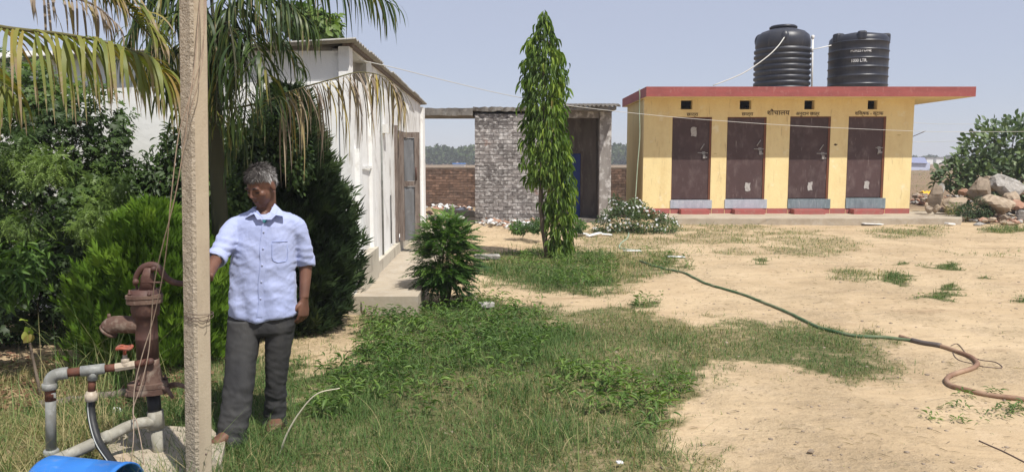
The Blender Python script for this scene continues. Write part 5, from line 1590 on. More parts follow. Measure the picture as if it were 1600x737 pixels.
def weeds():
    n = 20000
    y = RNG.uniform(3.2, 19, n); x = RNG.uniform(-.5, .72, n) * y
    g, w, d = cover(x, y)
    k = RNG.random(n) < w * np.clip(6.5 / y, .35, 1.0) * 1.0
    x, y = x[k], y[k]
    ok = ~((x < wkx1 + SL * (y - 8)) & (y > wy0))
    x, y = x[ok], y[ok]
    m = len(x)
    lv = RNG.integers(7, 13, m)
    idx = np.repeat(np.arange(m), lv); n = len(idx)
    a = RNG.uniform(0, 2 * math.pi, n); hgt = RNG.uniform(.01, .13, n) * np.where(x[idx] * F_PX / y[idx] > 350, .35, 1)
    o = np.stack([np.cos(a), np.sin(a), 0 * a], 1)
    p = np.stack([x[idx], y[idx], gz(x[idx], y[idx])], 1) + o * RNG.uniform(0, .05, (n, 1)); p[:, 2] += hgt
    dd = unit(o + np.array([0, 0, 1]) * RNG.uniform(-.1, .9, (n, 1)))
    nr = unit(np.array([0, 0, 1.0]) + rand_dirs(n) * .35)
    L = RNG.uniform(.035, .085, n) * np.where(x[idx] * F_PX / y[idx] > 360, .62, 1)
    var = np.clip(.45 + 1.0 * (fbm(x[idx] * 2, y[idx] * 2, 53) - .5) + RNG.uniform(-.25, .3, n) + hgt * 1.5, 0, 1)
    foliage("weeds", LM['weed'], [t_lance(3, .3, .2, .35, .15), t_lance(3, .2, .5, .35, .15)], p, frames(dd, nr, L, L * RNG.uniform(.16, .28, n)), var, None)
weeds()

def tall_grass():
    """long thin stalks at the left and stray bents"""
    pos, Ms, var = [], [], []
    def add(u, v, L, lean, az, dry):
        b = G(u, v, 0)
        a = az
        X = np.array([math.cos(a), math.sin(a), 0]); f = np.array([-math.sin(a), math.cos(a), 0])
        upv = np.array([f[0] * math.sin(lean), f[1] * math.sin(lean), math.cos(lean)]); fo = np.array([f[0] * math.cos(lean), f[1] * math.cos(lean), -math.sin(lean)])
        pos.append(b); Ms.append(np.stack([X * random.uniform(.004, .008), fo * L, upv * L], -1)); var.append(dry)
    for i in range(170):
        add(random.gauss(175, 40), random.uniform(575, 625), random.uniform(.4, .95), random.uniform(.05, .5), random.uniform(0, 6.28), random.uniform(.2, .85))
    for i in range(260):
        add(random.uniform(-60, 130), random.uniform(600, 800), random.uniform(.15, .42), random.uniform(.1, .7), random.uniform(0, 6.28), random.uniform(.45, 1))
    for i in range(46):
        add(random.uniform(380, 1100), random.uniform(640, 790), random.uniform(.12, .36), random.uniform(.1, .7), random.uniform(0, 6.28), random.uniform(.3, 1))
    foliage("tall_grass", LM['grass'], [t_blade(.5, 7), t_blade(.95, 7), t_blade(.25, 6)], np.array(pos), np.array(Ms), np.array(var), None)
tall_grass()

# one pale bent grass stalk in front of the man and a straw lying across his trouser leg
sp = Q((436, 712, 4.05), (448, 678, 4.02), (468, 644, 4.0), (495, 615, 3.98), (531, 606, 3.97))
tag(MB().tube(curve(sp, 24), list(np.linspace(.0065, .0025, 25)), 5).build("grass_stalk", M['straw'], None, sp[0]), "pale dry stalk arching over the grass beside the man's feet", "grass stalk")

# litter of straw bits, twigs and pebbles on the bare soil
def litter():
    n = 9000
    y = RNG.uniform(3.0, 22, n); x = RNG.uniform(-.75, .75, n) * y
    ok = ~((x < wkx1 + .1) & (y > wy0 - .1)) & ~((y > Ya - .05))
    x, y = x[ok], y[ok]; n = len(x)
    a = RNG.uniform(0, 6.28, n)
    L = RNG.uniform(.015, .075, n); W = RNG.uniform(.002, .005, n) * (.6 + y * .06)
    d = np.stack([np.cos(a), np.sin(a), RNG.uniform(-.02, .1, n)], 1)
    p = np.stack([x, y, gz(x, y) + .006], 1)
    foliage("straw_litter", LM['palm_ds'], [t_lance(2, .1, .05, .4, .5)], p, frames(d, np.tile([0, 0, 1.0], (n, 1)), L, W), RNG.random(n), None)
    n = 1500                                                 # reddish dead leaves under the creeper
    q = np.array([G(u, v, 0) for u, v in zip(RNG.uniform(-60, 330, n), RNG.uniform(555, 640, n))])
    a = RNG.uniform(0, 6.28, n); L = RNG.uniform(.03, .07, n)
    q[:, 2] = gz(q[:, 0], q[:, 1]) + RNG.uniform(.005, .03, n)
    foliage("fallen_leaves", leaf_mat("dead_leaf", [(0, (0.12, 0.055, 0.035)), (.6, (0.22, 0.115, 0.075)), (1, (0.33, 0.24, 0.14))], .8, .05, .15), [t_lance(3, .2, .1, .45, .2)], q, frames(np.stack([np.cos(a), np.sin(a), RNG.uniform(-.2, .3, n)], 1), unit(np.array([0, 0, 1.0]) + rand_dirs(n) * .3), L, L * .45), RNG.random(n), None)
    n = 2600
    y = RNG.uniform(3.2, 20, n); x = RNG.uniform(-.1, .75, n) * y
    ok = ~((x < wkx1 + .1) & (y > wy0 - .1)) & ~((y > Ya - .05)); x, y = x[ok], y[ok]; n = len(x)
    bm = bmesh.new(); bmesh.ops.create_icosphere(bm, subdivisions=1, radius=1)
    T = (np.array([v.co[:] for v in bm.verts]), np.array([[v.index for v in f.verts] for f in bm.faces])); bm.free()
    r = RNG.uniform(.004, .012, n) * (RNG.random(n) ** 2 * 1.3 + .55)
    Ms = np.stack([np.stack([r, 0 * r, 0 * r], 1), np.stack([0 * r, r * RNG.uniform(.7, 1.2, n), 0 * r], 1), np.stack([0 * r, 0 * r, r * .6], 1)], -1)
    V, F, k = scatter(T, np.stack([x, y, gz(x, y)], 1), Ms)
    tag(mesh_np("pebbles", V, F, M['stone_brown']), kind='stuff')
litter()

# ------------------------------------------------------------------ far things
def far_trees():
    rng = np.random.default_rng(5)
    pos, L = [], []
    for i in range(560):
        x = rng.uniform(-330, 330); y = 250 + rng.uniform(0, 40) + (60 if x > 90 else 0)
        h = rng.uniform(4.3, 6.6) * (.5 if x > 90 else 1.0); wr = h * rng.uniform(.7, 1.1)
        m = 170
        d = unit(rng.normal(size=(m, 3))); r = rng.uniform(.4, 1, (m, 1)) ** .5
        pos.append(np.array([x, y, h * .55]) + d * r * np.array([wr, wr, h * .5])); L.append(rng.uniform(.5, 1.1, m))
    p = np.concatenate(pos); L = np.concatenate(L); p[:, 2] = np.maximum(p[:, 2], .1)
    n = len(p)
    var = np.clip(fbm(p[:, 0] * .15, p[:, 2] * .4, 97, 2) + RNG.uniform(-.3, .3, n), 0, 1)
    foliage("far_wood", LM['far'], [t_lance(2, .3, .2, .5, .5)], p, frames(rand_dirs(n), rand_dirs(n), L * 1.6, L * 1.3), var, None)
far_trees()
def stubble():
    n = 9000
    y = RNG.uniform(28, 120, n); x = RNG.uniform(-.25, .75, n) * y
    h = RNG.uniform(.06, .16, n); a = RNG.uniform(0, 6.28, n); w = .012 + .0006 * y
    Ms = np.stack([np.stack([np.cos(a), np.sin(a), 0 * a], 1) * w[:, None], np.stack([-np.sin(a), np.cos(a), 0 * a], 1) * h[:, None], np.stack([0 * a, 0 * a, 1 + 0 * a], 1) * h[:, None]], -1)
    foliage("field_stubble", LM['grass'], [t_blade(.5, 2)], np.stack([x, y, 0 * x], 1), Ms, RNG.uniform(.6, 1, n), None)
stubble()
sy = float(G(1440, 266, 0)[1])
shed = thing("field_shed", "small pale blue tarpaulin shed far off in the field beyond the yellow block", "shed", (P(1439, 262, sy)[0], sy, 0))
sx0, sx1 = P(1415, 262, sy)[0], P(1453, 262, sy)[0]
zt_ = P(1440, 246, sy)[2]; zm_ = P(1440, 254, sy)[2]
MB().span((sx0, sy, 0), (sx1, sy + 3, zm_ * .98)).build("wall", M['tarp'], shed)
MB().add([(sx0 - .2, sy - .3, zm_), (sx1 - .5, sy - .3, zm_ * .9), (sx1 - .1, sy + 1.5, zt_), (sx0 + .4, sy + 1.5, zt_), (sx1 - .3, sy + 3.2, zm_), (sx0, sy + 3.2, zm_)], [(0, 1, 2, 3), (3, 2, 4, 5)]).build("roof", M['tarp_shade'], shed)
by = 300.0
for i, (u0, u1, v0) in enumerate(((1448, 1458, 248), (1463, 1478, 246), (1484, 1492, 248))):
    bx = thing("far_house", ["tiny pale house on the horizon right of the blue shed", "low wide house on the horizon left of the shrub", "little house on the horizon nearest the shrub"][i], "house", (P((u0 + u1) / 2, 250, by)[0], by, 0))
    MB().span((P(u0, 250, by)[0], by, 0), (P(u1, 250, by)[0], by + 5, 2.4)).build("wall", M['white_plain'], bx)
    MB().span((P(u0, 250, by)[0] - .3, by - .3, 2.403), (P(u1, 250, by)[0] + .3, by + 5.3, 2.7)).build("roof", M['old_concrete'], bx)
by = 190.0
sh2 = thing("far_shed", "tiny blue roofed shed before the wood, seen through the gap beside the hut", "shed", (P(718, 258, by)[0], by, 0))
MB().span((P(708, 258, by)[0], by, 0), (P(726, 258, by)[0], by + 3, P(0, 256.5, by)[2])).build("wall", M['white_plain'], sh2)
MB().span((P(707, 258, by)[0], by - .3, P(0, 256.4, by)[2]), (P(727, 258, by)[0], by + 3.3, P(0, 254.8, by)[2])).build("roof", M['blue_plastic'], sh2)
yc = float(G(1447, 306, 0)[1])
q0 = P(1441, 306, yc); q1 = P(1458, 306, yc)
cl = MB(); n = 12; vs, fs = [], []
for i in range(n):
    x = q0[0] + (q1[0] - q0[0]) * i / (n - 1)
    vs += [(x, yc - .2, .03 + .02 * math.sin(i * 2)), (x, yc, .2 + .05 * math.sin(i * 1.7)), (x, yc + .5, .1)]
for i in range(n - 1):
    fs += [(3 * i, 3 * i + 3, 3 * i + 4, 3 * i + 1), (3 * i + 1, 3 * i + 4, 3 * i + 5, 3 * i + 2)]
tag(cl.add(vs, fs, 0, True).build("yellow_sheet", M['yellow_cloth'], None, q0), "yellow cloth lying at the field edge behind the yellow block's right end", "cloth")
# ------------------------------------------------------------------ concrete pole
PYD = 3.6
pt_, pb_ = P(301.5, 0, PYD), P(311, 737, PYD)
axis_ = (pt_ - pb_) / np.linalg.norm(pt_ - pb_)
pole_b = pb_ + axis_ * ((-.25 - pb_[2]) / axis_[2]); pole_t = pb_ + axis_ * ((4.6 - pb_[2]) / axis_[2])
pole = thing("concrete_pole", "square rough concrete pole standing upright in front of the man", "pole", (pb_ + axis_ * (-pb_[2] / axis_[2])))
pw = .094
pm = MB(); nseg = 60
ca = math.radians(29)
rr = random.Random(4)
cr = []
ch = .012
for sx, sy in ((-1, -1), (1, -1), (1, 1), (-1, 1)):
    h = pw / 2
    a_ = (sx * h, sy * (h - ch)); b_ = (sx * (h - ch), sy * h)
    cr += [a_, b_] if sx * sy > 0 else [b_, a_]
vs, fs = [], []
for i in range(nseg + 1):
    c = pole_b + (pole_t - pole_b) * i / nseg
    for (x, y) in cr:
        jx = rr.uniform(-.0012, .0012)
        vs.append(c + np.array([(x + jx) * math.cos(ca) + y * math.sin(ca), -(x + jx) * math.sin(ca) * -1 * -1 + y * math.cos(ca), 0]))
k = len(cr)
side_mat = []
for i in range(nseg):
    for j in range(k):
        j2 = (j + 1) % k
        fs.append((i * k + j, i * k + j2, (i + 1) * k + j2, (i + 1) * k + j))
b0 = len(pm.f)
pm.add(vs, fs)
for i in range(nseg):
    for j in range(k):
        a3, b3 = np.array(vs[j]), np.array(vs[(j + 1) % k])
        e = b3 - a3
        nrm = np.array([e[1], -e[0]]); nrm = nrm / np.linalg.norm(nrm)
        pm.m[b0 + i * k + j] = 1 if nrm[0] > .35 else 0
pm.add([vs[j] for j in range(k)], [tuple(range(k))]); pm.add([vs[nseg * k + j] for j in range(k)], [tuple(range(k))])
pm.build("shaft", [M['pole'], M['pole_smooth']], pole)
# tie wire round the pole
tw = MB()
tc_ = P(310.5, 492, PYD)
for q in range(3):
    ring = []
    for i in range(25):
        a = 2 * math.pi * i / 24
        rad = pw * (.60 + .10 * abs(math.sin(2 * (a + ca))))
        ring.append(tc_ + np.array([math.cos(a) * rad, math.sin(a) * rad, .010 * math.sin(a + q * 1.3) - .012 * math.cos(a * 1 + .4) + .006 * q]))
    tw.tube(ring, .0016, 5)
tw.tube(curve([tc_ + np.array([.055, -.03, 0]), tc_ + np.array([.07, -.05, .01]), tc_ + np.array([.055, -.05, -.03])], 8), .0016, 5)
wire1 = tw.build("tie_wire", M['wire_dark'], pole)
MB().ball(P(322, 709, PYD - .055), (.006, .004, .006)).build("bolt_hole_dark", M['wire_dark'], pole)  # solid dark bead; the shade inside a hole is put into its colour
# twin strings hanging from the pole top down to the pump
base_pts = [(319, -60, 3.50), (316, 20, 3.50), (309, 95, 3.50), (293, 168, 3.50), (284, 215, 3.52), (270, 310, 3.58), (258, 380, 3.66), (247, 440, 3.76), (238, 500, 3.84), (228, 550, 3.86), (216, 600, 3.86), (208, 640, 3.85), (203, 690, 3.82), (196, 745, 3.8)]
for q in range(2):
    pts = [P(u + (5.5 * math.sin(i * 1.15 + q * 3.1)), v, y) for i, (u, v, y) in enumerate(base_pts)]
    if q: pts = pts[:12] + [P(214, 660, 3.84), P(222, 700, 3.82), P(227, 745, 3.8)]
    s_ = MB().tube(curve(pts, 90), .0027, 5).build("string", M['wire_tan'], None, pts[-1])
    tag(s_, ["tan string hanging from the pole top across the pump, its end straying left", "tan string hanging from the pole top across the pump, its end straying right"][q], "string")
pts = Q((319, -60, 3.49), (319, 30, 3.49), (316, 100, 3.49), (300, 165, 3.49), (296, 180, 3.49))
tag(MB().tube(curve(pts, 30), .0022, 5).build("string", M['wire_tan'], None, pts[-1]), "short pale string lying against the upper face of the concrete pole", "string")

# ------------------------------------------------------------------ hand pump
YP = 4.0
def zz(v, Y=YP): return float(P(232, v, Y)[2])
def xx(u, v=560, Y=YP): return float(P(u, v, Y)[0])
S4 = YP / F_PX * 1.003
pump = thing("hand_pump", "rusty brown hand pump with curved lever and side spout", "hand pump", (xx(240, 725), YP, 0))
X0 = xx(231)
pb = MB()
pf = [(18.5, 606), (18.5, 530), (18.5, 500), (20, 497), (20, 494), (22.5, 490), (22.5, 455), (21, 440), (15, 437)]
pf = [(21, 603), (16.5, 585), (16.5, 530), (17, 529), (17, 526), (16.5, 525), (16.5, 494), (20, 492), (20, 488), (21, 486), (21.5, 470), (20.5, 452)]
for r_, v_ in pf: pass
MB().lathe([(r_ * S4, zz(v_)) for r_, v_ in pf[1:]], (X0, YP, 0), 28).build("barrel", M['rust'], pump)
MB().lathe([(14.5 * S4, zz(612)), (24 * S4, zz(607)), (22 * S4, zz(600)), (17.2 * S4, zz(570)), (16.7 * S4, zz(560))], (X0, YP, 0), 28).build("lower_bell", M['rust_dusty'], pump)
def flange(v0, v1, rx, mat, name, bolts=4, rot=.4):
    f = MB(); n = 28
    z0_, z1_ = zz(v1), zz(v0)
    prof = []
    for k in range(n):
        a = 2 * math.pi * k / n
        r = rx * S4 * (1 + .10 * math.cos(3 * (a + rot)))
        prof.append((math.cos(a) * r, math.sin(a) * r))
    vs = [(X0 + x, YP + y, z0_) for x, y in prof] + [(X0 + x, YP + y, z1_) for x, y in prof]
    fs = [tuple(range(n - 1, -1, -1)), tuple(range(n, 2 * n))] + [(k, (k + 1) % n, n + (k + 1) % n, n + k) for k in range(n)]
    o = f.add(vs, fs).build(name, mat, pump)
    for k in range(bolts):
        a = rot + 2 * math.pi * k / bolts
        x, y = X0 + math.cos(a) * rx * .84 * S4, YP + math.sin(a) * rx * .84 * S4
        MB().tube([(x, y, z0_ - .012), (x, y, z1_ + .03)], .006, 6).lathe([(.011, z1_ + .001), (.011, z1_ + .013)], (x, y, 0), 6).build("bolt", M['rust'], o)
flange(595, 602, 29, M['rust_dusty'], "flange", 3, .3)
flange(603, 611, 31, M['rust_dusty'], "flange", 3, .3)
flange(459, 464, 26.5, M['rust_dusty'], "flange", 4, 2.3)
flange(465, 472, 25.5, M['rust_dusty'], "flange", 4, 2.3)
# foot lugs on the lower flange
for du, dv, dy in ((56, 607, .02), (50, 612, -.06), (-26, 612, -.05)):
    MB().tube(curve([(X0 + math.copysign(18, du) * S4, YP + dy * .4, zz(607)), (X0 + du * .7 * S4, YP + dy, zz(602)), (X0 + du * S4, YP + dy * 1.6, zz(dv))], 8), [.016, .016, .016, .015, .015, .014, .013, .012, .010], 8, flat=.7).build("foot_lug", M['rust_dusty'], pump)
# neck, fulcrum arch and lever
MB().loft([((X0 + 4 * S4, YP, zz(460)), (.042, 0, 0), (0, .03, 0)), ((X0 + 6 * S4, YP, zz(432)), (.034, 0, 0), (0, .022, 0)), ((X0 + 8 * S4, YP, zz(418)), (.018, 0, 0), (0, .02, 0))], 16, power=3).build("fulcrum_post", M['rust'], pump)
arch = [P(211, 446, YP), P(213, 432, YP), P(222, 419, YP), (P(237, 414, YP)), P(249, 419, YP), P(258, 432, YP), P(272, 441, YP), P(292, 443, YP + .01), P(306, 441, YP + .04), P(322, 437, YP + .1)]
lv = MB().tube(curve(arch, 40), list(np.interp(np.linspace(0, 1, 41), [0, .25, .45, .7, 1], [.012, .019, .02, .016, .012])), 8, flat=.8)
lever = lv.build("lever", M['rust'], pump)
MB().tube([P(212, 440, YP - .03), P(212, 440, YP + .03)], .016, 10).build("pivot_pin", M['rust'], lever)
MB().tube([P(240, 420, YP - .035), P(240, 420, YP + .035)], .014, 10).build("pivot_pin", M['rust'], lever)
MB().tube([P(213, 445, YP), P(216, 462, YP), P(222, 462, YP)], .008, 6).build("piston_rod", M['rust'], pump)
MB().tube([P(222, 441, YP - .02), P(256, 441, YP - .02)], .005, 6).build("cross_pin", M['rust'], pump)
# spout
sp_ = [P(222, 507, YP), P(200, 506.5, YP), P(184, 506.5, YP), P(175, 508, YP), P(170, 513, YP)]
MB().tube(curve(sp_, 14), list(np.linspace(.047, .046, 15)), 16).build("spout", M['rust_dusty'], pump)
MB().lathe([(.047, 0), (.05, .004), (.05, .012), (.04, .014)], P(168, 518, YP), 18, R=Matrix.Rotation(.75, 3, 'Y')).build("spout_rim", M['rust_dusty'], pump)
MB().tube([P(171, 498, YP), P(170, 490, YP)], [.012, .007], 8).build("spout_lug", M['rust_dusty'], pump)
# riser pipe
MB().tube([(X0 + .02, YP, zz(613)), (X0 + .025, YP, zz(655))], .034, 14).build("riser_pipe", M['black_hose'], pump)
MB().tube([(X0 + .025, YP, zz(641)), (X0 + .03, YP, zz(668))], .041, 14).build("pipe_tee", M['galv_dirty'], pump)
MB().tube([(X0 + .03, YP, zz(667)), (X0 + .045, YP, -.05)], .033, 14).build("riser_pipe", M['galv_dirty'], pump)

# plumbing beside the pump
YL_ = 3.78
plumb = thing("pipework", "galvanised and rusty pipework with a red-wheeled valve beside the pump", "pipes", (xx(80, 700, YL_), YL_, 0))
def pp(u, v):                                    # along the horizontal run
    t = (232 - u) / (232 - 80.0)
    return P(u, v, YP - .06 - (YP - .06 - YL_) * t)
for (u0, v0, u1, v1, r, mt, nm) in ((233, 564.5, 210, 569, 5.6, 'rust_pipe', 'pipe'), (181, 573.5, 163, 575.5, 6.0, 'rust_pipe', 'pipe'), (127, 579.5, 104, 582, 6.6, 'rust_pipe', 'pipe')):
    MB().tube([pp(u0, v0), pp(u1, v1)], r * S4, 14).build(nm, M[mt], plumb)
MB().ball(pp(235, 564.5), .02).build("pipe_nipple", M['rust'], plumb)
# elbow
el = [pp(106, 582), pp(94, 583.5), pp(84, 587), pp(79, 594), pp(77.5, 606)]
MB().tube(curve(el, 14), 9.2 * S4, 14).lathe([(9.6 * S4, -.02), (10.6 * S4, -.018), (10.6 * S4, .012), (9.6 * S4, .014)], pp(77.5, 602), 16).build("elbow", M['galv'], plumb)
MB().tube([pp(78, 600), pp(79, 625)], 7.6 * S4, 14).build("pipe", M['rust_pipe'], plumb)
MB().tube([pp(79, 612), pp(80, 702)], 7.4 * S4, 14).build("pipe", M['galv'], plumb)
MB().lathe([(9 * S4, 0), (11 * S4, .006), (11 * S4, .03), (9.5 * S4, .036)], pp(80.5, 712), 16).build("pipe_socket", M['galv'], plumb)
MB().tube([pp(80.5, 709), pp(80.5, 760)], 7.6 * S4, 12).build("pipe", M['galv_dirty'], plumb)
# tee and drop
MB().tube([pp(164, 575.2), pp(126, 579.8)], 8.2 * S4, 14).tube([pp(146, 577), pp(144, 593)], 7.2 * S4, 14).build("tee", M['galv'], plumb)
MB().tube([pp(144, 590), pp(143, 612)], 5.4 * S4, 12).build("pipe", M['rust_pipe'], plumb)
MB().lathe([(7 * S4, -.03), (9.4 * S4, -.026), (9.4 * S4, 0.008), (7.6 * S4, .010), (7.6 * S4, .02), (6 * S4, .022)], pp(142.5, 617), 8).build("union_nut", M['brass'], plumb)
# valve
vb = pp(196, 571)
MB().tube([pp(211, 569.2), pp(180, 573.8)], 6.6 * S4, 8, smooth=False).ball(vb + np.array([0, 0, .006]), (.026, .022, .024)).build("valve_body", M['brass'], plumb)
MB().lathe([(.017, .012), (.020, .02), (.020, .036), (.012, .04), (.011, .058)], vb, 10).build("valve_bonnet", M['brass'], plumb)
wh = MB(); wc = vb + np.array([0, 0, .096])
rg = [wc + np.array([.036 * math.cos(2 * math.pi * i / 28), .036 * math.sin(2 * math.pi * i / 28), .004 * math.sin(6 * math.pi * i / 28)]) for i in range(29)]
wh.tube(rg, .008, 8)
for k in range(4):
    a = math.pi * k / 2 + .4
    wh.tube([wc, wc + np.array([.034 * math.cos(a), .034 * math.sin(a), 0])], .006, 6)
wh.tube([wc + np.array([0, 0, -.04]), wc + np.array([0, 0, .012])], .009, 8)
wh.build("hand_wheel", M['valve_red'], plumb)
# lower slanting pipe
dl_ = [(X0 + .03, YP - .01, zz(656)), P(205, 664, 3.93), P(170, 681, 3.84), P(125, 702, 3.74), P(60, 730, 3.62)]
MB().tube(curve(dl_, 24), .030, 14).build("slanting_pipe", M['galv_dirty'], plumb)
MB().tube([P(172, 680, 3.842), P(160, 685.5, 3.82)], .034, 12).build("pipe_coupling", M['galv_dirty'], plumb)
# black hose with pale stripe
hp_ = [pp(142.5, 618), P(142, 640, 3.85), P(146, 665, 3.82), P(154, 690, 3.78), P(168, 712, 3.72), P(190, 740, 3.64)]
hb = MB().tube(curve(hp_, 26), .021, 12).build("black_hose", M['black_hose'], None, hp_[-1])
tag(hb, "black rubber hose with a pale stripe hanging from the pipe tee", "hose")
MB().tube([p + np.array([-.004, -.0195, .004]) for p in map(np.asarray, curve(hp_, 26)[1:])], .0032, 6).build("stripe", M['hose_stripe'], hb)

# concrete pump base, broken
cb = MB()
c0 = G(270, 700, 0)
rrs = random.Random(2)
def rock(mb, c, r, seed, n=2, rough=.25, flatten=None, rz=0.0, mi=0):
    bm = bmesh.new(); bmesh.ops.create_icosphere(bm, subdivisions=n, radius=1)
    off = Vector((seed * 3.7, seed * 1.3, seed * 2.1))
    Rm = Matrix.Rotation(rz, 3, 'Z')
    vs = []
    for v in bm.verts:
        d = v.co.normalized()
        k = 1 + rough * (mnoise.noise(d * 1.3 + off) * 1.1 + mnoise.noise(d * 3.1 + off) * .5)
        # flat faces: cut by random planes
        for q in range(7):
            pn = Vector((math.sin(seed * 2.3 + q * 1.9), math.cos(seed * 1.7 + q * 2.7), math.sin(seed + q * 4.1))).normalized()
            h = .72 + .12 * math.sin(seed * 5 + q)
            t = d.dot(pn) * k
            if t > h: k *= h / t
        p = d * k
        vs.append(Vector(list(map(float, c))) + Rm @ Vector((p.x * r[0], p.y * r[1], p.z * r[2])))
    mb.add(vs, [[v.index for v in f.verts] for f in bm.faces], mi, False)
    bm.free()
    return mb
base = thing("pump_base", "broken concrete base slab under the hand pump", "concrete slab", (c0[0], c0[1], 0))
pc_ = MB()
outl = [(165, 690), (196, 671), (250, 664), (330, 668), (352, 690), (345, 722), (280, 745), (200, 735), (178, 715)]
n = len(outl)
topz = .045
tp = [G(u, v, topz) for u, v in outl]; bt = [G(u, v, topz) + np.array([random.uniform(-.02, .02), random.uniform(-.02, .02), -topz - .1]) for u, v in outl]
pc_.add(tp + bt, [tuple(range(n - 1, -1, -1))[::-1]] + [(i, (i + 1) % n, n + (i + 1) % n, n + i)[::-1] for i in range(n)])
pc_.build("slab", M['concrete'], base)
for i, (u, v, r) in enumerate(((190, 722, .09), (212, 730, .06))):
    c = G(u, v, .03)
    MB_ = rock(MB(), c, (r, r * .8, r * .5), 3.3 + i)
    tag(MB_.build("stone", M['stone_tan'], None, c), ["pale rounded lump of concrete by the pump base next to the blue drum", "smaller lump of concrete beside the pump riser pipe"][i], "stone")

# blue drum lying at the bottom edge
bY = 3.55
A, B = P(102, 742, bY), P(196, 752, bY - .06)
ax = (B - A) / np.linalg.norm(B - A)
drum = thing("plastic_drum", "bright blue plastic drum lying on its side at the bottom edge", "drum", (float(A[0]), bY, 0))
Rd = Vector(ax.tolist()).to_track_quat('Z', 'Y').to_matrix()
Ld = float(np.linalg.norm(P(212, 740, bY) - P(70, 735, bY)))
a0_ = P(68, 762, bY)
rD = .155
prof = [(rD * .6, 0), (rD * .93, .0), (rD, .02), (rD, Ld * .30), (rD * .985, Ld * .32), (rD, Ld * .34), (rD, Ld * .62), (rD * .985, Ld * .64), (rD, Ld * .66), (rD, Ld - .03), (rD * 1.03, Ld - .025), (rD * 1.03, Ld), (rD * .96, Ld), (rD * .95, Ld - .04), (rD * .95, .02)]
MB().lathe(prof, a0_, 48, R=Rd).build("drum_shell", M['blue_plastic'], drum)
# crumpled white paper
def crumple(u, v, r, seed, nm, label, cat, mat, fl=.6):
    c = G(u, v, r * .4)
    mb = MB(); bm = bmesh.new(); bmesh.ops.create_icosphere(bm, subdivisions=2, radius=1)
    rs_ = random.Random(seed)
    mb.add([Vector(c.tolist()) + Vector((v_.co.x, v_.co.y * .8, v_.co.z * fl)) * r * rs_.uniform(.6, 1.15) for v_ in bm.verts], [[v_.index for v_ in f.verts] for f in bm.faces]); bm.free()
    tag(mb.build(nm, mat, None, c), label, cat)
crumple(183, 641, .033, 5, "crumpled_paper", "crumpled white paper on the grass left of the pump riser", "paper", M['white_scrap'], .8)
crumple(63, 629, .022, 6, "plastic_scrap", "small pale scrap on the dry ground left of the upright pipe", "scrap", M['white_scrap'])
lg = [G(60, 640), G(120, 632), G(185, 622), G(215, 618)]
lg = [p + np.array([0, 0, .03]) for p in lg]
tag(MB().tube(curve(lg, 14), [.03 + .006 * math.sin(i * 2) for i in range(15)], 9).build("fallen_branch", M['old_wood'], None, lg[0]), "grey fallen branch lying on the ground behind the pipework", "branch")

# ------------------------------------------------------------------ the long hose over the yard
def ground_hose(name, px, r, mat, label, n=120, rs=None):
    pts = []
    for (u, v) in px:
        p = G(u, v, 0); p[2] = float(gz(p[0], p[1])) + r * .8; pts.append(p)
    c = curve(pts, n)
    for p in c: p[2] = max(float(gz(p[0], p[1])) + r * .75, p[2] * .0 + float(gz(p[0], p[1])) + r * .75)
    o = MB().tube(c, r, 10).build(name, mat, None, pts[0])
    if label: tag(o, label, "hose")
    return o
ground_hose("garden_hose", [(1000, 408), (1028, 417), (1062, 425), (1088, 437), (1110, 446), (1140, 455), (1165, 462), (1205, 477), (1240, 492), (1270, 508), (1300, 518), (1340, 526), (1385, 528), (1420, 532), (1450, 538)], .0165, M['green_hose'], "long green hose winding across the sandy yard and grass")
br = ground_hose("garden_hose", [(1437, 536), (1462, 541), (1490, 549), (1515, 558), (1527, 568), (1520, 576), (1492, 583), (1479, 592), (1487, 603), (1510, 610), (1545, 617), (1600, 625), (1700, 640)], .0185, M['brown_hose'], "brown hose curling over bare sand at the right, joined to the green one")
ground_hose("hose_joint", [(1425, 533), (1445, 538), (1470, 543)], .0225, M['dark_hose'], "dark wrapped joint between the green hose and the brown hose", 12)
ground_hose("hose_stub", [(1406, 526), (1420, 530), (1436, 535)], .017, M['brown_hose'], "short brown hose end lying over the green hose near the joint", 12)
ground_hose("thin_hose", [(975, 352), (982, 362), (980, 372), (970, 380), (969, 387), (985, 390), (1000, 391)], .015, M['pale_hose'], "pale thin hose looping on the ground before the white-flowered bush", 40)
ground_hose("thin_wire", [(1488, 548), (1492, 556), (1500, 562), (1516, 566), (1535, 572), (1565, 574), (1556, 566), (1530, 561), (1510, 552), (1496, 538), (1486, 541)], .004, M['wire_dark'], "thin dark wire tangled round the bend of the brown hose", 60)
ground_hose("twig", [(1530, 688), (1552, 698), (1580, 712), (1610, 727)], .004, M['wire_dark'], "thin dark twig lying on the sand at the lower right", 16)

# ------------------------------------------------------------------ overhead cables
cb_ = [P(561, 94, 8.55), P(620, 107, 9.2), P(700, 127, 10.4), P(790, 148, 12), P(880, 164, 13.6), P(1000, 178, 15.3), P(1100, 187, 16.6), P(1250, 197, 17.8), P(1430, 205, 18.6), P(1520, 206, 19), P(1680, 205, 19.6)]
tag(MB().tube(curve(cb_, 80), .0048, 6).build("cable", M['wire_white'], None, cb_[0]), "pale cable slung from the white building roof across the toilet doors", "cable")
tag(MB().tube(curve([P(1427, 192, Yf + 2), P(1480, 194, 23.5), P(1560, 193, 24), P(1680, 188, 24.5)], 20), .006, 5).build("cable", M['wire_white'], None, P(1427, 192, Yf + 2)), "upper thin cable leaving the yellow block towards the right shrub", "cable")
tag(MB().tube(curve([P(1426, 222, Yf + 2), P(1480, 221, 23.5), P(1560, 217, 24), P(1680, 210, 24.5)], 20), .006, 5).build("cable", M['wire_white'], None, P(1426, 222, Yf + 2)), "lower thin cable leaving the yellow block towards the right shrub", "cable")
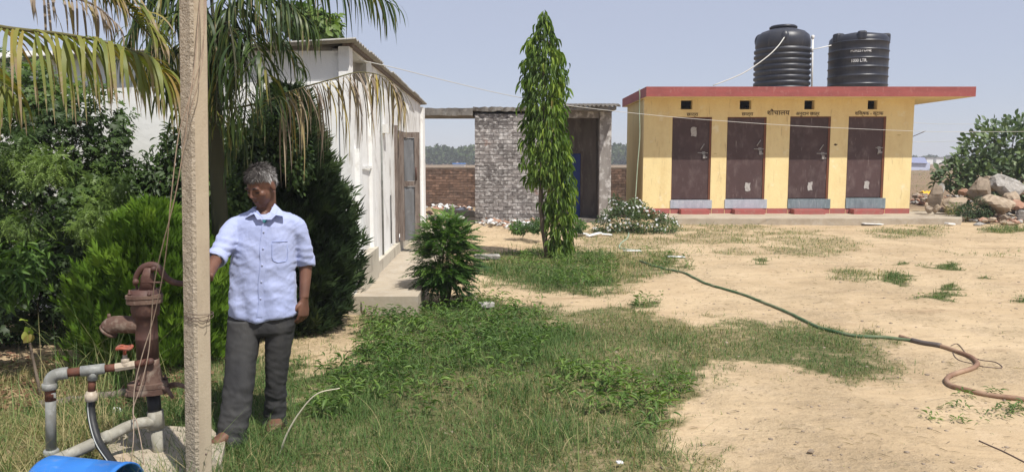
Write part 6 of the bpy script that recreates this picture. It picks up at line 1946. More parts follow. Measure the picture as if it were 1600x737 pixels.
tag(MB().tube([P(1425, 214, Yf + .6), P(1446, 205, Yf + .55)], .010, 5).build("wire_stub", M['wire_dark'], None, P(1425, 214, Yf + .6)), "short dark wire stub sticking out of the yellow block's right wall", "wire")

# ------------------------------------------------------------------ rocks and rubble
ST = [  # u, v, ru, rv, seed, mat, Y, label
    (1572, 290, 27, 18, 1.2, 'stone_grey', 20.6, "big pale grey craggy rock on top of the heap under the broad-leaved shrub"),
    (1533, 296, 20, 20, 2.6, 'stone_brown', 20.4, "upright brownish grey rock left of the pale craggy one"),
    (1550, 288, 16, 12, 4.9, 'stone_brown', 20.9, "dark shadowed rock wedged between the two highest rocks"),
    (1556, 318, 28, 17, 3.1, 'stone_tan', 20.0, "large rounded tan boulder in the middle of the rock heap"),
    (1579, 309, 12, 13, 5.3, 'stone_tan', 20.3, "smaller round tan boulder touching the right side of the large one"),
    (1461, 309, 12, 25, 6.4, 'stone_brown', 20.4, "tall pointed brown rock leaning at the apron's far corner"),
    (1470, 296, 6, 11, 7.7, 'stone_grey', 20.55, "narrow pale stone propped on the pointed brown rock"),
    (1492, 318, 24, 13, 8.2, 'stone_tan', 20.5, "long low tan rock lying behind the dry weed"),
    (1506, 300, 9, 6, 9.9, 'stone_red', 21.0, "small reddish stone under the shrub's lower leaves"),
    (1452, 327, 7, 6, 10.4, 'stone_brown', 20.0, "small dark stone resting on the apron edge"),
    (1464, 325, 5, 6, 11.6, 'stone_tan', 19.9, "little pale stone next to the small dark one on the apron"),
    (1594, 300, 13, 6, 12.1, 'stone_red', 20.6, "flat pinkish slab high at the right end of the heap"),
    (1588, 320, 14, 8, 13.3, 'stone_red', 20.1, "tilted reddish slab at the right end of the heap"),
    (1597, 337, 10, 10, 14.7, 'stone_grey', 19.7, "round whitish stone low at the right picture edge"),
    (1612, 316, 16, 14, 15.2, 'stone_tan', 20.4, "tan rock at the heap's end cut by the picture edge"),
    (1571, 340, 9, 5, 16.8, 'stone_brown', 19.6, "low brown stone in front of the large tan boulder"),
    (1550, 343, 8, 4, 17.1, 'stone_tan', 19.4, "flat tan stone on the ground beyond the apron tip"),
    (1575, 350, 14, 4, 18.4, 'stone_tan', 19.1, "broad flat tan stone nearest the grass at the right"),
    (1530, 350, 12, 3, 19.4, 'stone_grey', 18.8, "thin pale flagstone lying in front of the apron tip"),
]
for (u, v, ru, rv, sd, mt, Y, lab) in ST:
    c = P(u, v, Y); s_ = Y / F_PX
    mb = rock(MB(), c, (ru * s_ * .98, min(ru, rv * 1.6) * s_ * .95, rv * s_ * 1.02), sd, 3, .3, rz=math.sin(sd) * .3)
    o = mb.build("rock", M[mt], None, c); tag(o, lab, "rock", "rocks heaped beside the yellow block")
def rubble(name, pts, n, r0, r1, mats, spread, seed=1):
    rs_ = random.Random(seed); mb = MB()
    for i in range(n):
        (u, v, ru, rv) = rs_.choice(pts)
        c = G(u + rs_.gauss(0, .5) * ru, v + rs_.gauss(0, .5) * rv, 0)
        r = rs_.uniform(r0, r1); c[2] = r * .2 + rs_.uniform(0, spread)
        rock(mb, c, (r * rs_.uniform(.8, 1.6), r, r * rs_.uniform(.4, .8)), rs_.uniform(0, 60), 1, .3, rz=rs_.uniform(0, 3), mi=rs_.randrange(len(mats)))
    tag(mb.build(name, mats), kind='stuff')
rubble("rubble", [(1590, 345, 30, 7), (1560, 342, 30, 6), (1600, 335, 20, 8), (1540, 345, 25, 5), (1470, 333, 20, 3)], 420, .03, .11, [M['stone_tan'], M['stone_grey'], M['stone_red']], .08, 2)
rubble("rubble", [(1590, 322, 25, 6), (1570, 312, 30, 6), (1500, 318, 30, 5), (1440, 318, 14, 4)], 220, .06, .16, [M['stone_tan'], M['stone_grey'], M['stone_red'], M['stone_brown']], .28, 5)
rubble("rubble", [(800, 352, 32, 6), (770, 350, 20, 5), (840, 352, 20, 6), (815, 358, 25, 6)], 210, .03, .10, [M['white_scrap'], M['stone_grey'], M['stone_red']], .10, 7)
rubble("rubble", [(690, 327, 22, 4), (720, 330, 20, 4), (700, 345, 30, 4)], 130, .04, .13, [M['stone_grey'], M['white_scrap'], M['stone_red']], .10, 9)
def slab(u, v, w, d, h, rz, mat, nm, label, cat, tilt=0.0, group=None):
    c = G(u, v, 0); c[2] = h / 2 + .005 + abs(math.sin(tilt)) * w * .4
    mb = MB().bevbox((0, 0, 0), (w, d, h), min(.012, h * .3))
    R = Matrix.Rotation(rz, 3, 'Z') @ Matrix.Rotation(tilt, 3, 'Y')
    rs_ = random.Random(int(u))
    mb.v = [tuple(Vector(c.tolist()) + R @ (Vector(p) * (1 + rs_.uniform(-.03, .03)))) for p in mb.v]
    tag(mb.build(nm, M[mat], None, c), label, cat, group)
slab(717, 338, .85, .5, .16, .15, 'concrete', "broken_slab", "broken concrete slab lying before the brick boundary wall gap", "slab", .05)
slab(761, 404, .42, .22, .06, .1, 'stone_grey', "flat_stone", "flat pale stone in the grass left of the mast tree", "stone")
slab(909, 367, .28, .13, .03, .2, 'white_scrap', "plaster_board", "small white board scrap nearest the mast tree", "scrap", .1, "white board scraps before the flower bush")
slab(928, 369, .36, .11, .03, .55, 'white_scrap', "plaster_board", "tilted white board scrap in the middle of the three", "scrap", -.14, "white board scraps before the flower bush")
slab(947, 368, .24, .13, .03, .1, 'white_scrap', "plaster_board", "white board scrap closest to the flower bush", "scrap", .08, "white board scraps before the flower bush")
slab(988, 393, .32, .08, .015, .1, 'white_scrap', "paper_sheet", "narrow white strip lying beside the pale thin hose", "paper", .02)
slab(1056, 402, .3, .12, .012, -.15, 'white_scrap', "paper_sheet", "white paper lying at the grass edge near the green hose", "paper", .03)
slab(1362, 351, .5, .22, .02, .1, 'white_scrap', "paper_sheet", "white sheet on the ground before the fourth brown door", "paper", .04)
slab(1484, 352, .22, .14, .05, .3, 'white_scrap', "paper_sheet", "white torn wrapper at the foot of the apron's right end", "paper", .1)
slab(968, 725, .035, .025, .012, .3, 'white_scrap', "paper_scrap", "tiny white scrap in the foreground grass", "scrap", .1)
slab(760, 481, .16, .1, .06, .4, 'stone_grey', "flat_stone", "pale stone half hidden in weeds right of the small bush", "stone")
slab(732, 472, .2, .12, .07, .1, 'stone_tan', "flat_stone", "tan stone under the right side of the small bush", "stone")
for i, (u, v, r) in enumerate(((1267, 704, .022), (1245, 690, .012))):
    c = G(u, v, .01)
    tag(rock(MB(), c, (r, r * .8, r * .6), 21.5 + i, 2).build("stone", M['stone_brown'], None, c), ["small brown stone on the bare sand at lower right", "tiny brown stone just above the small brown one on the sand"][i], "stone")
# ------------------------------------------------------------------ the man
SKIN, nt, b = base_mat("brown_skin", .5, .35)
f = noise_fac(nt, mapped(nt, U, True), 9, 4, .6, .4, .62)
nt.links.new(mix(nt, f, (0.155, 0.074, 0.048), (0.11, 0.052, 0.034)), b.inputs["Base Color"])
b.inputs["Subsurface Weight"].default_value = 0.08
b.inputs["Subsurface Radius"].default_value = (.01, .004, .002)
SHIRT, nt, b = base_mat("pale_blue_cotton", .85, .2)
f = noise_fac(nt, mapped(nt, U, True), 6, 4, .6, .4, .62)
wv = nd(nt, "ShaderNodeTexNoise"); wv.inputs["Scale"].default_value = 700; nt.links.new(mapped(nt, (1, 1, .3), True), wv.inputs["Vector"])
c_ = mix(nt, f, (0.355, 0.405, 0.63), (0.31, 0.36, 0.585))
c_ = mix(nt, mathn(nt, 'MULTIPLY', wv.outputs["Fac"], .3), c_, (0.50, 0.55, 0.75))
nt.links.new(c_, b.inputs["Base Color"])
n1 = nd(nt, "ShaderNodeTexNoise"); n1.inputs["Scale"].default_value = 22; n1.inputs["Detail"].default_value = 5; n1.inputs["Distortion"].default_value = .8
nt.links.new(mapped(nt, (1, 1, .6), True), n1.inputs["Vector"])
bump(nt, b, n1.outputs["Fac"], .6, .006)
b.inputs["Sheen Weight"].default_value = .15
TROUS, nt, b = base_mat("dark_grey_cloth", .8, .25)
f = noise_fac(nt, mapped(nt, (1, 1, .4), True), 8, 4, .6, .4, .62)
nt.links.new(mix(nt, f, (0.036, 0.036, 0.038), (0.055, 0.054, 0.053)), b.inputs["Base Color"])
n1 = nd(nt, "ShaderNodeTexNoise"); n1.inputs["Scale"].default_value = 16; n1.inputs["Detail"].default_value = 5; n1.inputs["Distortion"].default_value = 1.0
nt.links.new(mapped(nt, (1, 1, .5), True), n1.inputs["Vector"])
bump(nt, b, n1.outputs["Fac"], .6, .006)
HAIR = leaf_mat("salt_and_pepper_hair", [(0, (0.02, 0.016, 0.014)), (.4, (0.08, 0.068, 0.06)), (.75, (0.32, 0.31, 0.30)), (1, (0.6, 0.6, 0.6))], .5, .0, .4)
EYE, nt, b = base_mat("eye_dark", .3, .4); b.inputs["Base Color"].default_value = (0.02, 0.014, 0.012, 1)
VEST, nt, b = base_mat("turquoise_vest", .8, .2); b.inputs["Base Color"].default_value = (0.03, 0.15, 0.17, 1)
SAND, nt, b = base_mat("brown_sandal_leather", .6, .3); b.inputs["Base Color"].default_value = (0.05, 0.028, 0.02, 1)
BUTTON, nt, b = base_mat("pale_button", .4, .4); b.inputs["Base Color"].default_value = (0.40, 0.44, 0.62, 1)
HEM, nt, b = base_mat("stitched_edge", .85, .2); b.inputs["Base Color"].default_value = (0.27, 0.32, 0.53, 1)

man = thing("person", "man in pale blue shirt and dark grey trousers standing behind the concrete pole, looking down", "person", (float(P(405, 690, 4.4)[0]), 4.4, 0))

def remesh(name, mb, voxel, mat, parent, smooth=4, disp=None, factor=.5):
    me0 = mb.mesh("tmp_" + name, None)
    o = bpy.data.objects.new("tmp_" + name, me0); COL.objects.link(o)
    md = o.modifiers.new("r", 'REMESH'); md.mode = 'VOXEL'; md.voxel_size = voxel; md.use_smooth_shade = True
    ms = o.modifiers.new("s", 'SMOOTH'); ms.factor = factor; ms.iterations = smooth
    bpy.context.view_layer.update()
    me = bpy.data.meshes.new_from_object(o.evaluated_get(bpy.context.evaluated_depsgraph_get()))
    bpy.data.objects.remove(o); bpy.data.meshes.remove(me0)
    n = len(me.vertices)
    co = np.empty(n * 3, np.float32); me.vertices.foreach_get("co", co); co = co.reshape(-1, 3)
    if disp is not None:
        no = np.empty(n * 3, np.float32); me.vertex_normals.foreach_get("vector", no); no = no.reshape(-1, 3)
        co = co + no * disp(co, no)[:, None]
    off = np.array(wl(parent), np.float32)
    me.vertices.foreach_set("co", (co - off).astype(np.float32).ravel())
    me.polygons.foreach_set("use_smooth", [True] * len(me.polygons))
    me.materials.clear(); me.materials.append(mat); me.name = name
    me.update()
    return link(name, me, parent)

TY = 4.42
SY = TY / F_PX * 1.0
# --- key joints
sh_R, sh_L = P(372, 349, 4.42), P(457, 346, 4.46)
el_R, el_L = P(343, 396, 4.31), P(477, 408, 4.53)
wr_R, wr_L = P(324, 425, 4.15), P(475, 466, 4.46)
hp_R, hp_L = P(387, 505, 4.42), P(436, 503, 4.47)
kn_R, kn_L = P(373, 600, 4.30), P(431, 585, 4.47)
an_R, an_L = P(365, 690, 4.24), P(431, 659, 4.56)

# --- head frame
yaw, pit, rol = math.radians(24), math.radians(28), math.radians(3)
fwd0 = Vector((-math.sin(yaw), -math.cos(yaw), 0))
Hf = (fwd0 * math.cos(pit) + Vector((0, 0, -math.sin(pit)))).normalized()
Hx = Vector((math.cos(yaw), -math.sin(yaw), 0)).normalized()      # towards viewer's right: the man's left
Hz = Hx.cross(Hf); Hz = Hz if Hz.z > 0 else -Hz
HR = Matrix((Hx, Hf, Hz)).transposed()
HC = Vector(P(408, 290, 4.40).tolist())
def hd(x, y, z): return HC + HR @ Vector((x, y, z))

bd = MB()
# skull, jaw, cheeks, chin, nose, brow, lips, ears
bd.ball(hd(0, -.015, .022), (.072, .092, .088), HR, 22, 14)
bd.ball(hd(0, .028, -.03), (.060, .060, .075), HR, 18, 12)
bd.ball(hd(0, .045, -.075), (.040, .040, .034), HR, 16, 10)
bd.ball(hd(0, .062, -.090), (.022, .020, .017), HR, 12, 8)
for s in (-1, 1):
    bd.ball(hd(s * .037, .055, -.022), (.024, .022, .022), HR, 12, 8)
    bd.ball(hd(s * .028, .074, .022), (.026, .012, .008), HR, 12, 8)
    bd.ball(hd(s * .073, -.012, -.008), (.009, .020, .032), HR, 12, 8)
    bd.ball(hd(s * .012, .088, -.026), (.010, .010, .008), HR, 10, 6)
    bd.ball(hd(s * .031, .066, .006), (.015, .012, .0085), HR, 12, 8)
bd.tube([hd(0, .078, .014), hd(0, .093, -.010), hd(0, .103, -.024)], [.009, .0105, .0125], 10)
bd.ball(hd(0, .083, -.052), (.022, .010, .0055), HR, 12, 8)
bd.ball(hd(0, .081, -.062), (.019, .010, .006), HR, 12, 8)
bd.ball(P(413, 339, 4.415), (.034, .034, .04))
# neck
nk = P(413, 342, 4.46)
bd.tube(curve([hd(0, -.02, -.04), Vector(nk.tolist()) * .5 + hd(0, -.03, -.07) * .5, nk], 6), [.056, .055, .054, .054, .056, .060, .066], 16)
# trunk under the clothes
bd.loft([(P(414, 336, 4.46), (.07, 0, 0), (0, .06, 0)), (P(414, 348, 4.46), (.12, .01, 0), (0, .07, 0)), (P(413, 380, 4.45), (.155, 0, 0), (0, .10, 0)), (P(411, 440, 4.45), (.145, 0, 0), (0, .10, 0)), (P(411, 500, 4.45), (.155, 0, 0), (0, .105, 0)), (P(411, 520, 4.45), (.13, 0, 0), (0, .10, 0))], 20)
def limb(mb, pts, rs, n=12, m=12):
    c = curve(pts, m)
    mb.tube(c, list(np.interp(np.linspace(0, len(pts) - 1, m + 1), range(len(pts)), rs)), n)
limb(bd, [P(384, 356, 4.44), P(364, 362, 4.40), el_R, wr_R], [.042, .044, .040, .027]); limb(bd, [P(446, 355, 4.46), P(464, 362, 4.475), el_L, wr_L], [.042, .045, .041, .027])
limb(bd, [hp_R, kn_R, an_R], [.08, .055, .036]); limb(bd, [hp_L, kn_L, an_L], [.08, .055, .036])

def hand(mb, w, Yd, Xd, curl, scale=1.0, spread=.10, thumb=.9, flip=1):
    """w wrist, Yd finger direction, Xd thumb side; palm faces Xd x Yd; curl list of joint bends"""
    Yd = Vector(list(Yd)).normalized(); Xd = Vector(list(Xd)); Xd = (Xd - Yd * Xd.dot(Yd)).normalized()
    Zp = Xd.cross(Yd).normalized() * flip
    W = Vector(list(map(float, w)))
    def L(x, y, z): return W + (Xd * x + Yd * y + Zp * z) * scale
    # palm: flattened loft
    mb.loft([(L(0, -.015, 0), Xd * .025 * scale, Zp * .021 * scale), (L(0, .015, 0), Xd * .030 * scale, Zp * .017 * scale), (L(0, .05, .001), Xd * .039 * scale, Zp * .0155 * scale), (L(0, .088, .002), Xd * .040 * scale, Zp * .0135 * scale), (L(0, .096, .002), Xd * .034 * scale, Zp * .010 * scale)], 16, power=2.6)
    lens = [(.030, .072), (.0105, .081), (-.0095, .076), (-.029, .060)]
    for k, (fx_, ln) in enumerate(lens):
        a = (k - 1.5) * -spread
        d = Yd * math.cos(a) + Xd * math.sin(a)
        p = L(fx_, .086 - abs(k - 1.2) * .004, .002); pts = [p - d * .02 * scale, p]; rs = [.0095, .0095]
        th = 0
        for j, fr_ in enumerate((.44, .31, .25)):
            th += curl[j] * (1 + .10 * k)
            dv = d * math.cos(th) + Zp * math.sin(th)
            p = p + dv * ln * fr_ * scale; pts.append(p); rs.append([.0088, .0080, .0068][j])
        mb.tube(pts, [r * scale for r in rs], 10)
        mb.ball(pts[-1], .0068 * scale, None, 8, 6)
    p = L(.026, .022, .004)
    d1 = (Xd * .75 + Yd * .75 + Zp * .25 * thumb).normalized(); d2 = (Xd * .25 + Yd * 1.0 + Zp * .55 * thumb).normalized()
    pts = [L(.012, .01, .002), p + d1 * .028 * scale, p + d1 * .030 * scale + d2 * .030 * scale, p + d1 * .030 * scale + d2 * .055 * scale]
    mb.tube(curve(pts, 8), [.016 * scale, .0155 * scale, .014 * scale, .0125 * scale, .0115 * scale, .0108 * scale, .010 * scale, .009 * scale, .0078 * scale], 10)
    mb.ball(pts[-1], .0078 * scale, None, 8, 6)
# left hand hangs beside the thigh, thumb forward, fingers loosely curled towards it
hand(bd, wr_L + np.array([0, 0, -.012]), Vector((-.03, -.12, -1)), Vector((-.55, -.83, 0)), (.38, .5, .4), spread=.035, flip=-1)
# right hand closed round the pump lever
lev = Vector(P(299, 442, YP + .05).tolist())
hd_dir = Vector((-.75, -.35, .02))
hand(bd, lev + Vector((.085, .045, .028)), hd_dir, Vector((.15, -.6, .75)), (.75, 1.15, .8), thumb=1.0)
limb(bd, [el_R, Vector(wr_R.tolist()) * .5 + (lev + Vector((.085, .045, .028))) * .5, lev + Vector((.083, .044, .028))], [.037, .029, .025])
# feet
def foot(mb, an, dr, L=.235):
    dr = Vector((dr[0], dr[1], 0)).normalized(); sd = Vector((dr.y, -dr.x, 0))
    a = Vector((float(an[0]), float(an[1]), 0)) + Vector((0, 0, .02))
    heel = a - dr * .055
    mb.loft([(heel + Vector((0, 0, .012)), sd * .02, Vector((0, 0, .02))), (heel + dr * .02 + Vector((0, 0, .024)), sd * .032, Vector((0, 0, .034))), (a + dr * .03 + Vector((0, 0, .035)), sd * .034, Vector((0, 0, .046))), (a + dr * .09 + Vector((0, 0, .022)), sd * .040, Vector((0, 0, .032))), (a + dr * .135 + Vector((0, 0, .012)), sd * .046, Vector((0, 0, .021))), (a + dr * .150 + Vector((0, 0, .010)), sd * .042, Vector((0, 0, .016)))], 16)
    mb.tube([Vector(an.tolist()), a + Vector((0, 0, .06)), a + Vector((0, 0, .03))], [.036, .034, .033], 12)
    for k in range(5):
        x = (.036 - .0175 * k)
        ln = (.045, .040, .036, .030, .024)[k]; r = (.0125, .0095, .009, .0085, .008)[k]
        s0 = a + dr * (.140 - .004 * k) + sd * x + Vector((0, 0, .006))
        mb.tube([s0, s0 + dr * ln * .6 + Vector((0, 0, .002)), s0 + dr * ln + Vector((0, 0, -.004))], [r, r, r * .75], 8)
        mb.ball(s0 + dr * ln + Vector((0, 0, -.004)), r * .75, None, 8, 6)
    return a, dr, sd
fR = foot(bd, an_R, (-.55, -.85)); fL = foot(bd, an_L, (.25, -.95))
body = remesh("body", bd, .0042, SKIN, man, 3)
for s in (-1, 1):
    MB().tube(curve([hd(s * .018, .0765, .0005), hd(s * .031, .0795, -.0035), hd(s * .044, .071, -.001)], 6), [.0018, .0032, .0036, .0038, .0036, .003, .0016], 6).build("eyelash_line", EYE, body)
    MB().tube(curve([hd(s * .014, .085, .021), hd(s * .030, .085, .028), hd(s * .047, .073, .022)], 6), [.003, .0048, .0052, .0052, .0048, .004, .002], 6).build("eyebrow", EYE, body)
MB().tube(curve([hd(-.020, .0885, -.0565), hd(0, .0925, -.0570), hd(.020, .0885, -.0565)], 6), .0020, 6).build("mouth_line", EYE, body)

# --- hair: short tufts over the skull
def hair():
    n = 5200
    d = rand_dirs(n * 3)
    keep = (d[:, 2] > .62 - 1.05 * (1 - (d[:, 1] + 1) / 2) - .0) | ((d[:, 1] < .12) & (d[:, 2] > -.55 + .35 * (d[:, 1] > -.2)))
    front = (d[:, 1] > .30) & (d[:, 2] < .52)
    ear = (np.abs(d[:, 0]) > .8) & (d[:, 2] < .02) & (d[:, 1] > -.35)
    d = d[keep & ~front & ~ear][:n]; n = len(d)
    loc = d * np.array([.074, .094, .089]) + np.array([0, -.015, .023])
    flow = np.stack([d[:, 0] * .6 + .25, .75 - d[:, 1] * .1 - 1.2 * (d[:, 1] < -.1), -.55 * np.ones(n) - .6 * (d[:, 2] < .3)], 1) + RNG.normal(size=(n, 3)) * .35
    flow = unit(flow - d * np.einsum('ij,ij->i', flow, d)[:, None] + d * .45)
    R_ = np.array(HR)
    p = np.array(HC) + loc @ R_.T
    ff = flow @ R_.T; nn = d @ R_.T
    L = RNG.uniform(.018, .034, n) * np.where(d[:, 2] > .4, 1.25, .8); W = RNG.uniform(.0022, .004, n)
    side = np.clip(.75 - .75 * d[:, 2] + .25 * d[:, 0] - .3 * (d[:, 1] > .3), 0, 1)
    var = np.clip(.22 + .62 * side + RNG.uniform(-.25, .25, n), 0, 1)
    o = foliage("hair_strands", HAIR, [t_lance(3, .1, .25, .3, .7), t_lance(3, .1, .5, .3, .7)], p, frames(ff, nn, L, W), var, hair_o)
    return o
cap = MB()
sk = MB().ball((0, 0, 0), (.0745, .0945, .0895), None, 24, 16)
hv, hf = [], []
okv = {}
for i, v in enumerate(sk.v):
    x, y, z = v[0] / .0745, v[1] / .0945, v[2] / .0895
    okv[i] = (z > .62 - 1.05 * (1 - (y + 1) / 2) or (y < .12 and z > -.5)) and not (y > .30 and z < .52) and not (abs(x) > .85 and z < 0 and y > -.3)
for f_ in sk.f:
    if all(okv[i] for i in f_) and len(f_) == 4: hf.append(f_)
cap.add([hd(v[0], v[1] - .015, v[2] + .0235) for v in sk.v], hf, 0, True)
HAIRCAP, nt, b = base_mat("hair_undercoat", .7, .2); b.inputs["Base Color"].default_value = (0.11, 0.10, 0.095, 1)
hair_o = cap.build("hair", HAIRCAP, man)
hair()

# --- shirt
def ring(v, uL, uR, dep, Y, tilt=0.0):
    c = P((uL + uR) / 2, v, Y); hw = (uR - uL) / 2 * Y / F_PX
    return (c, (hw * math.cos(tilt), hw * math.sin(tilt), 0), (0, dep, 0))
st = MB()
st.loft([ring(329, 390, 439, .048, 4.488), ring(334, 374, 456, .078, 4.46), ring(341, 365, 464, .094, 4.455), ring(352, 363, 466, .108, 4.452), ring(367, 363, 464, .116, 4.45), ring(385, 364, 462, .122, 4.445), ring(415, 362, 461, .122, 4.445), ring(445, 360, 461, .123, 4.445), ring(470, 358, 463, .127, 4.445), ring(487, 357, 465, .130, 4.445), ring(493, 358, 464, .128, 4.445)], 40, power=2.35)
# front tails: a shallow curve
st.loft([ring(480, 368, 452, .128, 4.44), ring(494, 374, 446, .127, 4.44), ring(498, 388, 432, .124, 4.44)], 30, power=2.3)
def sleeve(mb, a, e, frac, r0, r1, r2):
    a, e = np.asarray(a), np.asarray(e)
    mb.tube(curve([a + (0, 0, .012), a * .6 + e * .4, a * .25 + e * .75, e], 12), list(np.interp(np.linspace(0, 1, 13), [0, .35, .7, 1], [r0, r1, r1 * .98, r2])), 20)
sl_L_end = el_L + (wr_L - el_L) * .06; sl_R_end = el_R + (wr_R - el_R) * .30
st.tube(curve([P(440, 347, 4.455), P(461, 353, 4.465), P(469, 375, 4.49), P(474, 396, 4.51), sl_L_end], 18), list(np.interp(np.linspace(0, 1, 19), [0, .25, .5, .8, 1], [.062, .058, .056, .053, .052])), 20)
st.tube(curve([P(388, 350, 4.44), P(368, 355, 4.42), P(355, 374, 4.36), el_R, sl_R_end], 18), list(np.interp(np.linspace(0, 1, 19), [0, .25, .5, .8, 1], [.062, .058, .058, .055, .054])), 20)
def fold_noise(co, sx, sy, sz, seed):
    return np.array([mnoise.noise(Vector((c[0] * sx + seed, c[1] * sy, c[2] * sz))) for c in co])
def shirt_disp(co, no):
    x, z = co[:, 0], co[:, 2]
    q1 = fold_noise(np.stack([x + z * .55, co[:, 1], z - x * .5], 1), 4.5, 5, 9, 3.0)
    q2 = fold_noise(np.stack([x - z * .6, co[:, 1], z + x * .6], 1), 6, 6, 13, 9.0)
    q3 = fold_noise(co, 30, 30, 44, 5.0)
    ridge1 = 1 - np.abs(q1) * 2.2; ridge2 = 1 - np.abs(q2) * 2.2
    amt = .35 + .65 * np.clip((1.42 - z) / .25, 0, 1)
    out = amt * (.0050 * np.clip(ridge1, -.3, 1) + .0036 * np.clip(ridge2, -.3, 1) + .0008 * q3) - .003
    # deep sleeve creases near elbows
    for e in (el_L, el_R):
        dd_ = np.linalg.norm(co - e, axis=1)
        out += np.where(dd_ < .16, (1 - dd_ / .16), 0) * .0035 * np.sin(co[:, 2] * 150 + 40 * co[:, 0])
    # drape fold hanging from the shoulder to the hem
    q4 = fold_noise(np.stack([x * .8 + z * .7, co[:, 1], z - x * .8], 1), 16, 14, 34, 12.0)
    out += .0022 * np.clip(1 - np.abs(q4) * 4, 0, 1)
    out += .005 * np.sin((x - man.location.x) * 55 + z * 9) * np.clip((1.0 - z) / .25, 0, 1)
    return out
shirt = remesh("shirt", st, .0075, SHIRT, man, 3, shirt_disp)
# cuffs
for nm, e, d in (("cuff", sl_L_end, wr_L - el_L), ("cuff", sl_R_end, wr_R - el_R)):
    d = Vector(d.tolist()).normalized()
    c = MB(); n = 26
    prof = [(.048, .012), (.055, .014), (.057, .0), (.056, -.03), (.054, -.044), (.044, -.046)]
    Rq = d.to_track_quat('Z', 'Y').to_matrix()
    vs, fs = [], []
    for i, (r, h) in enumerate(prof):
        for k in range(n):
            a = 2 * math.pi * k / n
            w = 1 + .035 * math.sin(3 * a + i) + .02 * math.sin(7 * a + 2 * i)
            vs.append(Vector(np.asarray(e).tolist()) + Rq @ Vector((r * w * math.cos(a), r * w * math.sin(a), h + .005 * math.sin(2 * a + i))))
    for i in range(len(prof) - 1):
        for k in range(n): fs.append((i * n + k, i * n + (k + 1) % n, (i + 1) * n + (k + 1) % n, (i + 1) * n + k))
    fs.append(tuple(range(n))); fs.append(tuple((len(prof) - 1) * n + k for k in range(n - 1, -1, -1)))
    c.add(vs, fs, 0, True).build(nm, SHIRT, shirt)
# collar: two pointed wings and a stand
ys = 4.37
def wing(pts, th=.006):
    mb = MB(); n = len(pts)
    f = [Vector(np.asarray(p).tolist()) for p in pts]
    bk = [p + Vector((0, th, 0)) for p in f]
    mb.add(f + bk, [tuple(range(n)), tuple(range(2 * n - 1, n - 1, -1))] + [((i + 1) % n, i, n + i, n + (i + 1) % n) for i in range(n)])
    mb.build("collar", SHIRT, shirt)
wing([P(395, 324, 4.42), P(387, 330, 4.40), P(383, 341, 4.365), P(392, 336, 4.345), P(397, 334, 4.34), P(402, 343, 4.325), P(412, 342, 4.328), P(403, 330, 4.365)])
wing([P(429, 318, 4.43), P(436, 325, 4.41), P(442, 331, 4.38), P(444, 338, 4.345), P(431, 336, 4.338), P(424, 343, 4.325), P(413, 343, 4.326), P(422, 331, 4.365)])
sd_ = MB(); n = 24
vs, fs = [], []
for i, (r, h) in enumerate(((.069, -.012), (.067, .018), (.063, .030), (.060, .018))):
    for k in range(n + 1):
        a = math.radians(-32) + math.radians(244) * k / n
        vs.append(Vector(P(413, 331, 4.452).tolist()) + Vector((r * math.cos(a), r * .92 * math.sin(a), h)))
for i in range(3):
    for k in range(n): fs.append((i * (n + 1) + k, i * (n + 1) + k + 1, (i + 1) * (n + 1) + k + 1, (i + 1) * (n + 1) + k))
sd_.add(vs, fs, 0, True).build("collar_stand", SHIRT, shirt)
MB().add([P(409, 343, 4.352), P(418, 343, 4.352), P(415, 348, 4.345), P(412, 348, 4.345)], [(0, 1, 2, 3)]).build("vest_edge", VEST, man)
# placket, buttons, pocket seam found by casting onto the shirt
from mathutils.bvhtree import BVHTree
bpy.context.view_layer.update()
off_ = wl(man)
bvh = BVHTree.FromPolygons([v.co + off_ for v in shirt.data.vertices], [p.vertices[:] for p in shirt.data.polygons])
def on_shirt(u, v, lift=.002):
    a = Vector((0, 0, CAM_Z)); d = (Vector(P(u, v, 4.4).tolist()) - a).normalized()
    h = bvh.ray_cast(a, d)
    return (h[0] + h[1] * lift) if h[0] is not None else None
def strip(name, line, w, lift, mat):
    vs, fs = [], []
    for (u, v) in line:
        for s in (-.5, .5):
            p = on_shirt(u + s * w, v, lift)
            if p is None: p = Vector(P(u + s * w, v, 4.33).tolist())
            vs.append(p)
    for i in range(len(line) - 1): fs.append((2 * i, 2 * i + 1, 2 * i + 3, 2 * i + 2))
    MB().add(vs, fs, 0, True).build(name, mat, shirt)
pl_ = [(413 - (v - 350) * .045 + 1.0 * math.sin(v * .11), v) for v in range(350, 497, 5)]
strip("placket", pl_, 8.5, .003, SHIRT)
strip("placket_seam", [(u - 4.2, v) for u, v in pl_], .7, .0045, HEM)
for v in (362, 388, 414, 440, 466):
    p = on_shirt(413 - (v - 350) * .045, v, .005)
    if p: MB().lathe([(.0055, 0), (.0055, .0025), (.003, .003)], p, 10, R=Matrix.Rotation(math.pi / 2, 3, 'X')).build("button", BUTTON, shirt)
pk = [(425, 378), (425, 402), (427, 407), (434, 410), (447, 408), (449, 403), (449, 377)]
cc = []
for i in range(len(pk) - 1):
    for t in range(4): cc.append((pk[i][0] + (pk[i + 1][0] - pk[i][0]) * t / 4, pk[i][1] + (pk[i + 1][1] - pk[i][1]) * t / 4))
pts = [on_shirt(u, v, .001) for u, v in cc]; pts = [p for p in pts if p]
MB().tube(pts, .0022, 5).build("pocket_seam", HEM, shirt)
pts = [on_shirt(425 + 24 * i / 8, 378 - i / 8, .001) for i in range(9)]; pts = [p for p in pts if p]
MB().tube(pts, .003, 5).build("pocket_seam", HEM, shirt)

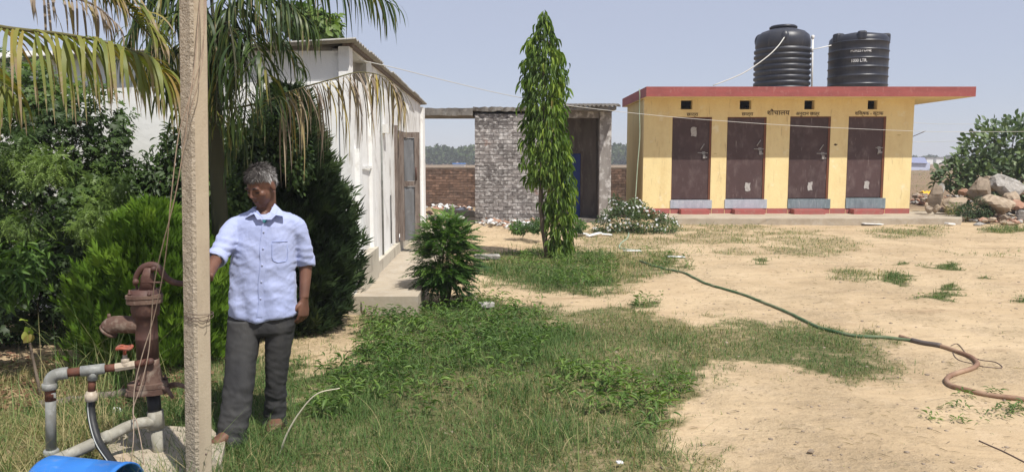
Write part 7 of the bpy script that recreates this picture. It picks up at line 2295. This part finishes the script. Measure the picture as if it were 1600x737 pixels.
# --- trousers
tr = MB()
def lring(v, uL, uR, Y, dep): return ring(v, uL, uR, dep, Y)
tr.loft([ring(478, 358, 462, .108, 4.45), ring(492, 356, 463, .113, 4.45), ring(507, 355, 463, .115, 4.445), ring(516, 358, 460, .105, 4.44), ring(521, 368, 452, .085, 4.44)], 36, power=2.3)
tr.loft([lring(498, 356, 409, 4.42, .103), lring(515, 355, 409, 4.41, .102), lring(535, 354, 405, 4.385, .097), lring(565, 353, 400, 4.35, .090), lring(600, 350, 396, 4.31, .084), lring(640, 345, 391, 4.28, .081), lring(672, 341, 387, 4.26, .084), lring(690, 339, 385, 4.245, .090), lring(700, 339, 384, 4.235, .092)], 28, power=2.2)
tr.loft([lring(498, 415, 463, 4.46, .103), lring(515, 414, 461, 4.46, .100), lring(535, 415, 457, 4.46, .095), lring(565, 415, 453, 4.47, .086), lring(600, 415, 448, 4.49, .080), lring(635, 414, 446, 4.52, .078), lring(655, 413, 447, 4.54, .082), lring(667, 412, 449, 4.545, .086)], 28, power=2.2)
def tr_disp(co, no):
    x, z = co[:, 0], co[:, 2]
    q1 = fold_noise(np.stack([x + z * .5, co[:, 1], z - x * .35], 1), 9, 8, 13, 2.0)
    q2 = fold_noise(np.stack([x - z * .35, co[:, 1], z + x * .5], 1), 12, 10, 24, 7.0)
    q3 = fold_noise(co, 7, 7, 3, 4.0)
    low = np.clip((.42 - z) / .25, 0, 1)
    o = (.35 + .65 * low) * (.0055 * np.clip(1 - np.abs(q1) * 2.3, -.5, 1) + .0042 * np.clip(1 - np.abs(q2) * 2.3, -.5, 1)) + .006 * q3 - .003
    # ironed crease on the front of each leg, bunching over the feet
    o += low * .0014 * np.sin(z * 80 + 24 * x)
    return o
trousers = remesh("trousers", tr, .0075, TROUS, man, 3, tr_disp)
MB().tube(curve(Q((371, 545, 4.20), (360, 600, 4.16), (356, 620, 4.15)), 8), .0001, 4)
# sandals
for (a, dr, sd) in (fR, fL):
    sn = MB()
    out = []
    for (y, w) in ((-.065, .024), (-.03, .036), (.03, .036), (.09, .044), (.14, .048), (.175, .040), (.195, .024)):
        out.append((y, w))
    L_ = [a + dr * y + sd * w - Vector((0, 0, .024)) for y, w in out]; R_ = [a + dr * y - sd * w - Vector((0, 0, .024)) for y, w in reversed(out)]
    lo = L_ + R_; n = len(lo); hi = [p + Vector((0, 0, .018)) for p in lo]
    sn.add(lo + hi, [tuple(range(n)), tuple(range(2 * n - 1, n - 1, -1))] + [((i + 1) % n, i, n + i, n + (i + 1) % n) for i in range(n)])
    so = sn.build("sandal", SAND, man)
    for t, w, h in ((.075, .046, .046), (.105, .050, .034)):
        arcp = [a + dr * t + sd * (w * math.cos(q)) + Vector((0, 0, -.012 + (h + .018) * math.sin(q))) for q in np.linspace(0, math.pi, 14)]
        MB().tube(arcp, .007, 6, flat=.5).build("strap", SAND, so)
# ------------------------------------------------------------------ dusty air
if HAZE:
    hz_m = bpy.data.materials.new("dusty_air"); hz_m.use_nodes = True
    t_ = hz_m.node_tree; t_.nodes.clear()
    o_ = t_.nodes.new("ShaderNodeOutputMaterial"); v_ = t_.nodes.new("ShaderNodeVolumePrincipled")
    v_.inputs["Color"].default_value = (0.90, 0.92, 0.97, 1)
    v_.inputs["Density"].default_value = HAZE
    v_.inputs["Anisotropy"].default_value = 0.0
    t_.links.new(v_.outputs[0], o_.inputs["Volume"])
    hz_o = MB().span((-3200, -3200, -1.2), (3200, 3200, 9.0)).build("haze", hz_m)
    tag(hz_o, kind='stuff')
    scene.cycles.volume_bounces = 0
    scene.cycles.volume_max_steps = 64
bpy.context.view_layer.update()
